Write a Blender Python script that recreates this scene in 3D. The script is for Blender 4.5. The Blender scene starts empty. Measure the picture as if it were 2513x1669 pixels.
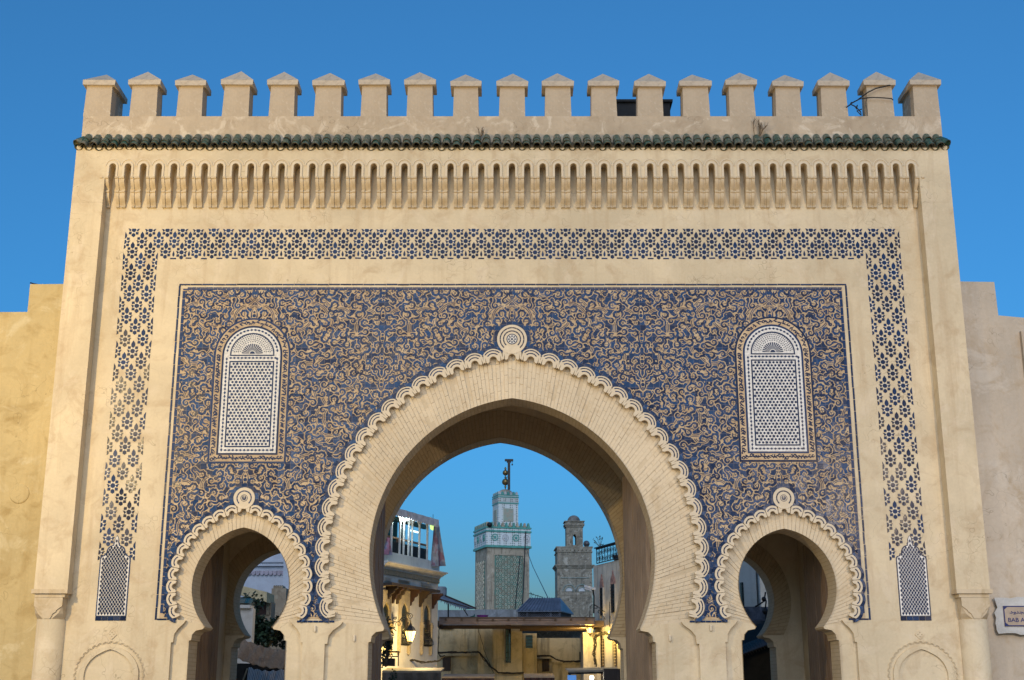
import bpy, bmesh, math, random
import numpy as np
from mathutils import Vector, Matrix
from mathutils.geometry import tessellate_polygon
random.seed(7); np.random.seed(7)
R = math.radians
S = bpy.context.scene
COL = S.collection

# ------------------------------------------------------------------ camera
PITCH = R(15.25); FPX = 3129.0; CX, CY = 1256.5, 834.5
CAM = Vector((0, -20, 1.6))
cd = bpy.data.cameras.new('camera'); cam = bpy.data.objects.new('camera', cd); COL.objects.link(cam)
cam.location = CAM; cam.rotation_euler = (R(90) + PITCH, 0, 0)
cd.sensor_width = 36.0; cd.lens = 36.0 * FPX / 2513.0; cd.clip_start = 0.1; cd.clip_end = 4000
S.camera = cam
S.render.resolution_x = 1024; S.render.resolution_y = 680

# ------------------------------------------------------------------ dusk sky
wd = bpy.data.worlds.new('World'); S.world = wd; wd.use_nodes = True
nt = wd.node_tree; nt.nodes.clear()
sky = nt.nodes.new('ShaderNodeTexSky'); sky.sky_type = 'NISHITA'; sky.sun_disc = False
sky.sun_elevation = R(0.9); sky.sun_rotation = R(190); sky.altitude = 1500
sky.air_density = 1.0; sky.dust_density = 0.0; sky.ozone_density = 5.2
hs = nt.nodes.new('ShaderNodeHueSaturation'); hs.inputs['Hue'].default_value = 0.479
hs.inputs['Saturation'].default_value = 0.945; hs.inputs['Value'].default_value = 1.14
bg = nt.nodes.new('ShaderNodeBackground'); bg.inputs['Strength'].default_value = 0.15
wo = nt.nodes.new('ShaderNodeOutputWorld')
nt.links.new(sky.outputs[0], hs.inputs['Color']); nt.links.new(hs.outputs[0], bg.inputs[0]); nt.links.new(bg.outputs[0], wo.inputs[0])

# the last glow of the set sun behind the square (broad, weak)
sd = bpy.data.lights.new('sun', 'SUN'); sun = bpy.data.objects.new('sun', sd); COL.objects.link(sun)
sd.energy = 0.38; sd.angle = R(50); sd.color = (0.92, 0.94, 1.0)
sun.rotation_euler = Vector((0.15, 1, -0.62)).to_track_quat('-Z', 'Y').to_euler()

# the street lamps of the square, outside the picture: they light the gate and glint in its glazed tiles
def street_light(loc, watts, col, radius):
    d = bpy.data.lights.new('street_light', 'POINT'); o = bpy.data.objects.new('street_light', d); COL.objects.link(o)
    o.location = loc; d.energy = watts; d.color = col; d.shadow_soft_size = radius; return o
street_light((-9.6, -8.5, 7.2), 820, (1.0, 0.71, 0.29), 0.10)
street_light((-4.4, -16.0, 9.5), 330, (1.0, 0.76, 0.40), 0.10)
street_light((8.3, -11.0, 5.6), 500, (1.0, 0.76, 0.50), 0.10)

vs = S.view_settings
vs.view_transform = 'Standard'; vs.look = 'None'; vs.gamma = 1.0; vs.use_curve_mapping = False
vs.exposure = 1.9

# ------------------------------------------------------------------ helpers
def P(u, v, Y=0.0):
    """point of the photograph (2513 px wide) at depth Y"""
    xn = (u - CX) / FPX; yn = (CY - v) / FPX
    dy = math.cos(PITCH) - yn * math.sin(PITCH); dz = math.sin(PITCH) + yn * math.cos(PITCH)
    t = (Y - CAM.y) / dy
    return Vector((xn * t, Y, CAM.z + dz * t))

WL = {}     # world location of objects used as parents
class MB:
    """collects shapes, builds ONE mesh object"""
    def __init__(s, xf=None): s.v = []; s.f = []; s.m = []; s.uv = {}; s.xf = xf; s.mi = 0; s.sm = False; s.smooth = []
    def add(s, vs_, fs, uvs=None):
        b = len(s.v)
        for p in vs_:
            p = Vector(p); s.v.append(tuple(s.xf @ p) if s.xf else tuple(p))
        for k, f in enumerate(fs):
            if uvs is not None: s.uv[len(s.f)] = uvs[k]
            s.f.append(tuple(b + i for i in f)); s.m.append(s.mi); s.smooth.append(s.sm)
    def box(s, x0, x1, y0, y1, z0, z1):
        s.add([(x0,y0,z0),(x1,y0,z0),(x1,y1,z0),(x0,y1,z0),(x0,y0,z1),(x1,y0,z1),(x1,y1,z1),(x0,y1,z1)],
              [(0,3,2,1),(4,5,6,7),(0,1,5,4),(1,2,6,5),(2,3,7,6),(3,0,4,7)])
    def bar(s, a, b, w, h=None):
        a = Vector(a); b = Vector(b); h = h or w; d = (b - a).normalized()
        u = d.cross(Vector((0,0,1)));  u = u.normalized() if u.length > 1e-4 else Vector((1,0,0))
        k = u.cross(d).normalized(); u = u * w / 2; k = k * h / 2
        s.add([a-u-k, a+u-k, a+u+k, a-u+k, b-u-k, b+u-k, b+u+k, b-u+k],
              [(0,3,2,1),(4,5,6,7),(0,1,5,4),(1,2,6,5),(2,3,7,6),(3,0,4,7)])
    def prism(s, pts, y0, y1, holes=(), back=True):
        """outline in (x,z), from y0 (front) to y1 (back)"""
        loops = [list(pts)] + [list(h) for h in holes]
        flat = [p for L in loops for p in L]
        tri = tessellate_polygon([[Vector((p[0], p[1], 0)) for p in L] for L in loops])
        n = len(flat)
        fs = []
        for t in tri:
            a, b, c = [flat[i] for i in t]
            ar = (b[0]-a[0])*(c[1]-a[1]) - (b[1]-a[1])*(c[0]-a[0])
            if abs(ar) < 1e-12: continue
            t = tuple(t) if ar > 0 else (t[0], t[2], t[1])
            fs.append(t)
            if back: fs.append((t[0]+n, t[2]+n, t[1]+n))
        o = 0
        for L in loops:
            k = len(L)
            ar = sum(L[i][0]*L[(i+1)%k][1]-L[(i+1)%k][0]*L[i][1] for i in range(k))
            if L is not loops[0]: ar = -ar
            for i in range(k):
                j = (i+1) % k
                fs.append((o+i, o+i+n, o+j+n, o+j) if ar > 0 else (o+i, o+j, o+j+n, o+i+n))
            o += k
        s.add([(p[0], y0, p[1]) for p in flat] + [(p[0], y1, p[1]) for p in flat], fs)
    def profx(s, prof, x0, x1):
        """profile in (y,z) extruded along x"""
        n = len(prof); tri = tessellate_polygon([[Vector((p[0], p[1], 0)) for p in prof]])
        fs = [tuple(t) for t in tri] + [(t[0]+n, t[2]+n, t[1]+n) for t in tri]
        for i in range(n): fs.append((i, (i+1)%n, (i+1)%n+n, i+n))
        s.add([(x0,p[0],p[1]) for p in prof] + [(x1,p[0],p[1]) for p in prof], fs)
    def tube(s, path, r, n=6, cap=True):
        path = [Vector(p) for p in path]; m = len(path); rs = r if hasattr(r, '__len__') else [r]*m
        vs_ = []; up = Vector((0.13, 0.21, 0.97)); prev = None
        for i, p in enumerate(path):
            d = (path[min(i+1,m-1)] - path[max(i-1,0)]).normalized()
            a = prev - d * prev.dot(d) if prev is not None else d.cross(up)
            if a.length < 1e-5: a = d.orthogonal()
            a.normalize(); prev = a; b = d.cross(a)
            for k in range(n):
                t = 2*math.pi*k/n; vs_.append(p + (a*math.cos(t) + b*math.sin(t))*rs[i])
        fs = [(i*n+k, i*n+(k+1)%n, (i+1)*n+(k+1)%n, (i+1)*n+k) for i in range(m-1) for k in range(n)]
        if cap: fs += [tuple(range(n))[::-1], tuple((m-1)*n+k for k in range(n))]
        s.add(vs_, fs)
    def lathe(s, prof, c, n=16, a0=0., a1=2*math.pi, sq=None):
        """profile [(r,z)] round a vertical axis at c=(x,y)"""
        full = abs(a1-a0-2*math.pi) < 1e-6; m = n if full else n+1
        vs_ = []
        for r, z in prof:
            for k in range(m):
                t = a0 + (a1-a0)*k/n; vs_.append((c[0]+r*math.cos(t), c[1]+r*math.sin(t), z))
        fs = [(i*m+k, i*m+(k+1)%m, (i+1)*m+(k+1)%m, (i+1)*m+k) for i in range(len(prof)-1) for k in range(n if full else m-1)]
        if full: fs += [tuple(range(m))[::-1], tuple((len(prof)-1)*m+k for k in range(m))]
        s.add(vs_, fs)
    def ball(s, c, r, n=10, sz=1.0):
        pr = [(max(1e-3, r*math.sin(math.pi*i/n)), c[2]-r*sz*math.cos(math.pi*i/n)) for i in range(n+1)]
        s.lathe(pr, (c[0], c[1]), n+2)
    def ribbon(s, pts, ws, y):
        """flat strip facing -y; pts (x,z)"""
        n = len(pts); vs_ = []
        for i in range(n):
            a = pts[max(i-1,0)]; b = pts[min(i+1,n-1)]
            dx, dz = b[0]-a[0], b[1]-a[1]; L = math.hypot(dx, dz) or 1; nx, nz = -dz/L, dx/L; w = ws[i]/2
            vs_ += [(pts[i][0]+nx*w, y, pts[i][1]+nz*w), (pts[i][0]-nx*w, y, pts[i][1]-nz*w)]
        s.add(vs_, [(2*i, 2*i+1, 2*i+3, 2*i+2) for i in range(n-1)])
    def mesh(s, name, mats, origin=(0,0,0)):
        me = bpy.data.meshes.new(name); o = Vector(origin)
        me.from_pydata([(p[0]-o.x, p[1]-o.y, p[2]-o.z) for p in s.v], [], s.f)
        if not isinstance(mats, (list, tuple)): mats = [mats]
        for m in mats: me.materials.append(m)
        me.polygons.foreach_set('material_index', s.m); me.polygons.foreach_set('use_smooth', s.smooth)
        if s.uv:
            ul = me.uv_layers.new(name='UVMap')
            for p in me.polygons:
                uv = s.uv.get(p.index)
                if uv:
                    for k, li in enumerate(p.loop_indices): ul.data[li].uv = uv[k]
        me.update(); return me
    def build(s, name, mats, parent=None, origin=None):
        if origin is None: origin = WL[parent] if parent else Vector((0,0,0))
        return put(name, s.mesh(name, mats, origin), parent, origin)
def put(name, me, parent=None, loc=(0,0,0), rot=None, scale=None):
    o = bpy.data.objects.new(name, me); COL.objects.link(o); loc = Vector(loc)
    if parent: o.parent = parent; o.location = loc - WL[parent]
    else: o.location = loc
    if rot: o.rotation_euler = rot
    if scale: o.scale = scale
    WL[o] = loc; return o
def thing(name, label, cat, loc=(0,0,0), group=None):
    o = bpy.data.objects.new(name, None); COL.objects.link(o); o.location = loc; o.empty_display_size = 0.2
    o['label'] = label; o['category'] = cat
    if group: o['group'] = group
    WL[o] = Vector(loc); return o
def tag(o, label, cat, group=None):
    o['label'] = label; o['category'] = cat
    if group: o['group'] = group
    return o
def stuff(o): o['kind'] = 'stuff'; return o
def structure(o): o['kind'] = 'structure'; return o

# ------------------------------------------------------------------ materials
def base_mat(name):
    m = bpy.data.materials.new(name); m.use_nodes = True; t = m.node_tree; t.nodes.clear()
    b = t.nodes.new('ShaderNodeBsdfPrincipled'); o = t.nodes.new('ShaderNodeOutputMaterial'); t.links.new(b.outputs[0], o.inputs[0])
    return m, t, b
def node(t, k, **kw):
    n = t.nodes.new(k)
    for a, v in kw.items():
        if a.startswith('i_'): n.inputs[a[2:].replace('_', ' ')].default_value = v
        else: setattr(n, a, v)
    return n
def c4(c): return (c[0], c[1], c[2], 1.0)
def mixc(t, fac, a, b, bt='MIX'):
    n = t.nodes.new('ShaderNodeMix'); n.data_type = 'RGBA'; n.blend_type = bt
    for s_, k in ((fac, 0), (a, 6), (b, 7)):
        if isinstance(s_, bpy.types.NodeSocket): t.links.new(s_, n.inputs[k])
        elif isinstance(s_, (int, float)): n.inputs[k].default_value = s_
        else: n.inputs[k].default_value = c4(s_)
    return n.outputs[2]
def coords(t, scale=(1,1,1), kind='Object'):
    tc = t.nodes.new('ShaderNodeTexCoord'); mp = t.nodes.new('ShaderNodeMapping'); mp.inputs['Scale'].default_value = scale
    t.links.new(tc.outputs[kind], mp.inputs[0]); return mp.outputs[0]
def noise(t, vec, scale, detail=5, rough=0.55, dist=0.0):
    n = t.nodes.new('ShaderNodeTexNoise'); n.inputs['Scale'].default_value = scale; n.inputs['Detail'].default_value = detail
    n.inputs['Roughness'].default_value = rough; n.inputs['Distortion'].default_value = dist
    t.links.new(vec, n.inputs['Vector']); return n.outputs[0]
def ramp(t, fac, stops):
    r = t.nodes.new('ShaderNodeValToRGB'); e = r.color_ramp.elements
    while len(e) < len(stops): e.new(0.5)
    for i, (p, c) in enumerate(stops):
        e[i].position = p; e[i].color = c4(c) if hasattr(c, '__len__') else (c, c, c, 1)
    t.links.new(fac, r.inputs[0]); return r.outputs[0]
def bump(t, b, h, strength, dist=0.02):
    n = t.nodes.new('ShaderNodeBump'); n.inputs['Strength'].default_value = strength; n.inputs['Distance'].default_value = dist
    t.links.new(h, n.inputs['Height']); t.links.new(n.outputs[0], b.inputs['Normal'])
def objrand(t):
    return t.nodes.new('ShaderNodeObjectInfo').outputs['Random']

def plaster(name, c, stain, pale, rough=0.85, amt=0.5, crack=0.0, streak=0.0, pale_amt=0.4, bmp=0.25, scl=1.0):
    """limewashed plaster: broad tone drift, blotches of damp, pale patches, hairline cracks, fine trowel grain"""
    m, t, b = base_mat(name); v = coords(t)
    big = noise(t, v, 0.55*scl, 4, 0.6, 0.6); mid = noise(t, v, 2.6*scl, 7, 0.62, 0.8); fine = noise(t, v, 24, 5, 0.6)
    k = ramp(t, big, [(0.35, [x*0.84 for x in c]), (0.65, [x*1.07 for x in c])])
    st = ramp(t, mid, [(0.52, 0.0), (0.68, amt)]); k = mixc(t, st, k, stain)
    v2 = coords(t, (1.0, 1.0, 1.0)); pl = noise(t, v2, 1.7*scl, 8, 0.68, 1.4); pk = ramp(t, pl, [(0.53, 0.0), (0.63, pale_amt)]); k = mixc(t, pk, k, pale)
    if streak:
        sv = coords(t, (3.0, 3.0, 0.22)); sn = noise(t, sv, 1.6, 6, 0.65); sk = ramp(t, sn, [(0.52, 0.0), (0.68, streak)]); k = mixc(t, sk, k, stain)
    f = ramp(t, fine, [(0.3, 0.95), (0.7, 1.03)]); k = mixc(t, 1.0, k, f, 'MULTIPLY')
    pt = noise(t, v, 0.8*scl, 6, 0.6, 2.2); pm = ramp(t, pt, [(0.60, 0.0), (0.635, amt*0.65)]); k = mixc(t, pm, k, [(a+b_)/2 for a, b_ in zip(c, stain)])
    h = noise(t, v, 7, 5, 0.55)
    if crack:
        vo = t.nodes.new('ShaderNodeTexVoronoi'); vo.feature = 'DISTANCE_TO_EDGE'; vo.inputs['Scale'].default_value = 1.9
        dv = t.nodes.new('ShaderNodeVectorMath'); dv.operation = 'ADD'
        nn = t.nodes.new('ShaderNodeTexNoise'); nn.inputs['Scale'].default_value = 3; t.links.new(v, nn.inputs['Vector'])
        t.links.new(v, dv.inputs[0]); t.links.new(nn.outputs['Color'], dv.inputs[1]); t.links.new(dv.outputs[0], vo.inputs['Vector'])
        ck = ramp(t, vo.outputs['Distance'], [(0.0, 1.0), (0.012, 0.0)])
        ms = noise(t, v, 0.9, 3); mk = ramp(t, ms, [(0.5, 0.0), (0.6, crack)])
        cm = mixc(t, 1.0, ck, mk, 'MULTIPLY'); k = mixc(t, cm, k, [x*0.45 for x in stain])
    t.links.new(k, b.inputs['Base Color']); b.inputs['Roughness'].default_value = rough; b.inputs['Specular IOR Level'].default_value = 0.25
    bump(t, b, h, bmp, 0.03); return m
def simple(name, c, rough=0.6, var=0.15, scale=8, metal=0.0, bmp=0.1, spec=0.4, stretch=(1,1,1), rand=0.0, c2=None, emit=None, estr=0):
    m, t, b = base_mat(name); v = coords(t, stretch); n = noise(t, v, scale, 6, 0.6)
    if c2 is None: lo = [x*(1-var*1.6) for x in c]; hi = [min(1, x*(1+var)) for x in c]
    else: lo, hi = c, c2
    k = ramp(t, n, [(0.32, lo), (0.68, hi)])
    if rand:
        rr = ramp(t, objrand(t), [(0, 1-rand), (1, 1+rand)]); k = mixc(t, 1.0, k, rr, 'MULTIPLY')
    t.links.new(k, b.inputs['Base Color']); b.inputs['Roughness'].default_value = rough; b.inputs['Metallic'].default_value = metal
    b.inputs['Specular IOR Level'].default_value = spec
    if emit: b.inputs['Emission Color'].default_value = c4(emit); b.inputs['Emission Strength'].default_value = estr
    if bmp: bump(t, b, n, bmp, 0.02)
    return m
def wood(name, c, c2, rough=0.75, scale=3.0, axis='z', bmp=0.5):
    st = {'z': (9, 9, 0.6), 'x': (0.6, 9, 9)}[axis]
    m, t, b = base_mat(name); v = coords(t, st); n = noise(t, v, scale, 8, 0.68, 0.5); n2 = noise(t, coords(t), 1.2, 5)
    k = ramp(t, n, [(0.3, c), (0.7, c2)]); d = ramp(t, n2, [(0.35, 0.75), (0.7, 1.15)]); k = mixc(t, 1.0, k, d, 'MULTIPLY')
    t.links.new(k, b.inputs['Base Color']); b.inputs['Roughness'].default_value = rough; bump(t, b, n, bmp, 0.01); return m
TS = 0.0948   # side of a wall tile
def glaze(name, c, c2, rough=0.16, joint=None, tilt=0.05, size=TS):
    """glazed tile: every tile its own tone and a slightly different tilt"""
    m, t, b = base_mat(name); v = coords(t)
    if size is None:
        r = objrand(t)
        wn = t.nodes.new('ShaderNodeTexWhiteNoise'); wn.noise_dimensions = '1D'; t.links.new(r, wn.inputs['W'])
        val, vec = wn.outputs['Value'], wn.outputs['Color']
    else:
        dv = t.nodes.new('ShaderNodeVectorMath'); dv.operation = 'DIVIDE'; dv.inputs[1].default_value = (size, 1000, size); t.links.new(v, dv.inputs[0])
        fl = t.nodes.new('ShaderNodeVectorMath'); fl.operation = 'FLOOR'; t.links.new(dv.outputs[0], fl.inputs[0])
        wn = t.nodes.new('ShaderNodeTexWhiteNoise'); wn.noise_dimensions = '3D'; t.links.new(fl.outputs[0], wn.inputs['Vector'])
        val, vec = wn.outputs['Value'], wn.outputs['Color']
    k = ramp(t, val, [(0.0, c), (0.6, [(a+b_)/2 for a, b_ in zip(c, c2)]), (1.0, c2)])
    if size is not None:
        fr = t.nodes.new('ShaderNodeVectorMath'); fr.operation = 'FRACTION'; t.links.new(dv.outputs[0], fr.inputs[0]); sx = t.nodes.new('ShaderNodeSeparateXYZ'); t.links.new(fr.outputs[0], sx.inputs[0])
        mn = t.nodes.new('ShaderNodeMath'); mn.operation = 'MINIMUM'; t.links.new(sx.outputs['X'], mn.inputs[0]); t.links.new(sx.outputs['Z'], mn.inputs[1])
        jm = ramp(t, mn.outputs[0], [(0.04, 0.5), (0.065, 0.0)]); k = mixc(t, jm, k, (0.24, 0.20, 0.19))
    f = noise(t, v, 30, 4); fk = ramp(t, f, [(0.3, 0.8), (0.7, 1.15)]); k = mixc(t, 1.0, k, fk, 'MULTIPLY')
    ch = noise(t, v, 11, 6, 0.7, 1.0); cm = ramp(t, ch, [(0.70, 0.0), (0.74, 0.6)]); k = mixc(t, cm, k, (0.30, 0.22, 0.15))
    t.links.new(k, b.inputs['Base Color']); rr = ramp(t, ch, [(0.3, rough*0.8), (0.75, rough*2.4)]); t.links.new(rr, b.inputs['Roughness'])
    b.inputs['Specular IOR Level'].default_value = 0.16
    sb = t.nodes.new('ShaderNodeVectorMath'); sb.operation = 'SUBTRACT'; sb.inputs[1].default_value = (0.5, 0.5, 0.5); t.links.new(vec, sb.inputs[0])
    sc = t.nodes.new('ShaderNodeVectorMath'); sc.operation = 'SCALE'; sc.inputs['Scale'].default_value = tilt*2; t.links.new(sb.outputs[0], sc.inputs[0])
    ge = t.nodes.new('ShaderNodeNewGeometry'); ad = t.nodes.new('ShaderNodeVectorMath'); ad.operation = 'ADD'
    t.links.new(ge.outputs['Normal'], ad.inputs[0]); t.links.new(sc.outputs[0], ad.inputs[1])
    nm = t.nodes.new('ShaderNodeVectorMath'); nm.operation = 'NORMALIZE'; t.links.new(ad.outputs[0], nm.inputs[0])
    bp = t.nodes.new('ShaderNodeBump'); bp.inputs['Strength'].default_value = 0.30; bp.inputs['Distance'].default_value = 0.004
    w = noise(t, v, 42, 3); t.links.new(w, bp.inputs['Height']); t.links.new(nm.outputs[0], bp.inputs['Normal'])
    t.links.new(bp.outputs[0], b.inputs['Normal']); return m
def brickuv(name, c, stain, bw=0.25, bh=0.062, strength=0.6, off=0.5):
    """brick courses under limewash, on the UVs of a vault"""
    m, t, b = base_mat(name); tc = t.nodes.new('ShaderNodeTexCoord')
    br = t.nodes.new('ShaderNodeTexBrick'); br.inputs['Scale'].default_value = 1.0; br.offset = off
    br.inputs['Brick Width'].default_value = bw; br.inputs['Row Height'].default_value = bh; br.inputs['Mortar Size'].default_value = 0.006
    br.inputs['Mortar Smooth'].default_value = 0.6; br.inputs['Color1'].default_value = (1,1,1,1); br.inputs['Color2'].default_value = (0.9,0.9,0.9,1); br.inputs['Mortar'].default_value = (0.78,0.75,0.70,1)
    t.links.new(tc.outputs['UV'], br.inputs['Vector']); v = coords(t)
    n = noise(t, v, 2.2, 7, 0.65, 0.8); k = mixc(t, ramp(t, n, [(0.52, 0.0), (0.75, 0.75)]), c, stain)
    k = mixc(t, 1.0, k, br.outputs['Color'], 'MULTIPLY'); t.links.new(k, b.inputs['Base Color']); b.inputs['Roughness'].default_value = 0.9
    inv = t.nodes.new('ShaderNodeMath'); inv.operation = 'SUBTRACT'; inv.inputs[0].default_value = 1.0; t.links.new(br.outputs['Fac'], inv.inputs[1])
    bump(t, b, inv.outputs[0], strength, 0.012); return m
def emis(name, c, s):
    m, t, b = base_mat(name); b.inputs['Base Color'].default_value = c4(c); b.inputs['Emission Color'].default_value = c4(c); b.inputs['Emission Strength'].default_value = s; return m

PL = (0.61, 0.512, 0.355)
M_wall = plaster('gate_limewash', PL, (0.42, 0.31, 0.19), (0.65, 0.555, 0.42), amt=0.52, streak=0.42, pale_amt=0.40, crack=0.55, bmp=0.18)
M_para = plaster('parapet_plaster', (0.48, 0.39, 0.285), (0.33, 0.25, 0.17), (0.63, 0.545, 0.43), amt=0.55, crack=0.8, streak=0.25, pale_amt=0.75, bmp=0.4, scl=1.3)
M_cap = plaster('merlon_cap', (0.50, 0.425, 0.335), (0.28, 0.235, 0.19), (0.55, 0.48, 0.39), amt=0.7, pale_amt=0.5, bmp=0.4, scl=2)
M_trim = plaster('white_trim', (0.65, 0.555, 0.415), (0.46, 0.35, 0.20), (0.68, 0.58, 0.44), amt=0.25, pale_amt=0.2)
M_corb = plaster('corbel_plaster', (0.57, 0.47, 0.33), (0.36, 0.26, 0.13), (0.62, 0.53, 0.40), amt=0.55, streak=0.4, pale_amt=0.2, scl=1.6)
M_vous = plaster('limewashed_brick', (0.61, 0.51, 0.365), (0.44, 0.325, 0.19), (0.62, 0.53, 0.39), amt=0.5, streak=0.0, pale_amt=0.3, bmp=0.5)
M_join = plaster('brick_joint', (0.54, 0.445, 0.31), (0.40, 0.31, 0.19), (0.54, 0.44, 0.32), amt=0.4)
M_soff = brickuv('vault_brick', (0.50, 0.41, 0.28), (0.36, 0.27, 0.16), strength=0.55)
M_rear = brickuv('rear_arch_brick', (0.44, 0.345, 0.215), (0.30, 0.21, 0.12), strength=0.7, off=0.4)
M_terra = simple('chipped_tile_body', (0.40, 0.28, 0.165), 0.85, c2=(0.54, 0.415, 0.265), scale=5, bmp=0.3, rand=0.10)
M_blue = glaze('cobalt_glaze', (0.004, 0.011, 0.044), (0.018, 0.058, 0.155), rough=0.19, tilt=0.07)
M_blueo = glaze('cobalt_glaze_piece', (0.005, 0.011, 0.038), (0.014, 0.036, 0.105), rough=0.20, size=None, tilt=0.06)
M_whiteg = glaze('white_glaze', (0.50, 0.48, 0.44), (0.62, 0.60, 0.57), rough=0.25, tilt=0.03)
M_whiteo = glaze('white_glaze_piece', (0.57, 0.545, 0.50), (0.70, 0.68, 0.65), rough=0.25, size=None, tilt=0.03)
def roof_glaze():
    m, t, b = base_mat('green_roof_glaze'); v = coords(t); r = objrand(t)
    k = mixc(t, ramp(t, noise(t, v, 6, 5), [(0.35, 0), (0.65, 1)]), (0.008, 0.045, 0.040), (0.02, 0.10, 0.078))
    wear = mixc(t, 1.0, ramp(t, r, [(0.30, 0.15), (0.85, 1.0)]), ramp(t, noise(t, v, 9, 6, 0.7, 0.8), [(0.42, 0.0), (0.58, 1.0)]), 'MULTIPLY')
    k = mixc(t, wear, k, (0.20, 0.17, 0.115)); t.links.new(k, b.inputs['Base Color']); t.links.new(ramp(t, wear, [(0, 0.22), (1, 0.8)]), b.inputs['Roughness']); return m
M_greeng = roof_glaze()
M_lat = glaze('window_white_glaze', (0.56, 0.545, 0.52), (0.70, 0.69, 0.67), rough=0.3, size=None, tilt=0.03)
M_rim = simple('roof_tile_rim', (0.08, 0.065, 0.04), 0.8, 0.3, 12)
M_door = wood('weathered_door', (0.105, 0.06, 0.034), (0.24, 0.16, 0.10))
M_door_lit = wood('lamplit_door', (0.19, 0.13, 0.085), (0.37, 0.275, 0.19))  # paler copy of the door wood: lamplight on the right leaf painted in
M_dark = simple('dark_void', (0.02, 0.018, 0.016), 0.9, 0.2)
M_iron = simple('black_iron', (0.025, 0.025, 0.028), 0.5, 0.2, 20, metal=0.6)
M_groove = plaster('hole_shade', (0.36, 0.285, 0.19), (0.28, 0.2, 0.12), (0.40, 0.32, 0.22), amt=0.4)
# ------------------------------------------------------------------ ground
g = MB(); g.box(-400, 400, -60, 700, -0.4, 0.0)
structure(g.build('ground', simple('trodden_ground', (0.22, 0.18, 0.14), 0.9, 0.2, 0.8)))
g = MB(); g.box(-30, 30, -40, -0.3, 0.004, 0.05)
structure(g.build('square_pavement', simple('square_paving', (0.26, 0.22, 0.18), 0.8, 0.2, 2)))

# ------------------------------------------------------------------ the gate
gate = thing('city_gate', 'tall tan plaster gate faced with blue tiles, with battlements and three horseshoe arches', 'gate', (0, 0, 0))
PR = 0.22                         # how far the side piers and the top band stand out
class Arch:
    def __init__(s, x0, cz, c, r, rl, Rl, nl, lipz, lip, jamb, orec, ojamb, cs):
        s.x0, s.cz, s.c, s.r, s.rl, s.Rl, s.nl = x0, cz, c, r, rl, Rl, nl
        s.lipz, s.lip, s.jamb, s.orec, s.ojamb, s.cs = lipz, lip, jamb, orec, ojamb, cs
    def right(s, r, zend, n, x0=None):
        """right half of the pointed horseshoe of radius r, apex first"""
        x0 = s.x0 if x0 is None else x0
        a0 = math.acos(s.c / r); a1 = math.asin((zend - s.cz) / r)
        return [(x0 - s.c + r*math.cos(a0+(a1-a0)*i/n), s.cz + r*math.sin(a0+(a1-a0)*i/n)) for i in range(n+1)]
    def full(s, r, zend, n, x0=None):
        x0 = s.x0 if x0 is None else x0
        h = s.right(r, zend, n, x0); return [(2*x0-x, z) for x, z in h[::-1]] + h[1:]
    def opening(s, x0=None, n=40, z0=0.0, dr=0.0):
        x0 = s.x0 if x0 is None else x0
        f = s.full(s.r + dr, s.lipz, n, x0); l = s.lip + dr; j = s.jamb + dr
        right = [(x0+l+0.015, s.lipz-0.035), (x0+l+(j-l)*0.55, s.lipz-0.055), (x0+l+(j-l)*0.8, s.lipz-0.115), (x0+l+(j-l)*0.85, s.lipz-0.20), (x0+j, s.lipz-0.205), (x0+j, z0)]
        return [(2*x0-x, z) for x, z in right[::-1]] + f + right
    def recess(s, n=40, z0=0.0):
        x0 = s.x0; zl = s.lipz + 0.13
        f = s.full(s.rl + 0.38*s.Rl, zl, n); xo = f[-1][0] - x0; l, j = s.orec, s.ojamb
        right = [(x0+xo-0.03, zl-0.03), (x0+l, zl-0.035), (x0+l+0.03, zl-0.08), (x0+l+(j-l)*0.55, zl-0.16), (x0+l+(j-l)*0.8, zl-0.24), (x0+l+(j-l)*0.85, zl-0.36), (x0+j, zl-0.365), (x0+j, z0)]
        return [(2*x0-x, z) for x, z in right[::-1]] + f + right
A_main = Arch(0.0, 3.60, 0.29, 2.515, 3.165, 0.185, 18, 2.476, 1.965, 2.20, 2.60, 2.86, 2)
A_left = Arch(-4.205, 3.12, 0.165, 0.92, 1.165, 0.128, 11, 2.500, 0.53, 0.745, 0.80, 1.005, 1)
A_right = Arch(4.265, 3.12, 0.135, 0.895, 1.15, 0.128, 11, 2.505, 0.52, 0.745, 0.80, 1.005, 1)
ARCH = [A_main, A_left, A_right]
RING0, RING1 = 0.11, 0.60        # brick ring of the front arches

# front wall: one sheet with the three arch recesses cut out of its foot
out = [(-7.12, 0)]
for a in (A_left, A_main, A_right): out += a.recess()
out += [(7.12, 0), (7.12, 9.36), (-7.12, 9.36)]
w = MB(); w.prism(out, 0.0, RING0 + 0.03)
w.box(-7.3, 7.3, 0.0, 0.6, 9.36, 10.36)                  # behind the top band
w.build('front_wall', M_wall, gate)
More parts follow.
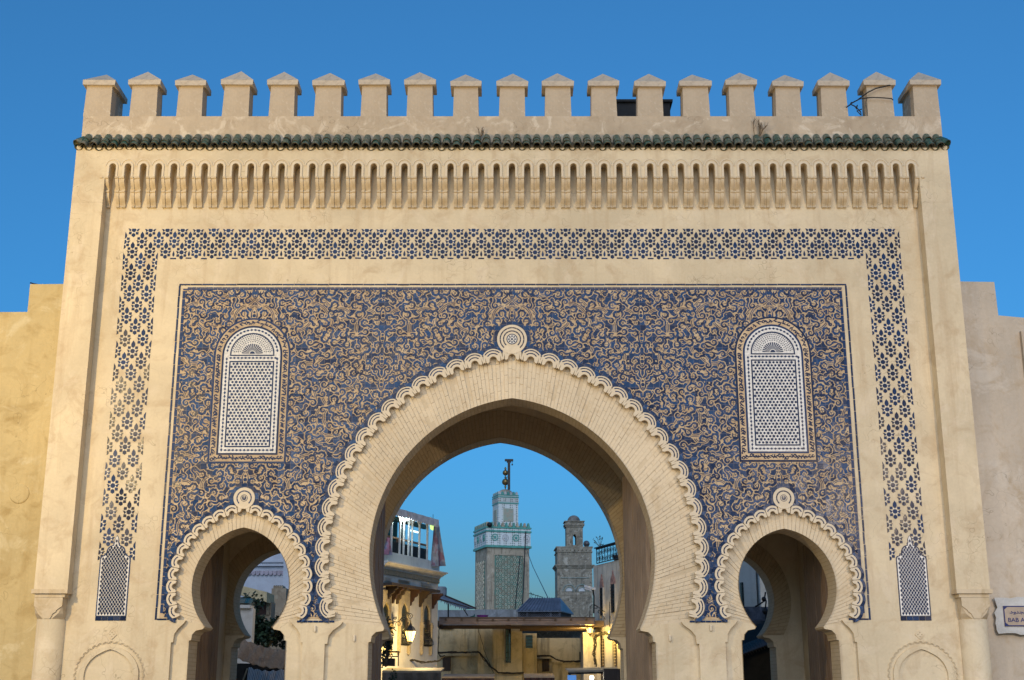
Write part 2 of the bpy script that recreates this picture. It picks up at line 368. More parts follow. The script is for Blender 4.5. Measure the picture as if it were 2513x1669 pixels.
# brick rings: backing of the archivolts with the openings
def loft_uv(mb, pts, y0, y1):
    u = 0.0
    for i in range(len(pts)-1):
        a, b = pts[i], pts[i+1]; L = math.hypot(b[0]-a[0], b[1]-a[1])
        mb.add([(a[0], y0, a[1]), (b[0], y0, b[1]), (b[0], y1, b[1]), (a[0], y1, a[1])], [(0, 1, 2, 3)],
               [[(y0, u), (y0, u+L), (y1, u+L), (y1, u)]]); u += L
for a in ARCH:
    op = a.opening(); m_ = MB()
    xa, xb = a.x0 - a.ojamb - 0.25, a.x0 + a.ojamb + 0.25
    if a is A_main: xa, xb = -3.24, 3.24; top = 7.4
    else: top = 4.8
    if a is A_left: xa, xb = -7.1, -3.24
    if a is A_right: xa, xb = 3.24, 7.1
    m_.prism([(xa, 0)] + op + [(xb, 0), (xb, top), (xa, top)], RING0-0.038, RING1)
    m_.build('arch_ring', M_join, gate)
    s_ = MB(); s_.sm = True; loft_uv(s_, a.opening(dr=-0.004), RING0-0.07, RING1+0.002); s_.build('arch_soffit', M_soff, gate)
upper = MB(); upper.box(-7.1, 7.1, 0.14, 0.6, 7.4, 9.36); upper.box(-7.1, -3.24, 0.14, 0.6, 4.8, 7.4); upper.box(3.24, 7.1, 0.14, 0.6, 4.8, 7.4)
upper.build('upper_wall', M_wall, gate)

# voussoirs: each radiating course of limewashed bricks is a piece, three bricks long
def ang_pts(a, r, zend, n):
    a0 = math.acos(a.c / r); a1 = math.asin((zend - a.cz) / r)
    return [(r, a0+(a1-a0)*i/n) for i in range(n+1)]
for a, n in ((A_main, 84), (A_left, 32), (A_right, 32)):
    ro = a.rl + 0.44*a.Rl; zi = a.lipz + 0.03; zo = a.lipz + 0.10
    I = a.right(a.r, zi, n); O = a.right(ro, zo, n)
    for side in (1, -1):
        for i in range(n):
            g_ = 0.004/ (0.066); mb = MB(); y = RING0 - 0.045 + random.uniform(-0.008, 0.006)
            i0, i1 = [Vector((I[i][0], I[i][1])), Vector((I[i+1][0], I[i+1][1]))]
            o0, o1 = [Vector((O[i][0], O[i][1])), Vector((O[i+1][0], O[i+1][1]))]
            g_ = random.uniform(0.03, 0.08)
            ia, ib = i0.lerp(i1, g_), i0.lerp(i1, 1-g_); oa, ob = o0.lerp(o1, g_), o0.lerp(o1, 1-g_)
            nb = 3 if a is A_main else 1
            cuts = [0.0] + sorted((k + (0.5 if i % 2 else 0.0) + random.uniform(-0.1, 0.1))/nb for k in range(0 if i % 2 else 1, nb)) + [1.0]
            for k in range(len(cuts)-1):
                t0, t1 = cuts[k], cuts[k+1]
                if k: t0 += 0.006
                dy = random.uniform(-0.004, 0.004)
                q = [ia.lerp(oa, t0), ia.lerp(oa, t1), ib.lerp(ob, t1), ib.lerp(ob, t0)]
                q = [(a.x0 + side*(p.x-a.x0), p.y) for p in q]
                mb.prism(q if side < 0 else q[::-1], y+dy, RING0+0.002, back=False)
            mb.build('voussoir', M_vous, gate)
# plain plastered foot of each archivolt, both sides
for a in ARCH:
    for side in (1, -1):
        ro = a.rl + 0.36*a.Rl; zt = a.lipz + 0.035
        xi = a.right(a.r, zt, 8)[-1][0]-a.x0; xo = a.right(ro, zt+0.07, 8)[-1][0]-a.x0; l, j = a.lip, a.jamb
        pts = [(xi, zt), (l, a.lipz), (l+0.012, a.lipz-0.035), (l+(j-l)*0.55, a.lipz-0.055), (l+(j-l)*0.8, a.lipz-0.115), (l+(j-l)*0.85, a.lipz-0.20), (j, a.lipz-0.205), (j, 0), (a.ojamb+0.02, 0), (a.ojamb+0.02, a.lipz-0.2), (xo, zt+0.07)]
        p = MB(); p.prism([(a.x0+side*x, z) for x, z in pts], RING0-0.046, RING0+0.002, back=False); p.build('impost', M_wall, gate)

# passage behind: rear wall with three arches, side walls, ceiling
SH = {A_main: -0.22, A_left: -0.06, A_right: -0.30}
Y2, Y3 = 3.40, 3.95
def polar_face(mb, a, x0, r0, r1, y, zend, n=36):
    a0 = math.acos(a.c / r0)
    for side in (1, -1):
        u = 0.0
        A = a.right(r0, zend, n, x0); B = a.right(r1, zend-0.0, n, x0); u = 0
        for i in range(n):
            L = math.hypot(A[i+1][0]-A[i][0], A[i+1][1]-A[i][1])
            q = [A[i], B[i], B[i+1], A[i+1]]
            uv = [(0, u), (r1-r0, u), (r1-r0, u+L), (0, u+L)]; u += L
            q = [(x0+side*(p[0]-x0), y, p[1]) for p in q]
            mb.add(q, [(0, 1, 2, 3) if side > 0 else (3, 2, 1, 0)], [uv if side > 0 else uv[::-1]])
for a in ARCH:
    x0 = a.x0 + SH[a]; op = a.opening(x0)
    xa, xb, top = {A_main: (-2.95, 2.75, 7.2), A_left: (-5.8, -2.95, 4.9), A_right: (2.75, 5.8, 4.9)}[a]
    m_ = MB(); m_.prism([(xa, 0)] + op + [(xb, 0), (xb, top), (xa, top)], Y2, Y3); m_.build('rear_arch', M_wall, gate)
    f = MB(); polar_face(f, a, x0, a.r, a.r + (0.52 if a is A_main else 0.30), Y2-0.012, a.lipz); f.build('rear_voussoirs', M_rear, gate)
    s_ = MB(); s_.sm = True; loft_uv(s_, a.opening(x0, dr=-0.004), Y2-0.012, Y3+0.004); s_.build('rear_soffit', M_soff, gate)
    hw = {A_main: 2.36}.get(a, 0.93); zc = {A_main: 6.9}.get(a, 4.45)
    c_ = MB()
    c_.box(xa+0.002, a.x0-hw, RING1+0.002, Y2-0.014, 0, zc); c_.box(a.x0+hw, xb-0.002, RING1+0.002, Y2-0.014, 0, zc); c_.box(xa+0.002, xb-0.002, RING1+0.002, Y2-0.014, zc+0.002, zc+0.4)
    c_.build('passage_wall', M_wall, gate)
roof = MB(); roof.box(-5.8, 5.8, 3.97, 4.3, 7.2, 9.6) if False else roof.box(-7.1, 7.1, 0.602, 3.38, 7.5, 10.3); roof.build('gate_core', M_wall, gate)
upr = MB(); upr.box(-5.8, -2.95, Y2+0.01, Y3-0.01, 4.91, 7.19); upr.box(2.75, 5.8, Y2+0.01, Y3-0.01, 4.91, 7.19); upr.box(-7.1, 7.1, Y2, Y3-0.02, 7.21, 10.2)
upr.box(-7.1, -5.81, 0.602, Y3-0.02, 0, 7.2); upr.box(5.81, 7.1, 0.602, Y3-0.02, 0, 7.2); upr.build('rear_wall', M_wall, gate)

# door leaves folded back against the passage walls: planks and battens
def door(xw, y0, y1, z1, side, skew, M_door=M_door):
    d = MB(); n = max(2, int((y1-y0)/0.21)); me = None
    leaf = put('door', None, gate, (xw, y0, 0)) if False else None
    base = MB(); base.xf = Matrix.Translation((xw, y0, 0)) @ Matrix.Rotation(skew, 4, 'Z')
    base.box(-0.045 if side > 0 else 0.0, 0.0 if side > 0 else 0.045, 0, y1-y0, 0.02, z1)
    o = base.build('door', M_door, gate, (xw, y0, 0))
    for k in range(n):
        p = MB(); p.xf = base.xf; w_ = (y1-y0)/n; e = random.uniform(0.012, 0.024)
        x0_, x1_ = (-0.045-e, -0.046) if side > 0 else (0.046, 0.045+e)
        p.box(x0_, x1_, k*w_+0.004, (k+1)*w_-0.004, 0.03, z1-random.uniform(0.0, 0.02)); p.build('plank', M_door, o, WL[o])
    return o
door(-2.26, 0.66, 3.0, 4.95, -1, 0.035)
door(2.22, 0.66, 2.75, 5.25, 1, 0.085, M_door_lit)
door(-5.02, 0.66, 2.0, 3.95, -1, -0.02)
door(5.06, 0.66, 2.0, 3.95, 1, 0.02)

# ------------------------------------------------------------------ side piers, capitals, engaged columns
for sgn in (-1, 1):
    p = MB(); xa, xb = sorted((sgn*6.785, sgn*7.30)); p.box(xa, xb, -PR, 0.5, 3.052, 9.36); p.build('side_pier', M_wall, gate)
    c = MB(); xa, xb = sorted((sgn*6.79, sgn*7.31)); xm = sgn*7.06
    c.box(xa-0.015, xb+0.015, -PR-0.03, 0.3, 2.985, 3.050); c.box(xa+0.03, xb-0.03, -PR+0.005, 0.3, 2.93, 2.985)
    # bell: square above, eight sided below
    hw, d0 = 0.215, -PR+0.02
    top = [(-hw, 0.2), (-hw, d0), (hw, d0), (hw, 0.2)]
    def sec(ch, z, hw_): return [(xm-hw_, 0.2, z), (xm-hw_, d0+ch, z), (xm-hw_+ch, d0, z), (xm+hw_-ch, d0, z), (xm+hw_, d0+ch, z), (xm+hw_, 0.2, z)]
    rows = [sec(0.001, 2.93, hw), sec(0.001, 2.80, hw), sec(0.045, 2.72, hw), sec(0.06, 2.69, hw), sec(0.09, 2.655, hw-0.005), sec(0.15, 2.60, hw-0.01)]
    c.add([v_ for r_ in rows for v_ in r_], [(i*6+k, (i+1)*6+k, (i+1)*6+k+1, i*6+k+1) for i in range(5) for k in range(5)])
    c.build('capital', M_corb, gate)
    e = MB()                                     # the stepped outline of the capital's front leaf
    leaf = [(-hw, 2.80), (-0.13, 2.735), (-0.125, 2.715), (-0.08, 2.685), (-0.045, 2.61), (0.045, 2.61), (0.08, 2.685), (0.125, 2.715), (0.13, 2.735), (hw, 2.80), (hw, 2.925), (-hw, 2.925)]
    e.prism([(xm+x, z) for x, z in leaf], d0-0.022, d0+0.01); e.build('capital_leaf', M_corb, gate)
    s_ = MB(); s_.sm = True; s_.lathe([(0.215, 0.0), (0.215, 2.605)], (xm, 0.0), 24); s_.build('column', M_wall, gate)

# ------------------------------------------------------------------ top band with the corbel arcade
N_SL = 53; PIT = 0.2563; SX0 = -26*PIT; SW = 0.052
ZA, ZT = 9.811, 10.045
out = [(-7.30, 9.362), (-7.30, 10.37), (7.30, 10.37), (7.30, 9.362), (6.785, 9.362), (6.785, ZA)]
for k in range(N_SL-1, -1, -1):
    x = SX0 + k*PIT
    out += [(x+SW, ZA)] + [(x+SW*math.cos(t), ZT-SW+SW*math.sin(t)*1.25) for t in [math.pi*i/8 for i in range(9)]] + [(x-SW, ZA)]
out += [(-6.785, ZA), (-6.785, 9.362)]
b = MB(); b.prism(out, -PR, -0.002); b.build('top_band', M_wall, gate)
# mouldings round each slot (two raised hoops)
mm = MB()
def hoop(mb, r0, r1, zc, zb, y0, y1, n=12):
    o = [(r1*math.cos(math.pi*i/n), zc+r1*math.sin(math.pi*i/n)) for i in range(n+1)]; q = [(r0*math.cos(math.pi*i/n), zc+r0*math.sin(math.pi*i/n)) for i in range(n+1)]
    mb.prism([(r1, zb)] + o + [(-r1, zb), (-r0, zb)] + q[::-1] + [(r0, zb)], y0, y1)
hoop(mm, 0.056, 0.090, ZT-SW, ZA+0.002, -PR-0.016, -PR+0.002)
o_ = [(0.1275*math.cos(t), ZT-SW+0.012+0.1275*math.sin(t)) for t in [math.pi*i/14 for i in range(15)]]; q_ = [(0.111*math.cos(t), ZT-SW+0.012+0.111*math.sin(t)) for t in [math.pi*i/14 for i in range(15)]]
mm.prism(o_ + q_[::-1], -PR-0.010, -PR+0.002)
hm = mm.mesh('arch_moulding', M_trim)
for k in range(N_SL): put('arch_moulding', hm, gate, (SX0+k*PIT, 0, 0))
# corbels in two tiers
def cyma(y0, z0, y1, z1, n=7):
    return [(y0+(y1-y0)*(0.5-0.5*math.cos(math.pi*t))*(0.35+0.65*t) , z0+(z1-z0)*t) for t in [i/n for i in range(n+1)]]
def corb_prof(d):
    p = [(-0.001, ZA-0.001), (-PR-0.018+d, ZA-0.001), (-PR-0.018+d, ZA-0.022), (-PR+0.004+d, ZA-0.03)]
    p += cyma(-PR+0.004+d, ZA-0.03, -PR*0.50+d, 9.605)
    p += [(-PR*0.66+d, 9.60), (-PR*0.66+d, 9.575), (-PR*0.58+d, 9.565)]
    p += cyma(-PR*0.58+d, 9.565, -0.04+d, 9.36) + [(-0.05+d, 9.345), (-0.04+d, 9.335), (-0.001, 9.335)]
    return p
cb = MB(); pr = corb_prof(0.0); pc = corb_prof(0.020)
cb.profx(pr, -0.074, -0.024); cb.profx(pc, -0.023, 0.023); cb.profx(pr, 0.024, 0.074)
cmesh = cb.mesh('corbel', M_corb)
for k in range(N_SL+1):
    x = SX0 + (k-0.5)*PIT; put('corbel', cmesh, gate, (x, 0, 0), scale=(random.uniform(0.96, 1.03), 1, 1))

# ------------------------------------------------------------------ parapet, merlons, green tile eave
pp = MB(); pp.box(-7.295, 7.295, -0.06, 0.60, 10.372, 10.985); pp.build('parapet', M_para, gate)
pb = MB(); pb.box(-7.2, -6.6, 3.3, 3.9, 10.3, 11.2); pb.box(6.6, 7.2, 3.3, 3.9, 10.3, 11.2); pb.build('rear_turret', M_cap, gate)
for k in range(19):
    x = -7.075 + k*14.15/18; h = 11.545 + random.uniform(-0.015, 0.02); hw = 0.222 + random.uniform(-0.006, 0.008)
    m_ = MB(); y0, y1 = -0.058, (0.598 if k in (0, 18) else 0.27); e = 0.012
    m_.add([(x-hw, y0, 10.985), (x+hw, y0, 10.985), (x+hw, y1, 10.985), (x-hw, y1, 10.985), (x-hw+e, y0+0.01, h), (x+hw-e, y0+0.01, h), (x+hw-e, y1-0.01, h), (x-hw+e, y1-0.01, h)], [(0,1,5,4),(1,2,6,5),(2,3,7,6),(3,0,4,7),(4,5,6,7)])
    mo = m_.build('merlon', M_para, gate, (x, 0, 10.985)); mo.rotation_euler = (0, random.uniform(-0.012, 0.012), random.uniform(-0.01, 0.01))
    c = MB(); o = 0.045; z0, z1, z2 = h-0.005, h+0.085, h+(0.385 if k in (0, 18) else 0.315) + random.uniform(-0.03, 0.03); ym = (y0+y1)/2; w0 = hw+o
    c.add([(x-w0, y0-o, z0), (x+w0, y0-o, z0), (x+w0, y1+o, z0), (x-w0, y1+o, z0), (x-w0-0.006, y0-o, z1), (x+w0+0.006, y0-o, z1), (x+w0, y1+o, z1), (x-w0, y1+o, z1), (x+random.uniform(-0.03, 0.03), ym-0.03, z2), (x, ym+0.03, z2)],
          [(0,3,2,1),(0,1,5,4),(1,2,6,5),(2,3,7,6),(3,0,4,7),(4,5,8),(5,6,9,8),(6,7,9),(7,4,8,9)])
    c.build('cap', M_cap, mo, WL[mo])
# eave: cover tiles in three overlapping rows, pans between
def half_tube(mb, r0, r1, L, th, up, n=7):
    """tile along -y (down slope), radius r0 at the top end, r1 at the lip"""
    vs_ = []
    for r_, y in ((r0, 0.0), (r1, -L)):
        for q in (r_, r_-th):
            for i in range(n+1):
                t = math.pi*i/n; vs_.append((q*math.cos(t), y, q*math.sin(t)*up))
    m = n+1; fs = []; mi = []
    for i in range(n):
        fs.append((i, i+1, 2*m+i+1, 2*m+i)); fs.append((m+i, 3*m+i, 3*m+i+1, m+i+1))
    k0 = mb.mi; mb.add(vs_, fs); mb.mi = 1; mb.add(vs_, [(2*m+i, 2*m+i+1, 3*m+i+1, 3*m+i) for i in range(n)]); mb.mi = k0
slope = R(50)
ct = MB(); half_tube(ct, 0.058, 0.070, 0.155, 0.011, 1.15); cov = ct.mesh('roof_tile', [M_greeng, M_rim])
ct = MB(); half_tube(ct, 0.064, 0.066, 0.345, 0.011, -1.05); pan = ct.mesh('pan_tile', [M_greeng, M_rim])
NT = 86; tp = 14.52/NT
for k in range(NT):
    x = -7.26 + (k+0.5)*tp; tw = random.uniform(-0.05, 0.05)
    for j in range(3):
        put('roof_tile', cov, gate, (x + random.uniform(-0.007, 0.007), -0.055 - j*0.062, 10.595 - j*0.074 + random.uniform(-0.006, 0.006)), (slope + random.uniform(-0.05, 0.05), random.uniform(-0.06, 0.06), tw), (1.0, 1 + random.uniform(-0.05, 0.08), 1 + random.uniform(-0.1, 0.1)))
for k in range(NT+1):
    put('pan_tile', pan, gate, (-7.26 + k*tp, -0.048, 10.592 + random.uniform(-0.004, 0.004)), (slope, 0, 0), (1, 1 + random.uniform(-0.02, 0.03), 1))
for sg in (-1, 1):                                # end tiles turned outwards
    put('end_tile', cov, gate, (sg*7.20, -0.12, 10.52), (slope*0.8, 0, R(60)*sg), (1.2, 0.8, 1.1)); put('end_tile', cov, gate, (sg*7.22, -0.20, 10.45), (slope*0.8, 0, R(45)*sg), (1.2, 0.8, 1.1))
bd = MB(); bd.profx([(-0.0, 10.56), (-0.225, 10.345), (-0.225, 10.335), (-0.2215, 10.335), (-0.2225, 10.374), (0.0, 10.374)], -7.24, 7.24); bd.build('eave_bed', M_rim, gate)  # dark rim colour on the bed paints the shade between the tiles
# ------------------------------------------------------------------ scalloped trims round the arches
def arc(r, t0, t1, n): return [(r*math.cos(t0+(t1-t0)*i/n), r*math.sin(t0+(t1-t0)*i/n)) for i in range(n+1)]
def band(mb, r0, r1, t0, t1, y0, y1, n=10): mb.prism(arc(r1, t0, t1, n) + arc(r0, t1, t0, n), y0, y1)
def lobe_meshes(Rl, pitch, main):
    """one lobe: +z points away from the arch; origin at the centre of its rings"""
    hp = pitch/2; rh = Rl*(0.33 if main else 0.33); low = -Rl*0.17
    t = math.acos(min(0.999, hp/Rl)); o = [(x, z) for x, z in arc(Rl, t, math.pi-t, 14)]
    left, right = [], []
    sl = hp*0.80 if main else hp
    # right foot: from the cusp down to the prongs and back up to the hollow
    if main:
        right = [(hp, low*0.55), (sl+0.007, low), (sl, Rl*0.32), (sl-0.007, low*0.9), ((sl+rh)/2, low*1.25), (rh+0.004, low*0.6)]
    else:
        right = [(hp, Rl*0.34), (hp-0.006, low*0.7), (hp-0.02, low*1.2), (rh+0.004, low*0.5)]
    hollow = arc(rh, 0, math.pi, 10)
    out = o[::-1] + right + hollow + [(-x, z) for x, z in right[::-1]]
    p = MB(); p.prism(out, -0.036, 0.024); me = p.mesh('scallop', M_trim)
    i_ = MB(); y0, y1 = -0.0375, -0.030
    if main:
        for r_, a_ in ((Rl*0.84, 0.88), (Rl*0.585, 0.86)):
            for k in range(3): 
                t0 = math.pi/2 - a_ + k*2*a_/3; band(i_, r_-Rl*0.048, r_+Rl*0.048, t0+0.012, t0+2*a_/3-0.012, y0, y1, 5)
        for sx in (-1, 1):
            c = (sx*hp*0.985, Rl*0.45); 
        d = 0.010; i_.prism([(hp-d*1.0, Rl*0.50), (hp-0.001, Rl*0.50-d*1.2), (hp-0.001, Rl*0.50+d*1.2)], y0, y1); i_.prism([(-hp+0.001, Rl*0.50-d*1.2), (-hp+d, Rl*0.50), (-hp+0.001, Rl*0.50+d*1.2)], y0, y1)
    else:
        a_ = 0.95; r_ = Rl*0.67
        for k in range(3):
            t0 = math.pi/2 - a_ + k*2*a_/3; band(i_, r_-Rl*0.07, r_+Rl*0.07, t0+0.015, t0+2*a_/3-0.015, y0, y1, 5)
    e_ = MB(); t = 1.15
    band(e_, Rl+0.006, Rl+(0.062 if main else 0.05), math.pi/2-t, math.pi/2+t, -0.030, -0.022, 14)
    return me, i_.mesh('inlay', M_blueo), e_.mesh('tile_edging', M_blue)
for a in ARCH:
    main = a is A_main
    r = a.rl; zend = 2.80 if main else 2.74
    a0 = math.acos(a.c/r); a1 = math.asin((zend-a.cz)/r); n = a.nl
    pitch = r*(a0-a1)/(n+0.0)
    me, inl, edg = lobe_meshes(a.Rl, pitch*1.002, main)
    lob = []
    for side in (1, -1):
        for i in range(0 if side > 0 else 1, n+1):
            t = a0 + (a1-a0)*i/n
            x, z = a.x0 + side*(-a.c + r*math.cos(t)), a.cz + r*math.sin(t)
            if i == 0: x = a.x0; rot = 0.0
            else: rot = side*(math.pi/2 - t)
            o = put('scallop', me, gate, (x, random.uniform(-0.003, 0.003), z), (0, rot, 0), (1, 1, 1))
            put('inlay', inl, o, WL[o])
            if i < n+1: put('tile_edging', edg, gate, (x, 0.0 + 0.0006*(i % 2), z), (0, rot, 0))
    # foot of the trim: last blue bars above the impost
    # roundel over the apex
    rr = 0.243 if main else 0.168; zc = (7.057 if main else 4.471)
    cx = a.x0
    p = MB(); p.prism([(cx+x, zc+z) for x, z in arc(rr, 0, 2*math.pi, 40)[:-1]], -0.0395, 0.01); ro = p.build('roundel', M_trim, gate, (cx, 0, zc))
    q = MB(); q.xf = Matrix.Translation((cx, 0, zc))
    rings = ((0.79, 1.02), (0.565, 1.02)) if main else ((0.66, 1.0),)
    for fr, tt in rings:
        w_ = 0.038*(0.243/rr) ; N = 12; t0, t1 = -0.85, math.pi+0.85
        for k in range(N): band(q, rr*(fr-w_), rr*(fr+w_), t0+(t1-t0)*k/N+0.012, t0+(t1-t0)*(k+1)/N-0.012, -0.0412, -0.035, 4)
    q.build('inlay', M_blueo, ro)
    q = MB(); q.xf = Matrix.Translation((cx, 0, zc)); rd = rr*(0.37 if main else 0.33)
    band(q, rd*0.86, rd, 0, 2*math.pi-1e-4, -0.0425, -0.036, 24)
    if main:
        for k in range(8):
            t = k*math.pi/4; ex, ez = math.cos(t), math.sin(t); c_ = rd*0.55
            pts = [(c_*ex + rd*(0.20*math.cos(s)*ex - 0.13*math.sin(s)*ez), c_*ez + rd*(0.20*math.cos(s)*ez + 0.13*math.sin(s)*ex)) for s in [2*math.pi*i/8 for i in range(8)]]
            q.prism(pts, -0.0425, -0.036)
        q.prism(arc(rd*0.19, 0, 2*math.pi, 10)[:-1], -0.0425, -0.036)
    else:
        for sx in (-1, 1):
            q.ribbon([(sx*x*rd, z*rd) for x, z in ((0.05, -0.6), (0.38, -0.35), (0.5, 0.1), (0.32, 0.5), (0.05, 0.62))], [0.006, 0.012, 0.016, 0.012, 0.005], -0.0425)
            q.ribbon([(sx*x*rd, z*rd) for x, z in ((0.0, -0.45), (0.2, -0.1), (0.22, 0.15), (0.05, 0.3))], [0.012, 0.012, 0.01, 0.004], -0.0426)
    q.build('rosette', M_blueo, ro)
    if main:
        q = MB(); q.xf = Matrix.Translation((cx, 0, zc)); q.prism(arc(rd*0.85, 0, 2*math.pi, 24)[:-1], -0.0405, -0.037); q.build('rosette_ground', M_whiteo, ro)
    q = MB(); band(q, rr+0.006, rr+0.062, -0.45, math.pi+0.45, -0.0312, -0.0225, 26); q.xf = None
    q.v = [(x+cx, y, z+zc) for x, y, z in q.v]; q.build('tile_edging', M_blue, gate)
# blue bars at the foot of the trims
fb = MB()
for x0_, x1_ in ((-3.18+0.06, -2.93+0.17), (-3.20, -3.13)): pass
PIERS = [(-3.36, -2.66), (2.66, 3.36)]
for xa, xb in PIERS:
    n = 7
    for k in range(n): 
        s0 = xa + 0.06 + (xb-xa-0.12)*k/n; fb.box(s0+0.004, s0+(xb-xa-0.12)/n-0.004, -0.012, 0.002, 2.565, 2.592)
fb.build('foot_bar', M_blueo, gate)

# ------------------------------------------------------------------ tile field and arabesque
PX0, PX1, PZ0, PZ1 = -5.36, 5.37, 2.64, 7.90
WIN = [(-4.205, 0.455), (4.225, 0.455)]      # tiled windows: centre and half width of the white frame
WZ0, WSP, WTOP = 5.19, 6.80, 7.255
def in_arch(x, z, pad):
    for a in ARCH:
        if z < a.lipz + 0.02: 
            if abs(x-a.x0) < a.ojamb + pad: return True
            continue
        d = math.hypot(x - (a.x0 + (a.c if x < a.x0 else -a.c)), z - a.cz)
        if d < a.rl + a.Rl*0.55 + pad: return True
        rr, zc = ((0.243, 7.057) if a is A_main else (0.168, 4.471))
        if math.hypot(x-a.x0, z-zc) < rr + pad: return True
    return False
def in_win(x, z, pad):
    for cx, hw in WIN:
        e = 0.15 + pad
        if abs(x-cx) < hw+e and WZ0-e < z < WSP: return True
        if z >= WSP and math.hypot((x-cx)/(hw+e), (z-WSP)/(WTOP-WSP+e)) < 1: return True
    return False
def free(x, z, pad=0.0): return PX0+pad < x < PX1-pad and PZ0+pad < z < PZ1-pad and not in_arch(x, z, pad) and not in_win(x, z, pad)
tile_me = MB(); h_ = TS/2-0.0025; tile_me.add([(-h_,-0.012,-h_),(h_,-0.012,-h_),(h_,-0.012,h_),(-h_,-0.012,h_),(-h_,0,-h_),(h_,0,-h_),(h_,0,h_),(-h_,0,h_)], [(0,1,2,3),(0,4,5,1),(1,5,6,2),(2,6,7,3),(3,7,4,0)])
tm = tile_me.mesh('ceramic_tile', M_terra)
rest = MB(); cnt = 0
nx = int((PX1-PX0)/TS)+1; nz = int((PZ1-PZ0)/TS)+1
for j in range(nz):
    for i in range(nx):
        x = (math.floor(PX0/TS)+i+0.5)*TS; z = (math.floor(PZ0/TS)+j+0.5)*TS
        if not (PX0+0.03 < x < PX1-0.03 and PZ0 < z < PZ1-0.03) or in_arch(x, z, 0.045) or in_win(x, z, -0.12): continue
        dy = random.uniform(-0.0012, 0.0012)
        if cnt < 300: put('ceramic_tile', tm, gate, (x, dy, z)); cnt += 1
        else: rest.add([(x-h_,dy-0.012,z-h_),(x+h_,dy-0.012,z-h_),(x+h_,dy-0.012,z+h_),(x-h_,dy-0.012,z+h_),(x-h_,dy,z-h_),(x+h_,dy,z-h_),(x+h_,dy,z+h_),(x-h_,dy,z+h_)], [(0,1,2,3),(0,4,5,1),(1,5,6,2),(2,6,7,3),(3,7,4,0)])
stuff(rest.build('tile_field', M_terra, gate))
jt = MB(); jt.box(PX0-0.06, PX1+0.06, -0.005, 0.001, PZ0-0.02, PZ1+0.05)
jt_out = [(PX0-0.06, 2.66)]
pts = []
for a in (A_left, A_main, A_right): pts += [p for p in a.recess() if p[1] > 2.60]
jt = MB(); jt.prism([(PX0-0.05, 2.63)] + pts + [(PX1+0.05, 2.63), (PX1+0.05, PZ1+0.03), (PX0-0.05, PZ1+0.03)], -0.006, 0.002, back=False); jt.build('tile_bed', M_terra, gate)

# the ornament is drawn on one strip 2.1 m wide and mirrored from strip to strip, so that the middle of
# the gate and the middle of each window are axes of symmetry
STRIP = 2.105
GS = 0.0075; GX0, GZ0 = -STRIP-0.06, 2.6; GW, GH = int((STRIP+0.12)/GS), int(5.4/GS)
occ = np.zeros((GW, GH), bool)
strokes, blobs = [], []
def stamp(x, z, r, grid=None):
    grid = occ if grid is None else grid
    i0, i1 = max(int((x-r-GX0)/GS), 0), min(int((x+r-GX0)/GS)+2, GW); j0, j1 = max(int((z-r-GZ0)/GS), 0), min(int((z+r-GZ0)/GS)+2, GH)
    if i1 <= i0 or j1 <= j0: return
    X = GX0+(np.arange(i0, i1)+0.5)*GS - x; Z = GZ0+(np.arange(j0, j1)+0.5)*GS - z
    grid[i0:i1, j0:j1] |= (X[:, None]**2 + Z[None, :]**2) < r*r
def dil(g_, r):
    o = g_.copy()
    for dx in range(-r, r+1):
        for dz in range(-r, r+1):
            if dx*dx+dz*dz > r*r+0.5 or (dx == 0 and dz == 0): continue
            o[max(0, dx):GW+min(0, dx), max(0, dz):GH+min(0, dz)] |= g_[max(0, -dx):GW+min(0, -dx), max(0, -dz):GH+min(0, -dz)]
    return o
def bez(p0, p1, p2, p3, n):
    o = []
    for i in range(n+1):
        t = i/n; k = 1-t
        o.append((k**3*p0[0]+3*k*k*t*p1[0]+3*k*t*t*p2[0]+t**3*p3[0], k**3*p0[1]+3*k*k*t*p1[1]+3*k*t*t*p2[1]+t**3*p3[1]))
    return o
rnd = random.Random(11)
thick = occ; keep = np.zeros((GW, GH), bool); vine = np.zeros((GW, GH), bool)      # leaf bodies; bare discs; vine lines
def stroke(pts, ws):
    strokes.append((pts, ws))
    for k in range(len(pts)-1):
        for t in (0.0, 0.5): stamp(pts[k][0]*(1-t)+pts[k+1][0]*t, pts[k][1]*(1-t)+pts[k+1][1]*t, (ws[k]*(1-t)+ws[k+1]*t)/2)
def blob(x, z, r, lob=0, rot=0.0):
    n = 14 if lob else 9
    blobs.append([(x + r*(1+0.22*math.cos(lob*t) if lob else 1)*math.cos(t+rot), z + r*(1+0.22*math.cos(lob*t) if lob else 1)*math.sin(t+rot)) for t in [2*math.pi*i/n for i in range(n)]]); stamp(x, z, r)
nodes = []
tries = 0
while tries < 30000 and len(nodes) < 900:
    tries += 1
    x, z = rnd.uniform(-STRIP+0.075, -0.075), rnd.uniform(PZ0, PZ1)
    if all((x-a_)**2+(z-b_)**2 > 0.143**2 for a_, b_ in nodes): nodes.append((x, z))
for q in range(14):             # buds and rings standing on the two axes
    z = PZ0 + 0.2 + q*0.385
    for ax in (0.0, -STRIP):
        for dz, r_ in ((0.0, 0.030), (0.060, 0.020), (-0.055, 0.016), (-0.085, 0.010)): blob(ax, z+dz, r_)
        for sg in (1, -1): stroke(bez((ax, z-0.10), (ax+sg*0.05, z-0.06), (ax+sg*0.07, z+0.04), (ax+sg*0.015, z+0.115), 8), [0.006, 0.014, 0.020, 0.024, 0.022, 0.018, 0.013, 0.009, 0.005])
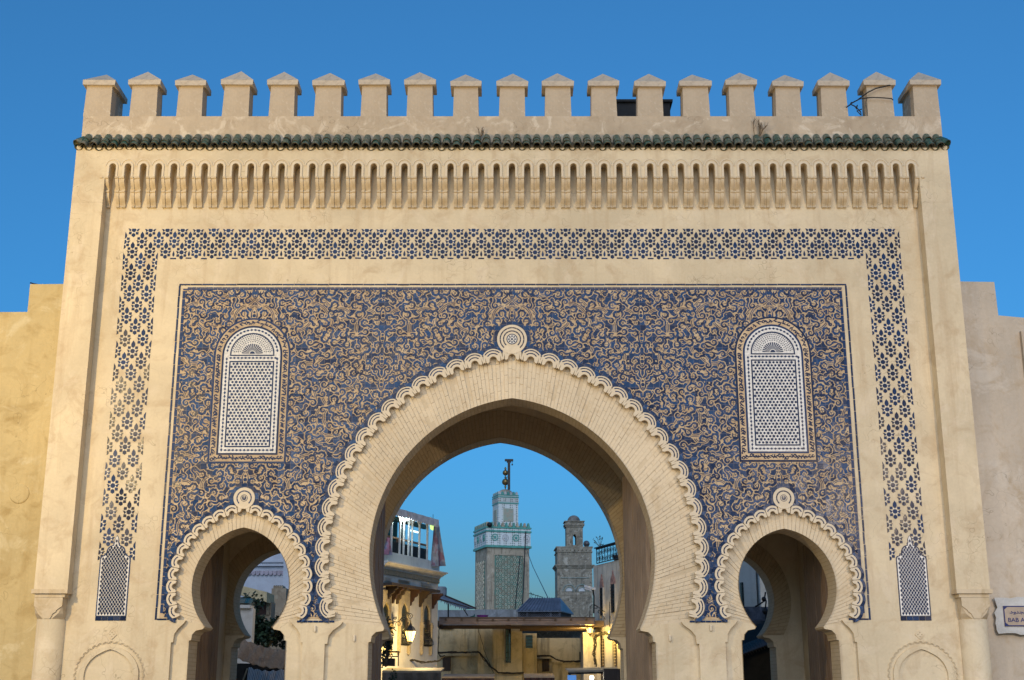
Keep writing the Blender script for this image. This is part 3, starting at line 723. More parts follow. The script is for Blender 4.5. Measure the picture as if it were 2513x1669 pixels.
for (x, z) in nodes:
    typ = rnd.random(); t0 = rnd.uniform(0, 6.283); dirn = rnd.choice((-1, 1))
    if typ < 0.62:              # C-shaped leaf round a bare disc crossed by fine lines, with an S tail
        r_ = rnd.uniform(0.046, 0.054); n = 16; L = rnd.uniform(4.3, 5.3); W_ = rnd.uniform(0.024, 0.032)
        pts = [(x+r_*math.cos(t0+dirn*L*i/n), z+r_*math.sin(t0+dirn*L*i/n)) for i in range(n+1)]
        ws = [0.010 + W_*math.sin(math.pi*min(1, (i/n)*0.60+0.03)) for i in range(n+1)]
        e = pts[-1]; te = t0+dirn*L; tx, tz = -math.sin(te)*dirn, math.cos(te)*dirn; nx_, nz_ = math.cos(te), math.sin(te)
        L2 = rnd.uniform(0.06, 0.10); p3 = (e[0]+tx*L2*0.72+nx_*L2*0.85, e[1]+tz*L2*0.72+nz_*L2*0.85)
        tail = bez(e, (e[0]+tx*L2*0.5, e[1]+tz*L2*0.5), (p3[0]-tx*L2*0.45, p3[1]-tz*L2*0.45), p3, 7)[1:]
        hx, hz = p3; hr = 0.019
        hook = [(hx + hr*math.sin(i*.7)*tx + hr*(1-math.cos(i*.7))*(-tz)*dirn, hz + hr*math.sin(i*.7)*tz + hr*(1-math.cos(i*.7))*tx*dirn) for i in range(1, 6)]
        stroke(pts+tail+hook, ws + [W_+0.010 - 0.010*i/len(tail) for i in range(len(tail))] + [0.024*(1-i/6.0)+0.007 for i in range(len(hook))])
        for k in range(4):
            tt = t0+dirn*L*(0.34+0.17*k); blob(x+(r_+0.013)*math.cos(tt), z+(r_+0.013)*math.sin(tt), 0.0135)
        ca = rnd.uniform(0, 3.14); stamp(x, z, r_-0.008, keep)
        for q in ((ca, ca+1.5) if rnd.random() < .7 else (ca,)):
            rr = r_-0.008
            strokes.append(([(x-rr*math.cos(q), z-rr*math.sin(q)), (x+rr*math.cos(q), z+rr*math.sin(q))], [0.0075, 0.0075]))
    else:                       # tight spiral with a leaf-shaped tail
        n = 24; turns = 8.2; R0 = rnd.uniform(0.045, 0.056)
        pts = [(x+(R0*(1-0.86*i/n))*math.cos(t0+dirn*turns*i/n), z+(R0*(1-0.86*i/n))*math.sin(t0+dirn*turns*i/n)) for i in range(n+1)]
        ws = [0.006+0.030*max(0.0, math.sin(math.pi*min(1.0, i/n*1.25+0.12)))*(1-0.62*i/n)+0.003 for i in range(n+1)]
        e = pts[0]; tx, tz = math.sin(t0)*dirn, -math.cos(t0)*dirn; nx_, nz_ = math.cos(t0), math.sin(t0); L2 = rnd.uniform(0.07, 0.12)
        p3 = (e[0]+tx*L2*0.8+nx_*L2*0.75, e[1]+tz*L2*0.8+nz_*L2*0.75)
        tail = bez(p3, (p3[0]-tx*L2*0.1-nx_*L2*0.5, p3[1]-tz*L2*0.1-nz_*L2*0.5), (e[0]+tx*L2*0.55, e[1]+tz*L2*0.55), e, 8)[:-1]
        stroke(tail+pts, [0.004+0.034*math.sin(math.pi*(i+0.2)/len(tail)*0.80) for i in range(len(tail))]+ws); stamp(x, z, R0*0.80, keep)
# long thin double vines sweeping between the scrolls
for k in range(110):
    prev = dil(vine, 3); x, z = rnd.uniform(-STRIP, 0), rnd.uniform(2.7, 7.9); r_ = rnd.uniform(0.10, 0.34); t0 = rnd.uniform(0, 6.28); L = rnd.uniform(1.4, 3.0); n = int(10+L*r_*26)
    for dr in (0.0, 0.024):
        run = []
        for i in range(n+1):
            p = (x+(r_+dr)*math.cos(t0+L*i/n), z+(r_+dr)*math.sin(t0+L*i/n)); gi, gj = int((p[0]-GX0)/GS), int((p[1]-GZ0)/GS)
            if 0 <= gi < GW and 0 <= gj < GH and not thick[gi, gj] and not keep[gi, gj] and not prev[gi, gj]: run.append(p); stamp(p[0], p[1], 0.008, vine)
            else:
                if len(run) > 2: strokes.append((run, [0.011]*len(run)))
                run = []
        if len(run) > 2: strokes.append((run, [0.011]*len(run)))
# glaze left standing between them: whatever is further than a chisel's width from every line
fill = ~(dil(thick, 1) | dil(vine, 1) | keep)
fill = ~dil(~fill, 1)
cutn = np.zeros((GW, GH), bool)
for k in range(900): stamp(rnd.uniform(-STRIP, 0.0), rnd.uniform(2.65, 7.9), rnd.uniform(0.009, 0.020), cutn)     # bare nicks between leaves
fill &= ~cutn
fill = dil(~dil(~fill, 1), 1)
runs = []
for i in range(int(0.06/GS), int((0.0-GX0)/GS)):
    col_ = fill[i]; j = 0
    d_ = np.flatnonzero(np.diff(np.concatenate(([0], col_.view(np.int8), [0]))))
    for a_, b_ in zip(d_[0::2], d_[1::2]): runs.append((GX0+i*GS, GZ0+a_*GS, GZ0+b_*GS))
print('arabesque cover', (thick | fill | vine).mean(), len(nodes), len(strokes), len(blobs), len(runs))
ar = MB()
def ok_(x, z): return PX0 < x < PX1 and PZ0 < z < PZ1 and not in_win(x, z, 0.0) and not in_arch(x, z, 0.0)
for st in range(-3, 3):                        # six strips, every other one mirrored
    if st % 2: sgn, off = 1, (st+1)*STRIP      # copy
    else: sgn, off = -1, st*STRIP              # mirror image
    lo_, hi_ = st*STRIP, (st+1)*STRIP
    if hi_ < PX0 or lo_ > PX1: continue
    tx_ = lambda x: sgn*x + off
    for pts, ws in strokes:
        y = -0.0135 - rnd.random()*0.0035; P_ = [(tx_(p[0]), p[1]) for p in pts]; run = []
        for i, p in enumerate(P_ + [None]):
            if p is not None and lo_-0.004 <= p[0] <= hi_+0.004 and ok_(p[0], p[1]): run.append(i)
            else:
                if len(run) > 1:
                    q_ = run if sgn > 0 else run[::-1]
                    ar.ribbon([P_[k] for k in q_], [ws[k] for k in q_], y)
                run = []
    for b_ in blobs:
        y = -0.0135 - rnd.random()*0.0035; pts = [(tx_(p[0]), p[1]) for p in b_]
        cx_ = sum(p[0] for p in pts)/len(pts); cz_ = sum(p[1] for p in pts)/len(pts)
        if not (lo_-0.03 < cx_ < hi_+0.03) or not ok_(cx_, cz_): continue
        n = len(pts); ar.add([(cx_, y, cz_)] + [(p[0], y, p[1]) for p in pts], [(0, 1+i, 1+(i+1) % n) if sgn > 0 else (0, 1+(i+1) % n, 1+i) for i in range(n)])
    for x, z0, z1 in runs:
        a_ = tx_(x) if sgn > 0 else tx_(x+GS); b_ = a_+GS
        z0, z1 = max(z0, PZ0+0.005), min(z1, PZ1-0.004)
        if z1 <= z0 or not ok_(a_, (z0+z1)/2): continue
        ar.add([(a_, -0.0133, z0), (b_, -0.0133, z0), (b_, -0.0133, z1), (a_, -0.0133, z1)], [(0, 1, 2, 3)])
stuff(ar.build('arabesque', M_blue, gate))

# borders of the field: thin line of slips outside, two courses inside
bt = 0; r2 = random.Random(3)
def slip_run(x0, x1, z0, z1, L, name='border_tile'):
    """row of slips along the longer side"""
    hor = (x1-x0) > (z1-z0); n = max(1, round(((x1-x0) if hor else (z1-z0))/L))
    for k in range(n):
        t0, t1 = k/n, (k+1)/n; m_ = MB(); g_ = 0.004; j = r2.uniform(-0.0025, 0.0025); y = -0.008 + r2.uniform(-0.002, 0.002)
        if hor: m_.box(x0+(x1-x0)*t0+g_, x0+(x1-x0)*t1-g_, y, 0.001, z0+j, z1+j)
        else: m_.box(x0+j, x1+j, y, 0.001, z0+(z1-z0)*t0+g_, z0+(z1-z0)*t1-g_)
        m_.build(name, M_blueo, gate)
slip_run(-5.475, 5.50, 7.985, 8.008, 0.19); slip_run(-5.478, -5.450, 2.60, 7.985, 0.19); slip_run(5.475, 5.503, 2.60, 7.985, 0.19)
slip_run(-5.450, -5.14, 2.60, 2.624, 0.16); slip_run(5.16, 5.475, 2.60, 2.624, 0.16)
bb = MB()
for rr_ in ((0, 0.021), (0.025, 0.046)):
    n = 76
    for k in range(n):
        s0 = -5.405 + 10.82*(k+(0.5 if rr_[0] else 0))/n; y = -0.009+r2.uniform(-0.002, 0.002)
        bb.box(s0+0.004, min(s0+10.82/n-0.004, 5.42), y, 0.0, 7.902+rr_[0], 7.902+rr_[1])
for xs in (-5.405, 5.372):
    for k in range(37): z0 = 2.70+5.19*k/37; bb.box(xs, xs+0.045, -0.009+r2.uniform(-0.002, 0.002), 0.0, z0+0.004, z0+5.19/37-0.004)
stuff(bb.build('inner_border', M_blueo, gate))

# ------------------------------------------------------------------ star band
def floret_polys():
    B, W_ = [], []
    oc = [(0.037*math.cos(math.pi/8+k*math.pi/4), 0.037*math.sin(math.pi/8+k*math.pi/4)*1.02) for k in range(8)]; B.append(oc)
    for k in range(8):                       # white points of the star
        t = k*math.pi/4; t0 = t - math.pi/8; t1 = t + math.pi/8
        W_.append([(0.036*math.cos(t0), 0.036*math.sin(t0)), (0.067*math.cos(t), 0.067*math.sin(t)), (0.036*math.cos(t1), 0.036*math.sin(t1))])
    W_ = [[(x*0.72+0.0*z, z*0.72) for x, z in w_] if False else w_ for w_ in W_]
    W2 = []
    for k in range(8):                       # rays lie between the kites
        t = math.pi/8 + k*math.pi/4; a, b_ = t-0.26, t+0.26
        W2.append([(0.034*math.cos(t), 0.034*math.sin(t)), (0.055*math.cos(b_), 0.055*math.sin(b_)), (0.055*math.cos(a), 0.055*math.sin(a))])
    for sx in (-1, 1):
        for sz in (-1, 1):
            c_ = (sx*0.058, sz*0.056); h = 0.0215; B.append([(c_[0]-h, c_[1]-h), (c_[0]+h, c_[1]-h), (c_[0]+h, c_[1]+h), (c_[0]-h, c_[1]+h)])
        B.append([(sx*0.040, 0.0), (sx*0.062, -0.026), (sx*0.074, -0.020), (sx*0.080, 0.004), (sx*0.096, 0.022), (sx*0.070, 0.022)])
    B.append([(-0.027, -0.070), (0, -0.052), (0.027, -0.070), (0.030, -0.105), (0.0, -0.126), (-0.030, -0.105)])
    B.append([(0, 0.052), (0.022, 0.070), (0.032, 0.098), (0.027, 0.132), (0.0, 0.175), (-0.027, 0.132), (-0.032, 0.098), (-0.022, 0.070)])
    return B, W2
def clip(poly, ax, lim, keep_ge):
    o = []; n = len(poly)
    for i in range(n):
        a, b_ = poly[i], poly[(i+1) % n]; ia, ib = (a[ax] >= lim) == keep_ge, (b_[ax] >= lim) == keep_ge
        if ia: o.append(a)
        if ia != ib:
            t = (lim-a[ax])/(b_[ax]-a[ax]); o.append((a[0]+t*(b_[0]-a[0]), a[1]+t*(b_[1]-a[1])))
    return o
def floret_mesh(name, cut=None):
    B, W_ = floret_polys(); m_ = MB()
    for mi, L in ((0, B), (1, W_)):
        m_.mi = mi
        for p in L:
            if cut: p = clip(p, *cut)
            if len(p) > 2:
                ar_ = sum(p[i][0]*p[(i+1)%len(p)][1]-p[(i+1)%len(p)][0]*p[i][1] for i in range(len(p)))
                if abs(ar_) < 1e-6: continue
                m_.prism(p if ar_ > 0 else p[::-1], -0.006 + (0.0015 if mi else 0), 0.002, back=False)
    return m_.mesh(name, [M_blueo, M_whiteo])
FM = floret_mesh('star_floret'); FT = floret_mesh('half_floret', (1, 0.024, False)); FL = floret_mesh('half_floret', (0, 0.0, True)); FR = floret_mesh('half_floret', (0, 0.0, False))
def flo(me, x, z, s=1.0): put(me.name.split('.')[0], me, gate, (x+random.uniform(-0.006, 0.006), 0, z+random.uniform(-0.008, 0.008)), (0, random.uniform(-0.04, 0.04), 0), (s, 1, random.uniform(0.96, 1.03)))
BX = 6.433
wid = [0.284, 0.276, 0.266] + [(2*BX-1.652)/44]*44 + [0.266, 0.276, 0.284]; r2x = [-BX]
for w_ in wid: r2x.append(r2x[-1]+w_)
for k in range(50): flo(FT, (r2x[k]+r2x[k+1])/2, 8.944)
for k in range(51): flo(FL if k == 0 else FR if k == 50 else FM, r2x[k], 8.748)
for k in range(2, 48): flo(FM, (r2x[k]+r2x[k+1])/2, 8.565)
vp = 0.1825
for sgn in (-1, 1):
    xo = sgn*6.435; xi = sgn*5.862; cxs = [xo + (xi-xo)*t for t in (0.25, 0.75)]; xm = (xo+xi)/2
    for j in range(0, 27):
        z = 8.565 - j*vp - 0.0006*j*j
        if z < 3.62: break
        if j % 2 == 0:
            for x in cxs:
                if z > 3.85 or True: flo(FM, x, z, 1.02)
        else:
            if z > 3.95: flo(FM, xm, z, 1.02)
            flo(FL if sgn < 0 else FR, xo, z, 1.02); flo(FR if sgn < 0 else FL, xi, z, 1.02)
cm = MB(); cm.prism([(-0.048, -0.011), (0.048, -0.011), (0.048, 0.011), (-0.048, 0.011)], -0.006, 0.002); cm.prism([(0, 0.034), (0.012, 0.045), (0.019, 0.07), (0.013, 0.095), (0.0, 0.135), (-0.013, 0.095), (-0.019, 0.07), (-0.012, 0.045)], -0.006, 0.002)
cm.mi = 1; cm.prism([(-0.012, 0.014), (0.012, 0.014), (0.0, 0.033)], -0.005, 0.002); cme = cm.mesh('bud_tile', [M_blueo, M_whiteo])
for k in range(3, 48): put('bud_tile', cme, gate, (r2x[k], 0, 8.452+random.uniform(-0.004, 0.004)), (0, random.uniform(-0.03, 0.03), 0))

# ------------------------------------------------------------------ tiled windows
def star(c, r0, r1, n=6, rot=0.0): return [(c[0]+(r0 if k % 2 == 0 else r1)*math.cos(rot+math.pi*k/n), c[1]+(r0 if k % 2 == 0 else r1)*math.sin(rot+math.pi*k/n)) for k in range(2*n)]
def arch_out(hw, z0, zs, zt, n=20):
    return [(-hw, z0), (hw, z0)] + [(hw*math.cos(math.pi*i/n), zs+(zt-zs)*math.sin(math.pi*i/n)) for i in range(n+1)]
for cx, hw in WIN:
    dz = 0.0 if cx < 0 else 0.025
    z0, zs, zt = WZ0+dz, WSP+dz, WTOP+dz
    T = Matrix.Translation((cx, 0, 0))
    win = None
    # narrow scroll border between two blue lines
    b1 = MB(T); b1.prism(arch_out(hw+0.165, z0-0.165, zs, zt+0.165), -0.0195, -0.010); win = b1.build('window', M_blueo, gate, (cx, 0, z0))
    b2 = MB(T); b2.prism(arch_out(hw+0.135, z0-0.135, zs, zt+0.135), -0.0205, -0.012); b2.build('scroll_border', M_terra, win)
    b3 = MB(T); b3.prism(arch_out(hw+0.032, z0-0.030, zs, zt+0.032), -0.0225, -0.013); b3.build('outer_line', M_blueo, win)
    sc = MB(T); rw = random.Random(int(cx*10))
    path = [(-hw-0.085, z0+ (zs-z0)*i/34) for i in range(35)]; path += [(-(hw+0.085)*math.cos(math.pi*i/24), zs+(zt-zs+0.085)*math.sin(math.pi*i/24)) for i in range(1, 25)]; path += [(hw+0.085, zs-(zs-z0)*i/34) for i in range(1, 35)]
    path += [(hw+0.085-0.0 - (2*hw+0.17)*i/22, z0-0.083) for i in range(23)]
    for i, p in enumerate(path):
        t0 = rw.uniform(0, 6.28); d_ = rw.choice((-1, 1)); r_ = rw.uniform(0.022, 0.030); ox = rw.choice((-0.018, 0.018))
        pts = [(p[0]+ox*0.6+r_*(1-0.7*k/9)*math.cos(t0+d_*5*k/9), p[1]+ox+r_*(1-0.7*k/9)*math.sin(t0+d_*5*k/9)) for k in range(10)]
        sc.ribbon(pts, [0.024-0.0018*k for k in range(10)], -0.0215-rw.random()*0.0006)
        pts = bez((p[0]-0.038, p[1]+rw.uniform(-0.03, 0.03)), (p[0]-0.01, p[1]+0.03), (p[0]+0.01, p[1]-0.03), (p[0]+0.038, p[1]+rw.uniform(-0.03, 0.03)), 5)
        sc.ribbon(pts, [0.008, 0.019, 0.023, 0.019, 0.013, 0.005], -0.0214-rw.random()*0.0006)
    stuff(sc.build('scrollwork', M_blueo, win))
    fr = MB(T); fr.prism(arch_out(hw, z0, zs, zt), -0.0245, -0.014); fr.build('frame', M_lat, win)
    # diamonds along the frame
    dm = MB(T); q = hw-0.047
    run = [(-q, z0+0.05+0.062*i, 0) for i in range(int((zs-z0)/0.062))] + [(q, z0+0.05+0.062*i, 0) for i in range(int((zs-z0)/0.062))]
    run += [(-q*math.cos(math.pi*i/21), zs+0.01+(zt-zs-0.05)*math.sin(math.pi*i/21), -math.pi/2+math.pi*i/21*1.0+math.pi/2) for i in range(1, 21)]
    run += [(-q+0.062+0.0605*i, z0+0.045, math.pi/2) for i in range(13)] + [(-q+0.062+0.0605*i, 6.745+dz, math.pi/2) for i in range(13)]
    for x, z, t in run:
        t = -t if t not in (0, math.pi/2) else t; cs_, sn = math.cos(t), math.sin(t)
        dm.prism([(x+a_*cs_-b_*sn, z+a_*sn+b_*cs_) for a_, b_ in ((0, -0.030), (0.019, 0), (0, 0.030), (-0.019, 0))][::1], -0.0268, -0.022)
    stuff(dm.build('diamond_inlay', M_blueo, win))
    li = MB(T); iw = hw-0.092; zf0, zf1 = z0+0.092, 6.695+dz
    L_ = 0.022
    for x0_, x1_, a_, b_ in ((-iw, iw, zf0, zf0+L_), (-iw, iw, zf1-L_, zf1), (-iw, -iw+L_, zf0+L_+0.001, zf1-L_-0.001), (iw-L_, iw, zf0+L_+0.001, zf1-L_-0.001)): li.box(x0_, x1_, -0.0265, -0.022, a_, b_)
    zl = 6.80+dz; lw = hw-0.095
    o_ = [(lw*math.cos(math.pi*i/20), zl+(zt-zl-0.09)*math.sin(math.pi*i/20)) for i in range(21)]; q_ = [((lw-L_)*math.cos(math.pi*i/20), zl+(zt-zl-0.09-L_)*math.sin(math.pi*i/20)) for i in range(21)]
    li.prism(o_+q_[::-1], -0.0265, -0.022); li.box(-lw, lw, -0.0265, -0.022, zl-L_, zl-0.001); li.build('blue_line', M_blueo, win)
    # lunette: half sunburst
    lu = MB(T); zc = zl+0.015
    for k in range(15):
        t = math.pi*(k+0.5)/15; a_, b_ = 0.055, 0.17; w0, w1 = 0.04, 0.065
        lu.prism([(a_*math.cos(t-w0*1.5), zc+a_*math.sin(t-w0*1.5)), (b_*math.cos(t-w1), zc+b_*math.sin(t-w1)), (b_*math.cos(t+w1), zc+b_*math.sin(t+w1)), (a_*math.cos(t+w0*1.5), zc+a_*math.sin(t+w0*1.5))], -0.0266, -0.022)
    for rr_, n_ in ((0.195, 16), (0.225, 22), (0.255, 22), (0.285, 28), (0.312, 30)):
        for k in range(n_):
            t = math.pi*(k+0.5+0.5*(n_ % 3))/n_ 
            if not 0.06 < t < 3.08: continue
            x, z = rr_*math.cos(t)*1.02, zc+rr_*math.sin(t)*1.05
            lu.prism(star((x, z), 0.0125, 0.007, 4, t), -0.0266, -0.022)
    lu.prism([(0.042*math.cos(math.pi*i/8), zc+0.042*math.sin(math.pi*i/8)) for i in range(9)], -0.0266, -0.022)
    stuff(lu.build('lunette', M_blueo, win))
    la = MB(T); px_, pz_ = 0.0585, 0.0505; x_in = iw-L_-0.018; zz = zf0+L_+0.030; j = 0
    while zz < zf1-L_-0.018:
        off = 0.5 if j % 2 else 0.0; n_ = 6
        for i in range(-6, 7):
            x = (i+off)*px_
            if abs(x) > x_in: continue
            if (i + (j//2 if j % 2 == 0 else (j+1)//2) + (j % 2)) % 3 == 0: la.prism(star((x, zz), 0.0315, 0.0175, 6, math.pi/2), -0.0266, -0.022)
            else: la.prism(star((x, zz), 0.0205, 0.0195, 4, 0.3), -0.0266, -0.022)
        zz += pz_; j += 1
    stuff(la.build('star_lattice', M_blueo, win))

# ------------------------------------------------------------------ lattice panels at the foot of the star bands
for sgn, xc in ((-1, -6.158), (1, 6.198)):
    T = Matrix.Translation((xc, 0, 0)); hw = 0.238
    right = [(hw, 2.66), (hw, 3.53)] + [(hw-0.05+0.05*math.cos(t), 3.53+0.05*math.sin(t)) for t in (0.4, 0.8, 1.2, 1.57)] + [(0.178, 3.59), (0.178, 3.612), (0.15, 3.615)]
    right += [(0.05+0.10*math.cos(t), 3.625+0.115*math.sin(t)) for t in (0.25, 0.6, 0.9, 1.2, 1.5)] + [(0.05, 3.75), (0.05, 3.775), (0.034, 3.785), (0.034, 3.83), (0.02, 3.865), (0.0, 3.895)]
    outl = right + [(-x, z) for x, z in right[-2::-1]]
    p = MB(T); p.prism(outl, -0.007, 0.002); pan_ = p.build('lattice_panel', M_blueo, gate, (xc, 0, 2.6))
    ins = [(x*(1-0.017/max(abs(x), 0.05)) if abs(x) > 0.02 else x, z-0.012 if z > 3.5 else z+0.006) for x, z in outl]
    p = MB(T); p.prism(ins, -0.009, -0.004); p.build('white_ground', M_whiteo, pan_)
    d_ = MB(T); j = 0; z = 2.70
    def halfw(z): 
        if z < 3.53: return hw-0.022
        if z < 3.61: return 0.172
        if z < 3.73: return 0.145 - max(0, (z-3.66))*0.9
        if z < 3.84: return 0.030
        return 0.0
    while z < 3.86:
        for i in range(-6, 7):
            x = (i+(0.5 if j % 2 else 0))*0.0475
            if abs(x)+0.012 > halfw(z): continue
            d_.prism([(x, z-0.030), (x+0.0185, z), (x, z+0.030), (x-0.0185, z)], -0.0108, -0.008)
        z += 0.0345; j += 1
    stuff(d_.build('diamond_lattice', M_blueo, pan_))
    for k in range(5):
        f = MB(T); f.box(-hw+2*hw*k/5+0.003, -hw+2*hw*(k+1)/5-0.003, -0.009, 0.002, 2.592, 2.656); f.build('base_tile', M_blueo, gate)

# ------------------------------------------------------------------ blind arches low on the outer bays
for xc in (-6.115, 6.235):
    T = Matrix.Translation((xc, 0, 0)); rs = 0.47; zc = 1.77
    p = MB(T)
    n = 20
    for k in range(n+1):
        t = -0.15 + (math.pi+0.30)*k/n; c_ = (0.495*math.cos(t), zc+0.475*math.sin(t)); rot = t-math.pi/2
        for r0, r1 in ((0.038, 0.046), (0.024, 0.030)):
            a_ = [(c_[0]+math.cos(rot)*x-math.sin(rot)*z, c_[1]+math.sin(rot)*x+math.cos(rot)*z) for x, z in arc(r1, 0.25, math.pi-0.25, 8)+arc(r0, math.pi-0.25, 0.25, 8)]
            p.prism(a_, -0.013, 0.001)
    st = p.build('blind_arch_trim', M_wall, gate)
    f = MB(T); o_ = [(0.375*math.cos(t)*(1.0), zc+0.365*math.sin(t)+0.03*max(0, 1-abs(t-math.pi/2)*2.5)) for t in [-0.2+(math.pi+0.4)*i/26 for i in range(27)]]
    full = [(0.455*math.cos(t), zc+0.435*math.sin(t)) for t in [-0.2+(math.pi+0.4)*i/26 for i in range(27)]]
    f.prism(full + [(full[-1][0], 0.3), (o_[-1][0]-0.0, 0.3)] + o_[::-1] + [(o_[0][0], 0.3), (full[0][0], 0.3)], -0.035, 0.001); f.build('blind_arch', M_wall, gate)
    d_ = MB(T); dz = 2.383; d_.prism([(0, dz-0.075), (0.075, dz), (0, dz+0.075), (-0.075, dz)], -0.012, 0.001); dm_ = d_.build('carved_diamond', M_wall, gate)
    e_ = MB(T)
    for a_, b_ in ((0, 0.03), (0.03, 0), (0, -0.03), (-0.03, 0)): e_.prism([(a_, dz+b_-0.012), (a_+0.012, dz+b_), (a_, dz+b_+0.012), (a_-0.012, dz+b_)], -0.0135, -0.010)
    e_.build('drilled_hole', M_groove, dm_)  # raised marks: darker colour stands for the shade inside drilled holes
# electric stubs on the piers
for u, v in ((773, 1543), (868, 1566), (1646, 1566), (1745, 1541)):
    p_ = P(u, v, -0.02); m_ = MB(); m_.lathe([(0.012, p_.z-0.05), (0.02, p_.z-0.03), (0.02, p_.z+0.03), (0.012, p_.z+0.05)], (p_.x, -0.02 if abs(p_.x) > 2.9 else 0.05), 8); m_.build('lamp_fitting', M_trim, gate)
# ------------------------------------------------------------------ flanking town walls
M_cw1 = plaster('old_town_wall', (0.52, 0.405, 0.205), (0.36, 0.255, 0.105), (0.62, 0.525, 0.33), amt=0.8, streak=0.35, pale_amt=0.6, crack=0.5, bmp=0.5, scl=0.8)
M_cw2 = plaster('old_town_wall_pink', (0.54, 0.455, 0.355), (0.42, 0.32, 0.21), (0.62, 0.55, 0.46), crack=0.5, amt=0.7, streak=0.2, pale_amt=0.5, bmp=0.45, scl=0.8)
lw = thing('town_wall', 'yellow ochre town wall with stepped top, left of the gate', 'wall', (-9.5, 0.6, 0))
m_ = MB(); m_.prism([(-20, 0), (-6.9, 0), (-6.9, 8.20), (-8.16, 8.19), (-8.155, 7.70), (-20, 7.66)], 0.58, 1.3); m_.build('wall', M_cw1, lw)
p_ = P(48, 1212, 0.58); m_ = MB(); m_.sm = True
m_.v = []; pr = [(0.165, 0.003), (0.155, -0.014), (0.14, -0.02), (0.08, -0.012), (0.03, -0.02), (0.001, -0.02)]
m_.add([(p_.x+r_*math.cos(2*math.pi*k/20), 0.58+y, p_.z+r_*math.sin(2*math.pi*k/20)) for r_, y in pr for k in range(20)], [(i*20+k, i*20+(k+1) % 20, (i+1)*20+(k+1) % 20, (i+1)*20+k) for i in range(5) for k in range(20)]); m_.build('plaster_disc', M_cw1, lw)
rw_ = thing('town_wall', 'greyish plaster town wall with stepped cracked top, right of the gate', 'wall', (9.5, 0.6, 0))
m_ = MB(); m_.prism([(6.9, 0), (20, 0), (20, 7.55), (8.6, 7.60), (8.18, 7.64), (8.17, 8.23), (6.9, 8.25)], 0.58, 1.3); m_.box(8.50, 20, 0.50, 0.579, 0, 7.35); m_.build('wall', M_cw2, rw_)
m_ = MB(); m_.tube([P(74, 694, 1.0), P(82, 696.5, 1.0), P(93, 698.5, 1.0)], 0.012, 5); tag(m_.build('wire', M_iron), 'short bent wire sticking out on the left town wall', 'wire')

# street name plaque on the right wall
M_white = plaster('white_patch', (0.54, 0.53, 0.505), (0.40, 0.38, 0.35), (0.62, 0.61, 0.58), amt=0.4, bmp=0.7, scl=4)
patch = MB(); rq = random.Random(5); a0_ = P(2455, 1478, 0.5); c1_ = P(2452, 1552, 0.5)
sx0, sz1, sz0 = P(2461, 1487, 0.47).x, P(2461, 1487, 0.47).z, P(2468, 1537, 0.47).z
SW_ = 0.92
def rough_rect(x0, x1, z0, z1, r_, n=9):
    o = []
    for a_, b_ in (((x0, z0), (x1, z0)), ((x1, z0), (x1, z1)), ((x1, z1), (x0, z1)), ((x0, z1), (x0, z0))):
        for k in range(n): o.append((a_[0]+(b_[0]-a_[0])*k/n+rq.uniform(-r_, r_), a_[1]+(b_[1]-a_[1])*k/n+rq.uniform(-r_, r_)))
    return o
patch.prism(rough_rect(sx0-0.11, sx0+SW_+0.12, sz0-0.13, sz1+0.13, 0.03), 0.482, 0.51); patch.build('plaster_patch', M_white, rw_)
sign = thing('street_sign', 'tiled street name plaque with blue lettering on the right town wall', 'sign', (sx0+SW_/2, 0.478, (sz0+sz1)/2))
m_ = MB(); m_.box(sx0, sx0+SW_, 0.466, 0.482, sz0, sz1); m_.build('plaque', simple('cream_tile', (0.42, 0.33, 0.25), 0.4, 0.12, 6), sign)
m_ = MB(); b_ = 0.016
for x0_, x1_, z0_, z1_ in ((sx0, sx0+SW_, sz1-b_, sz1), (sx0, sx0+SW_, sz0, sz0+b_), (sx0, sx0+b_, sz0+b_, sz1-b_), (sx0+SW_-b_, sx0+SW_, sz0+b_, sz1-b_)): m_.box(x0_, x1_, 0.463, 0.4658, z0_, z1_)
for cx_, cz_, ax, az in ((sx0+b_, sz1-b_, 1, -1), (sx0+b_, sz0+b_, 1, 1), (sx0+SW_-b_, sz1-b_, -1, -1), (sx0+SW_-b_, sz0+b_, -1, 1)):
    t_ = [(cx_, cz_), (cx_+ax*0.05, cz_), (cx_, cz_+az*0.04)]; t_ = t_ if ax*az > 0 else t_[::-1]; m_.prism(t_, 0.463, 0.4658)
M_ink = simple('plaque_blue', (0.012, 0.02, 0.12), 0.35, 0.1)
m_.build('border', M_ink, sign)
def lettering(name, body, x, z, h, width, parent, mat, Y, weight=0.0):
    fc = bpy.data.curves.new(name, 'FONT'); fc.body = body; fc.size = h*1.35; fc.extrude = 0.0012; fc.offset = weight
    tmp = bpy.data.objects.new(name, fc); COL.objects.link(tmp); bpy.context.view_layer.update()
    me = bpy.data.meshes.new_from_object(tmp.evaluated_get(bpy.context.evaluated_depsgraph_get())); bpy.data.objects.remove(tmp)
    xs = [v.co.x for v in me.vertices]; ys = [v.co.y for v in me.vertices]
    if not xs: return None
    k = width/(max(xs)-min(xs)); kz = h/(max(ys)-min(ys))
    for v in me.vertices: v.co = Vector(((v.co.x-min(xs))*k, -v.co.z, (v.co.y-min(ys))*kz))
    me.materials.clear(); me.materials.append(mat); me.name = name
    return put(name, me, parent, (x, Y, z))
lettering('lettering', 'BAB ABI LJENOUD', sx0+0.06, sz0+0.045, 0.085, SW_-0.14, sign, M_ink, 0.4635, 0.0015)
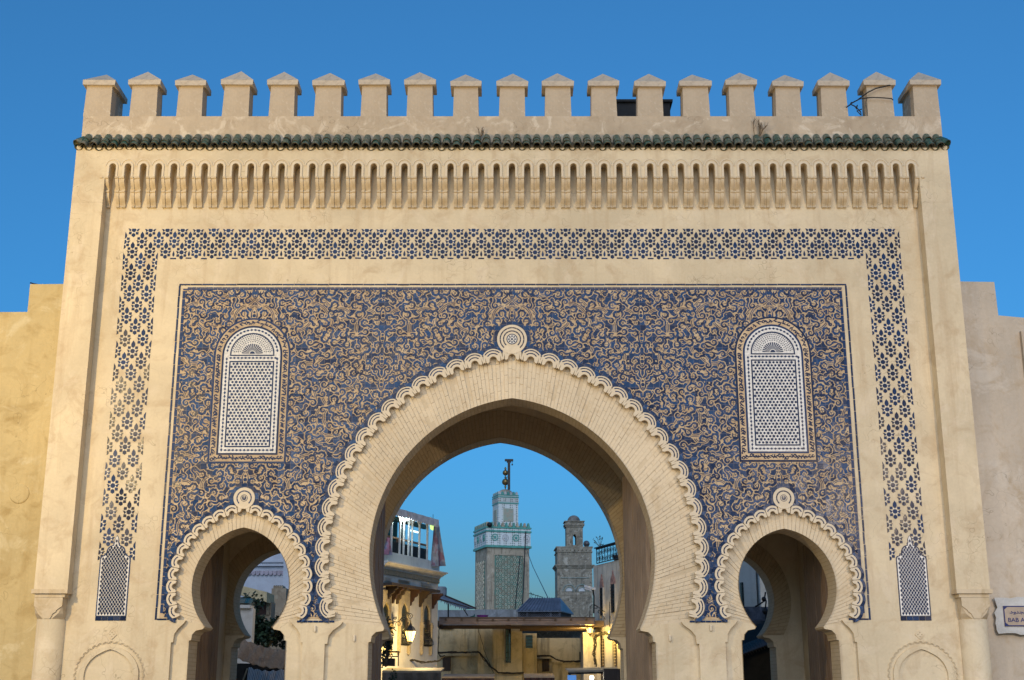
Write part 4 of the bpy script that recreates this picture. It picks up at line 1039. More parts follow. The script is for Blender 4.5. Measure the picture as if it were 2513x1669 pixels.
# Arabic line, presentation forms laid out from left to right: daal, waw, noon, jeem, lam, alef / yeh, beh, alef / beh, alef, beh
ar_txt = '\uFEA9\uFEEE\uFEE8\uFEA0\uFEDF\uFE8D \uFEF2\uFE91\uFE83 \uFE8F\uFE8E\uFE91'
try: lettering('arabic_lettering', ar_txt, sx0+0.09, sz0+0.165, 0.10, SW_-0.22, sign, M_ink, 0.4635, 0.003)
except Exception as e_: print('arabic', e_)

# dry weeds on the tile eave
M_twig = simple('dry_twig', (0.12, 0.085, 0.05), 0.9, 0.3, 20)
def shrub(u, v, h, n, seed, label):
    r_ = random.Random(seed); b = P(u, v, -0.12); m_ = MB()
    def grow(p, d, L, th, lev):
        q = p + d*L; mid = p + d*L*0.5 + Vector((r_.uniform(-1, 1), r_.uniform(-.4, .4), r_.uniform(-1, 1)))*L*0.08
        m_.tube([p, mid, q], [th, th*0.85, th*0.6], 4, False)
        if lev:
            for k in range(3 if lev > 1 else 2): grow(p + d*L*r_.uniform(0.35, 1.0), (d + Vector((r_.uniform(-.7, .7), r_.uniform(-.3, .3), r_.uniform(-.2, .6)))).normalized(), L*r_.uniform(0.5, 0.75), th*0.6, lev-1)
    for k in range(n): grow(b + Vector((r_.uniform(-.04, .04), 0, 0)), Vector((r_.uniform(-.6, .6), r_.uniform(-.2, .1), 1)).normalized(), h*r_.uniform(0.45, 0.65), 0.008, 2)
    tag(m_.build('dry_weed', M_twig, None, b), label, 'weed')
shrub(1857, 338, 0.34, 6, 2, 'dry leafless weed growing on the green tile eave, right half'); shrub(1178, 336, 0.17, 4, 5, 'small dry weed on the middle of the green tile eave')
# cable tied round two merlons
m_ = MB(); Yc = -0.11
cab = [(2077, 264), (2085, 258), (2092, 252), (2104, 246), (2112, 240), (2130, 227), (2150, 217), (2185, 209)]
m_.tube([P(u, v, Yc) for u, v in cab], 0.011, 5)
m_.tube([P(u, v, Yc) for u, v in [(2085, 259), (2090, 251), (2087, 256), (2098, 261), (2102, 268), (2104, 258), (2100, 262), (2112, 275), (2114, 284), (2103, 272), (2115, 268)]], 0.011, 5)
m_.tube([P(u, v, Yc) for u, v in [(2088, 255), (2102, 247), (2110, 243), (2140, 239), (2165, 240), (2188, 242), (2192, 246)]], 0.010, 5)
tag(m_.build('cable', M_iron), 'black cable tied round the second merlon from the right end', 'cable')
# dark box behind the battlements
m_ = MB(); a_ = P(1508, 252, 2.6); b_ = P(1644, 252, 2.6); m_.box(a_.x, b_.x, 2.6, 3.3, 10.4, a_.z); m_.box(a_.x-0.05, b_.x+0.05, 2.55, 3.35, a_.z+0.002, a_.z+0.05)
tag(m_.build('roof_tank', simple('black_box', (0.012, 0.011, 0.012), 0.8, 0.2)), 'black flat topped box on the gate roof behind the merlons', 'tank')

# ------------------------------------------------------------------ the street behind the gate
def Q(ox, oy, s): return lambda x, y: (ox+x/s, oy+y/s)
q1 = Q(840, 1109, 2.8); q4 = Q(920, 1109, 5.6); q5 = Q(920, 1389, 5.6); q6 = Q(1220, 1109, 5.6); q7 = Q(1220, 1389, 5.6); qe = Q(360, 1169, 3.136); qf = Q(1700, 1169, 3.136)
class Wall:
    """vertical plane through A and B; local x runs along it, y into it, z up"""
    def __init__(s, A, B):
        s.A = Vector((A[0], A[1], 0)); d = Vector((B[0]-A[0], B[1]-A[1], 0)); s.L = d.length; t = d.normalized(); s.t = t; s.n = Vector((-t.y, t.x, 0))
        s.M = Matrix(((t.x, s.n.x, 0, s.A.x), (t.y, s.n.y, 0, s.A.y), (0, 0, 1, 0), (0, 0, 0, 1)))
    def sz(s, uv, d=0.0):
        u, v = uv; xn = (u-CX)/FPX; yn = (CY-v)/FPX
        r = Vector((xn, math.cos(PITCH)-yn*math.sin(PITCH), math.sin(PITCH)+yn*math.cos(PITCH)))
        t = (s.A + s.n*d - CAM).dot(s.n) / r.dot(s.n); p = CAM + r*t
        return ((p - s.A).dot(s.t), p.z)
    def w(s, x, y, z): return s.M @ Vector((x, y, z))
def sb(W, m_, a, b, d0, d1):
    """box on wall W between picture corners a (upper left) and b (lower right), from d0 (front, negative = proud) to d1"""
    x0, z1 = W.sz(a, d0); x1, z0 = W.sz(b, d0); m_.box(min(x0, x1), max(x0, x1), d0, d1, min(z0, z1), max(z0, z1))
M_wh = plaster('white_house', (0.68, 0.63, 0.57), (0.42, 0.36, 0.29), (0.68, 0.64, 0.60), amt=0.3, streak=0.35, pale_amt=0.2)
M_stuc = plaster('carved_stucco', (0.40, 0.32, 0.22), (0.22, 0.16, 0.10), (0.50, 0.42, 0.31), amt=0.8, pale_amt=0.6, bmp=1.0, scl=9)
M_brn = wood('dark_brown_wood', (0.028, 0.017, 0.012), (0.065, 0.04, 0.028)); M_red = wood('red_brown_wood', (0.03, 0.012, 0.009), (0.06, 0.024, 0.017))
M_pale = simple('pale_paint', (0.55, 0.55, 0.56), 0.5, 0.12, 6); M_teal = simple('teal_frame', (0.02, 0.10, 0.10), 0.5, 0.3, 6); M_glass = simple('dark_glass', (0.02, 0.03, 0.035), 0.08, 0.2, 3, spec=0.6)
M_awn = simple('awning_cloth', (0.62, 0.58, 0.60), 0.9, 0.2, 5); M_grey = simple('grey_sheet', (0.16, 0.17, 0.20), 0.7, 0.25, 4, bmp=0.3)
E_warm = emis('lantern_glass', (1.0, 0.62, 0.18), 0.85); E_cool = emis('cool_bulb', (0.75, 1.0, 0.95), 3.0); E_tube = emis('tube_light', (0.8, 1.0, 1.0), 0.5); E_green = emis('green_lamp', (0.55, 0.85, 0.25), 0.35)

A_ = (-3.72, 17.8); B_ = (-2.33, 21.4); LW = Wall(A_, B_)
house = thing('house', 'white house with glazed rooftop terrace and tall stucco framed windows, seen through the main arch', 'house', LW.w(LW.L/2, 1.5, 0))
xR, zc0 = LW.sz(q5(872, 150)); zcor = 5.0
xL = -0.30
zt = LW.sz(q5(700, 145))[1]          # underside of the cornice
m_ = MB(LW.M); m_.box(xL, xR, 0.0, 2.2, 0.0, zt); m_.build('wall', M_wh, house)
zt2 = LW.sz(q5(872, 75))[1]; zt1 = LW.sz(q4(790, 1530))[1]
m_ = MB(LW.M); h_ = (LW.sz(q5(500, 15))[1]-zt)
for k, (a_, b_, o) in enumerate(((0.0, 0.25, 0.06), (0.252, 0.42, 0.11), (0.422, 0.62, 0.15), (0.622, 0.80, 0.20), (0.802, 1.0, 0.25))): m_.box(xL, xR+o*0.8, -o, 2.2, zt+h_*a_+0.001, zt+h_*b_)
m_.build('cornice', M_wh, house)
m_ = MB(LW.M); n = 46                                       # row of small scallops under the cornice
for k in range(n):
    x = xL + (xR-xL)*(k+0.5)/n; w_ = (xR-xL)/n; m_.prism([(x+w_*0.45*math.cos(t), zt-0.10+0.06*math.sin(t)) for t in [math.pi+math.pi*i/6 for i in range(7)]] + [(x+w_*0.45, zt-0.002), (x-w_*0.45, zt-0.002)], -0.05, -0.001)
m_.build('scallop_frieze', M_stuc, house)
ztop = LW.sz(q4(790, 1500))[1]; zc1 = zt+h_
m_ = MB(LW.M); m_.box(xL, xR+0.04, -0.02, 2.1, zc1+0.001, ztop); m_.build('terrace_parapet', M_wh, house)
# gallery on the terrace: slender white posts, arches, dark glazing, handrail
ROOF = LW.sz(q4(875, 1000), -0.25)[1] + 0.10
posts = [(150, 880), (240, 900), (355, 870), (410, 900), (478, 900), (525, 920), (625, 950), (735, 985)]
px = [LW.sz(q4(x, 1430))[0] for x, _ in posts]
for i, x in enumerate(px):
    m_ = MB(LW.M); w_ = 0.035 if i in (3, 5) else 0.05; m_.box(x-w_/2, x+w_/2, 0.02, 0.07, ztop+0.001, ROOF); m_.build('post', M_pale, house)
for i in range(len(px)-1):
    a_, b_ = px[i]+0.026, px[i+1]-0.026; w_ = b_-a_
    if w_ < 0.12: continue
    m_ = MB(LW.M); zz = ROOF-0.02; r_ = w_/2; c_ = (a_+b_)/2
    arcp = [(c_+r_*math.cos(t), zz-0.28+r_*0.9*math.sin(t)) for t in [math.pi*k/10 for k in range(11)]]
    m_.prism([(b_, zz)] + [(a_, zz)] + arcp[::-1], 0.03, 0.06); m_.build('arch', M_pale, house)
m_ = MB(LW.M); zr = LW.sz(q4(620, 1255))[1]; m_.box(xL, px[-1]+0.15, 0.075, 0.14, zr-0.02, zr+0.03); m_.build('handrail', wood('rail_wood', (0.16, 0.08, 0.04), (0.28, 0.16, 0.09), axis='x'), house)
m_ = MB(LW.M)
x = xL
while x < px[-1]+0.2: m_.box(x, x+0.010, 0.09, 0.10, ztop, zr-0.02); x += 0.075
stuff(m_.build('baluster', M_iron, house))
M_room = simple('terrace_room', (0.05, 0.085, 0.09), 0.8, 0.3)
m_ = MB(LW.M); m_.box(xL, xR-0.1, 0.35, 0.40, ztop, zr-0.05); m_.build('dark_screen', M_iron, house)
for x in (px[1]+0.15, px[4]-0.05, px[5]+0.32, px[6]+0.12, px[7]+0.1):
    m_ = MB(LW.M); m_.box(x-0.06, x+0.06, 0.9, 1.02, ztop, ROOF); m_.build('inner_post', M_teal, house)
m_ = MB(LW.M); m_.box(xL, xR-0.05, 0.4, 0.5, ROOF-0.16, ROOF-0.02); m_.box(xL, px[2]+0.1, 0.95, 1.0, ztop, ROOF); m_.build('inner_beam', M_teal, house)
m_ = MB(LW.M); m_.box(px[4]+0.1, px[7]-0.1, 1.95, 2.05, ztop, zr+0.35); m_.build('back_screen', M_pale, house)
m_ = MB(LW.M); zt_ = LW.sz(q4(550, 1095), 1.2)[1]; xa_ = LW.sz(q4(500, 1095), 1.2)[0]; xb_ = LW.sz(q4(600, 1095), 1.2)[0]; m_.box(xa_, xb_, 1.2, 1.24, zt_-0.02, zt_+0.03); m_.build('tube_light', E_tube, house)
# awning: sloping cloth with a scalloped valance
a0 = Vector(LW.w(*(LW.sz(q4(340, 820), -0.25)[0], -0.25, 0))); zA = LW.sz(q4(875, 1000), -0.25)[1]; xA = LW.sz(q4(875, 1000), -0.25)[0]; zB = LW.sz(q4(345, 830), -0.25)[1]
m_ = MB(LW.M); n = 40
for k in range(n):
    t0, t1 = k/n, (k+1)/n; x0_, x1_ = xL+(xA-xL)*t0, xL+(xA-xL)*t1
    zz = zA+0.15; sag = 0.02*math.sin(k*0.9)
    m_.add([(x0_, -0.25+sag, zz), (x1_, -0.25+0.02*math.sin((k+1)*0.9), zz), (x1_, 0.9, zz+0.30), (x0_, 0.9, zz+0.30), (x0_, -0.24+sag, zz-0.025), (x1_, -0.24, zz-0.025), (x1_, 0.9, zz+0.27), (x0_, 0.9, zz+0.27)], [(0,1,2,3),(4,7,6,5),(0,4,5,1),(2,6,7,3),(1,5,6,2)])
m_.build('awning', M_awn, house)
m_ = MB(LW.M); n = 24
for k in range(n):
    x0_, x1_ = xL+(xA-xL)*k/n, xL+(xA-xL)*(k+1)/n; w_ = (x1_-x0_)/2; c_ = (x0_+x1_)/2
    m_.prism([(c_+w_*0.98*math.cos(t), zA-0.045+0.05*math.sin(t)) for t in [math.pi+math.pi*i/6 for i in range(7)]] + [(c_+w_*0.98, zA+0.145), (c_-w_*0.98, zA+0.145)], -0.262, -0.252)
m_.build('valance', M_awn, house)
# louvred vents, eaves boards and brackets over the windows
for a_, b_ in (((130, 145), (215, 215)), ((318, 180), (470, 243)), ((630, 218), (765, 292))):
    x0_, z1_ = LW.sz(q5(*a_)); x1_, z0_ = LW.sz(q5(*b_)); z1_, z0_ = max(z1_, z0_), min(z1_, z0_); vent = None
    for k in range(4):
        m_ = MB(LW.M); m_.box(x0_, x1_, -0.06, -0.001, z0_+(z1_-z0_)*k/4+0.005, z0_+(z1_-z0_)*(k+1)/4-0.012); m_.build('vent_slat', M_wh, house)
zE = LW.sz(q5(600, 300), -0.35)[1]
m_ = MB(LW.M); xe = LW.sz(q5(888, 335), -0.35)[0]; m_.box(xL, xe, -0.38, -0.0, zE-0.05, zE+0.03); m_.build('eaves_board', M_brn, house)
for x, red in ((160, 0), (240, 1), (300, 0), (480, 1), (615, 0), (790, 1)):
    xx = LW.sz(q5(x, 420))[0]; m_ = MB(LW.M)
    m_.profx([(-0.001, zE-0.052), (-0.36, zE-0.052), (-0.36, zE-0.12), (-0.27, zE-0.16), (-0.24, zE-0.24), (-0.15, zE-0.28), (-0.13, zE-0.36), (-0.06, zE-0.42), (-0.05, zE-0.50), (-0.001, zE-0.52)], xx-0.05, xx+0.05); m_.build('bracket', M_red if red else M_brn, house)
# tall windows: carved stucco, pointed arch, shutters and bulging grilles
def tall_window(xa, xb, ztop_, zmid, zbot, full=True):
    x0_ = LW.sz(q5(xa, 700))[0]; x1_ = LW.sz(q5(xb, 700))[0]; w_ = x1_-x0_; c_ = (x0_+x1_)/2
    z1_ = LW.sz(q5((xa+xb)/2, ztop_))[1]; zs = LW.sz(q5((xa+xb)/2, zmid))[1]; z0_ = LW.sz(q5((xa+xb)/2, zbot))[1]
    win = MB(LW.M); win.box(x0_+0.02, x1_-0.02, -0.012, -0.002, z0_, z1_); wo_ = win.build('window', M_glass, house, LW.w(c_, 0, z0_))
    hw = w_*0.33; zp = zs + (z1_-zs)*0.62
    ar_ = [(c_+hw, zs)] + [(c_+hw*math.cos(t)**1.0, zs+(zp-zs)*0.45+(zp-zs)*0.55*(t/(math.pi/2))**0.8) for t in [math.pi/2*i/8 for i in range(9)]]
    ar_ += [(2*c_-x, z) for x, z in ar_[::-1][1:]]
    m_ = MB(LW.M); m_.prism([(x0_, zs), (x0_, z1_), (x1_, z1_), (x1_, zs)][::-1] if False else [(x1_, zs), (x1_, z1_), (x0_, z1_), (x0_, zs)] + ar_[::-1], -0.06, -0.013); m_.build('stucco_panel', M_stuc, wo_)
    m_ = MB(LW.M)
    for sx in (x0_, x1_): m_ = MB(LW.M); m_.box(sx-0.03, sx+0.03, -0.10, -0.001, z0_-0.22, zs+0.05); m_.box(sx-0.045, sx+0.045, -0.12, -0.001, zs-0.12, zs-0.02); m_.ball((sx, -0.05, z0_-0.24), 0.04, 6); m_.build('side_post', M_stuc, wo_)
    for sx in (x0_+0.04, x1_-0.04-w_*0.22):
        m_ = MB(LW.M); m_.box(sx, sx+w_*0.22, -0.05, -0.013, z0_+(zs-z0_)*0.45, zs+ (zp-zs)*0.2); m_.build('shutter', M_brn, wo_)
    m_ = MB(LW.M); n = 9; zg = z0_+(zs-z0_)*0.62
    for k in range(n):
        x = x0_+0.05+(w_-0.1)*k/(n-1); m_.tube([(x, -0.05, zg), (x, -0.06, zg-(zg-z0_)*0.3), (x, -0.15, zg-(zg-z0_)*0.65), (x, -0.17, zg-(zg-z0_)*0.85), (x, -0.05, z0_)], 0.010, 4, False)
    for z, y in ((zg, -0.055), (zg-(zg-z0_)*0.5, -0.12), (z0_+0.02, -0.06)): m_.box(x0_+0.04, x1_-0.04, y-0.008, y+0.008, z-0.012, z+0.012)
    m_.build('grille', M_iron, wo_)
tall_window(60, 200, 330, 770, 1095); tall_window(320, 455, 335, 770, 1092); tall_window(630, 755, 352, 800, 1105)
# cloths on the terrace
def cloth(name, W, pts, d, mats, label, cat):
    m_ = MB(W.M); n = 10; m = 12
    (ul, ur, ll, lr) = [W.sz(q4(*p), d) for p in pts]; fr = random.Random(len(label)); vs_ = []
    for j in range(m+1):
        for i in range(n+1):
            s_, t = i/n, j/m; x = (ul[0]*(1-s_)+ur[0]*s_)*(1-t)+(ll[0]*(1-s_)+lr[0]*s_)*t; z = (ul[1]*(1-s_)+ur[1]*s_)*(1-t)+(ll[1]*(1-s_)+lr[1]*s_)*t
            vs_.append((x, d + 0.06*math.sin(s_*9+t*2)*(0.3+t), z))
    m_.sm = True; m_.add(vs_, [(j*(n+1)+i, j*(n+1)+i+1, (j+1)*(n+1)+i+1, (j+1)*(n+1)+i) for j in range(m) for i in range(n)])
    m_.add([(x, y+0.012, z) for x, y, z in vs_], [((j+1)*(n+1)+i, (j+1)*(n+1)+i+1, j*(n+1)+i+1, j*(n+1)+i) for j in range(m) for i in range(n)])
    tag(m_.build(name, mats, None, W.w(ul[0], d, ul[1])), label, cat)
def rug_mat(name, c, c2, sc_):
    m, t, b = base_mat(name); v = coords(t, (1, 1, 1)); vo = t.nodes.new('ShaderNodeTexVoronoi'); vo.feature = 'F1'; vo.distance = 'CHEBYCHEV'; vo.inputs['Scale'].default_value = sc_; t.links.new(v, vo.inputs['Vector'])
    n = noise(t, v, 1.3, 3); k0 = ramp(t, n, [(0.58, c), (0.61, c2)]); k1 = ramp(t, vo.outputs['Distance'], [(0.36, 1.0), (0.5, 1.45)]); k = mixc(t, 1.0, k0, k1, 'MULTIPLY'); t.links.new(k, b.inputs['Base Color']); b.inputs['Roughness'].default_value = 0.95; return m
cloth('rug', LW, ((812, 1018), (890, 1012), (800, 1575), (945, 1570)), -0.10, rug_mat('rug_cloth', (0.24, 0.23, 0.25), (0.22, 0.11, 0.135), 7), 'grey and red patterned rug hung over the terrace corner of the white house', 'rug')
cloth('rug', LW, ((168, 1175), (210, 1180), (145, 1410), (208, 1415)), -0.08, rug_mat('pink_cloth', (0.30, 0.14, 0.19), (0.22, 0.21, 0.27), 9), 'small pink patterned cloth hung over the terrace rail at the left', 'rug')
# lamps on the terrace
p0 = LW.w(LW.sz(q4(450, 905), -0.12)[0], -0.12, LW.sz(q4(450, 905), -0.12)[1]); m_ = MB(); m_.ball(p0, 0.065, 8); m_.tube([p0 + Vector((0, 0, 0.06)), p0 + Vector((0, 0, 0.2))], 0.012, 5); tag(m_.build('bulb', E_cool, None, p0), 'bright white bulb under the terrace awning', 'lamp')
street_light(p0 + Vector((0.02, -0.15, -0.08)), 6.0, (0.8, 1.0, 0.95), 0.05)
p0 = LW.w(LW.sz(q4(797, 1030), 0.0)[0], 0.0, LW.sz(q4(797, 1030), 0.0)[1]); gl = thing('hanging_lamp', 'small green lit lantern hanging at the terrace corner', 'lamp', p0)
m_ = MB(); m_.lathe([(0.02, p0.z-0.11), (0.085, p0.z-0.07), (0.10, p0.z+0.06), (0.06, p0.z+0.10)], (p0.x, p0.y), 8); m_.build('lamp_glass', E_green, gl); m_ = MB(); m_.lathe([(0.11, p0.z+0.10), (0.02, p0.z+0.17)], (p0.x, p0.y), 8); m_.tube([p0 + Vector((0, 0, 0.17)), p0 + Vector((0, 0, 0.4))], 0.01, 4); m_.build('cap', M_iron, gl)
# two guests at the terrace rail
def guest(pt, c, label, face):
    bmv = [(0, 0, 0), (0, 0.02, 0.22), (0, 0.03, 0.42), (0, 0.0, 0.52), (0, -0.02, 0.62), (0, -0.02, 0.72), (-0.19, 0.02, 0.41), (-0.24, -0.06, 0.17), (-0.12, -0.28, 0.14), (0.19, 0.02, 0.41), (0.24, -0.06, 0.17), (0.12, -0.28, 0.14), (-0.1, -0.3, -0.02), (0.1, -0.3, -0.02), (-0.1, -0.34, -0.42), (0.1, -0.34, -0.42)]
    e = [(0,1),(1,2),(2,3),(3,4),(4,5),(2,6),(6,7),(7,8),(2,9),(9,10),(10,11),(0,12),(0,13),(12,14),(13,15)]
    rad = [0.15, 0.14, 0.13, 0.05, 0.085, 0.075, 0.06, 0.05, 0.035, 0.06, 0.05, 0.035, 0.085, 0.085, 0.06, 0.06]
    me = bpy.data.meshes.new('person'); me.from_pydata(bmv, e, []); o = bpy.data.objects.new('person', me); COL.objects.link(o)
    sk = o.modifiers.new('skin', 'SKIN'); me.skin_vertices.new() if not me.skin_vertices else None
    for k, r_ in enumerate(rad): me.skin_vertices[0].data[k].radius = (r_, r_)
    me.skin_vertices[0].data[0].use_root = True
    o.modifiers.new('sub', 'SUBSURF').levels = 1; bpy.context.view_layer.update()
    m2 = bpy.data.meshes.new_from_object(o.evaluated_get(bpy.context.evaluated_depsgraph_get())); bpy.data.objects.remove(o)
    m2.name = 'person'; m2.materials.clear(); m2.materials.append(c); sk_ = simple('skin_tone', (0.30, 0.17, 0.11), 0.6, 0.1); m2.materials.append(sk_); m2.materials.append(M_dark)
    for p in m2.polygons: p.material_index = (2 if (p.center.z > 0.665 or (p.center.z > 0.58 and p.center.y > 0.0)) else 1) if p.center.z > 0.5 else 0; p.use_smooth = True
    r_ = put('person', m2, None, pt, (0, 0, face)); tag(r_, label, 'person')
zs_ = zr - 0.55
guest(LW.w(px[5]+0.18, 0.62, zs_), simple('dark_coat', (0.03, 0.03, 0.04), 0.9), 'person in a dark coat seated at the terrace rail under the white bulb', 0.5)
guest(LW.w(px[6]-0.22, 0.60, zs_-0.05), simple('black_top', (0.015, 0.013, 0.013), 0.9), 'person in black seated nearer the terrace corner', -0.3)
# street lantern on a scrolled bracket
def spiral(c, r0, r1, t0, turns, n, f):
    return [f(c[0]+(r0+(r1-r0)*i/n)*math.cos(t0+turns*i/n), c[1]+(r0+(r1-r0)*i/n)*math.sin(t0+turns*i/n)) for i in range(n+1)]
def lantern(p, s, label, frame_paths, fr_r):
    L = thing('street_lantern', label, 'lamp', p, 'lit street lanterns on scrolled brackets'); x, y, z = p
    g_ = MB(); g_.lathe([(0.075*s, z-0.30*s), (0.165*s, z+0.0), (0.165*s, z+0.001)], (x, y), 6); g_.build('lamp_glass', E_warm, L)
    c = MB(); c.lathe([(0.185*s, z+0.004), (0.19*s, z+0.02*s), (0.10*s, z+0.15*s), (0.05*s, z+0.17*s), (0.045*s, z+0.21*s), (0.02*s, z+0.24*s), (0.012*s, z+0.33*s)], (x, y), 6); c.build('cap', M_iron, L)
    f = MB()
    for k in range(6):
        t = k*math.pi/3; f.bar((x+0.168*s*math.cos(t), y+0.168*s*math.sin(t), z), (x+0.078*s*math.cos(t), y+0.078*s*math.sin(t), z-0.30*s), 0.012*s)
    f.lathe([(0.085*s, z-0.301*s), (0.03*s, z-0.36*s), (0.012*s, z-0.42*s)], (x, y), 6); f.build('lamp_frame', M_iron, L)
    b = MB()
    for pth in frame_paths: b.tube(pth, fr_r, 5)
    b.build('bracket', M_iron, L); return L
LD = -0.75                                     # how far the bracket carries the lantern out of the wall
def lwp(x, y, d=LD): s_, z = LW.sz(q5(x, y), d); return LW.w(s_, d, z)
lp = lwp(487, 900); fL = lambda x, y: lwp(x, y, -0.45 if False else LD)
paths = [[lwp(248, 630, -0.03), lwp(248, 760, -0.03), lwp(252, 830, -0.03)], [lwp(255, 760, -0.03)] + [lwp(x, y, LD*t) for x, y, t in ((300, 770, .25), (335, 760, .4), (375, 700, .55), (410, 655, .75), (455, 635, .9))] + spiral((480, 690), 38, 38, -2.0, 2.2, 8, fL) + spiral((480, 690), 36, 8, 0.2, 7, 14, fL),
         [lwp(488, 735), lwp(488, 790)], spiral((375, 735), 32, 8, -1.6, 8, 16, lambda x, y: lwp(x, y, LD*.5)), spiral((412, 690), 26, 6, 2.5, -7, 14, lambda x, y: lwp(x, y, LD*.7)), spiral((275, 715), 26, 7, -1.0, 8, 14, lambda x, y: lwp(x, y, LD*.12)), spiral((325, 800), 45, 8, 2.4, 7, 16, lambda x, y: lwp(x, y, LD*.3)), spiral((455, 660), 20, 5, 0, 7, 12, lambda x, y: lwp(x, y, LD*.85))]
lantern(lp, 0.92, 'lit yellow street lantern on the white house with two tall windows', paths, 0.011)
street_light(lp - LW.n*0.42 + Vector((0, 0, -0.22)), 52, (1.0, 0.74, 0.32), 0.12)
# second lit lantern half hidden behind it, close to the wall: its light only reaches the wall
street_light(LW.w(LW.sz(q5(230, 1000), -0.3)[0], -0.32, LW.sz(q5(230, 1000), -0.3)[1]), 14, (1.0, 0.66, 0.12), 0.1)
# ------------------------------------------------------------------ minarets
def tilework(name, base, line, dark, sc_, kind='lattice'):
    """far zellij: star lattice of pale lines on green and brown, worn"""
    m, t, b = base_mat(name); v = coords(t)
    if kind == 'lattice':
        def wv(rot):
            mp = t.nodes.new('ShaderNodeMapping'); mp.inputs['Rotation'].default_value = (0, rot, 0); mp.inputs['Scale'].default_value = (sc_*1.25, 1, sc_); t.links.new(v, mp.inputs[0])
            w = t.nodes.new('ShaderNodeTexWave'); w.wave_type = 'BANDS'; w.bands_direction = 'X'; w.inputs['Scale'].default_value = 1; w.inputs['Distortion'].default_value = 0; t.links.new(mp.outputs[0], w.inputs['Vector']); return w.outputs['Fac']
        a_ = mixc(t, 1.0, wv(0.75), wv(-0.75), 'LIGHTEN'); lk = ramp(t, a_, [(0.70, 0.0), (0.82, 1.0)])
    else:
        vo = t.nodes.new('ShaderNodeTexVoronoi'); vo.inputs['Scale'].default_value = sc_; vo.inputs['Randomness'].default_value = 0.15; t.links.new(v, vo.inputs['Vector']); lk = ramp(t, vo.outputs['Distance'], [(0.30, 0.0), (0.42, 1.0)])
    n = noise(t, v, 3.0, 5); k = mixc(t, ramp(t, n, [(0.45, 0), (0.55, 1)]), base, dark); k = mixc(t, lk, k, line)
    n2 = noise(t, v, 1.4, 7, 0.7); k = mixc(t, ramp(t, n2, [(0.56, 0.0), (0.70, 0.55)]), k, (0.20, 0.16, 0.12)); t.links.new(k, b.inputs['Base Color']); b.inputs['Roughness'].default_value = 0.6; return m
M_mbrick = plaster('minaret_brick', (0.46, 0.38, 0.285), (0.13, 0.105, 0.08), (0.66, 0.57, 0.45), amt=0.8, streak=0.75, pale_amt=0.6, bmp=0.8, scl=0.5)
M_mgrey = plaster('minaret_grey_brick', (0.31, 0.265, 0.205), (0.10, 0.088, 0.07), (0.54, 0.48, 0.40), amt=0.85, streak=0.6, pale_amt=0.75, bmp=1.0, scl=1.1)
M_zel = tilework('minaret_zellij', (0.10, 0.27, 0.22), (0.56, 0.50, 0.40), (0.26, 0.20, 0.14), 2.2)
M_zelw = tilework('minaret_white_zellij', (0.16, 0.26, 0.24), (0.72, 0.74, 0.72), (0.28, 0.26, 0.22), 4.2, 'dots')
M_gband = simple('green_glazed_band', (0.08, 0.28, 0.23), 0.35, c2=(0.14, 0.40, 0.34), scale=3)
M_zelbk = simple('net_ground', (0.10, 0.27, 0.22), 0.8, c2=(0.22, 0.17, 0.12), scale=2)
M_netl = simple('net_limestone', (0.62, 0.55, 0.43), 0.8, 0.3, 3)
M_gold = simple('gilded_copper', (0.30, 0.20, 0.08), 0.35, 0.25, 4, metal=0.8)
YM = 125.0
c0 = P(*q1(993, 1000), YM)                       # nearest vertical edge
wM = (P(*q1(1287, 1000), YM).x - c0.x) / math.cos(R(17)); zoff = 0
MM = Matrix.Translation((c0.x, YM, 0)) @ Matrix.Rotation(R(17), 4, 'Z')
def zM(y): return P(*q1(1000, y), YM).z
mina = thing('minaret', 'tall square minaret with green and white tile bands, gilded finial and mast', 'minaret', MM @ Vector((wM/2, wM/2, 0)))
m_ = MB(MM); m_.box(0, wM, 0, wM, 0, zM(655)); m_.build('shaft', M_mbrick, mina)
e = 0.12
m_ = MB(MM); m_.box(-e, wM+e, -e, wM+e, zM(655)+0.01, zM(512)); m_.build('tile_frieze', M_zelw, mina)
for y0_, y1_ in ((655, 640), (548, 537), (522, 512)):
    m_ = MB(MM); m_.box(-e-0.1, wM+e+0.1, -e-0.1, wM+e+0.1, zM(y0_), zM(y1_)); m_.build('green_band', M_gband, mina)
zm0, zm1 = zM(585), 0
for face in (0, 1):
    for k in range(4):
        t = (k+0.5)/4*wM + (0.25 if k else 0.25); m_ = MB(MM); c_ = (t, -e) if face == 0 else (-e, t)
        for r0, r1, d_ in ((0.0, 0.16, 0.10), (0.30, 0.40, 0.06)):
            n = 16
            for i in range(n):
                a_, b_ = 2*math.pi*i/n, 2*math.pi*(i+1)/n
                q_ = [(r0*math.cos(a_), r0*math.sin(a_)), (r1*math.cos(a_), r1*math.sin(a_)), (r1*math.cos(b_), r1*math.sin(b_)), (r0*math.cos(b_), r0*math.sin(b_))]
                if face == 0: m_.add([(c_[0]+x, -e-d_, zm0+z) for x, z in q_]+[(c_[0]+x, -e, zm0+z) for x, z in q_], [(0,1,2,3),(1,5,6,2),(0,3,7,4)])
                else: m_.add([(-e-d_, c_[1]-x, zm0+z) for x, z in q_]+[(-e, c_[1]-x, zm0+z) for x, z in q_], [(0,1,2,3),(1,5,6,2),(0,3,7,4)])
        m_.build('medallion', M_gband if k % 2 == 0 else M_pale, mina)
zb0, zb1 = zM(512), zM(480)
nm = 12
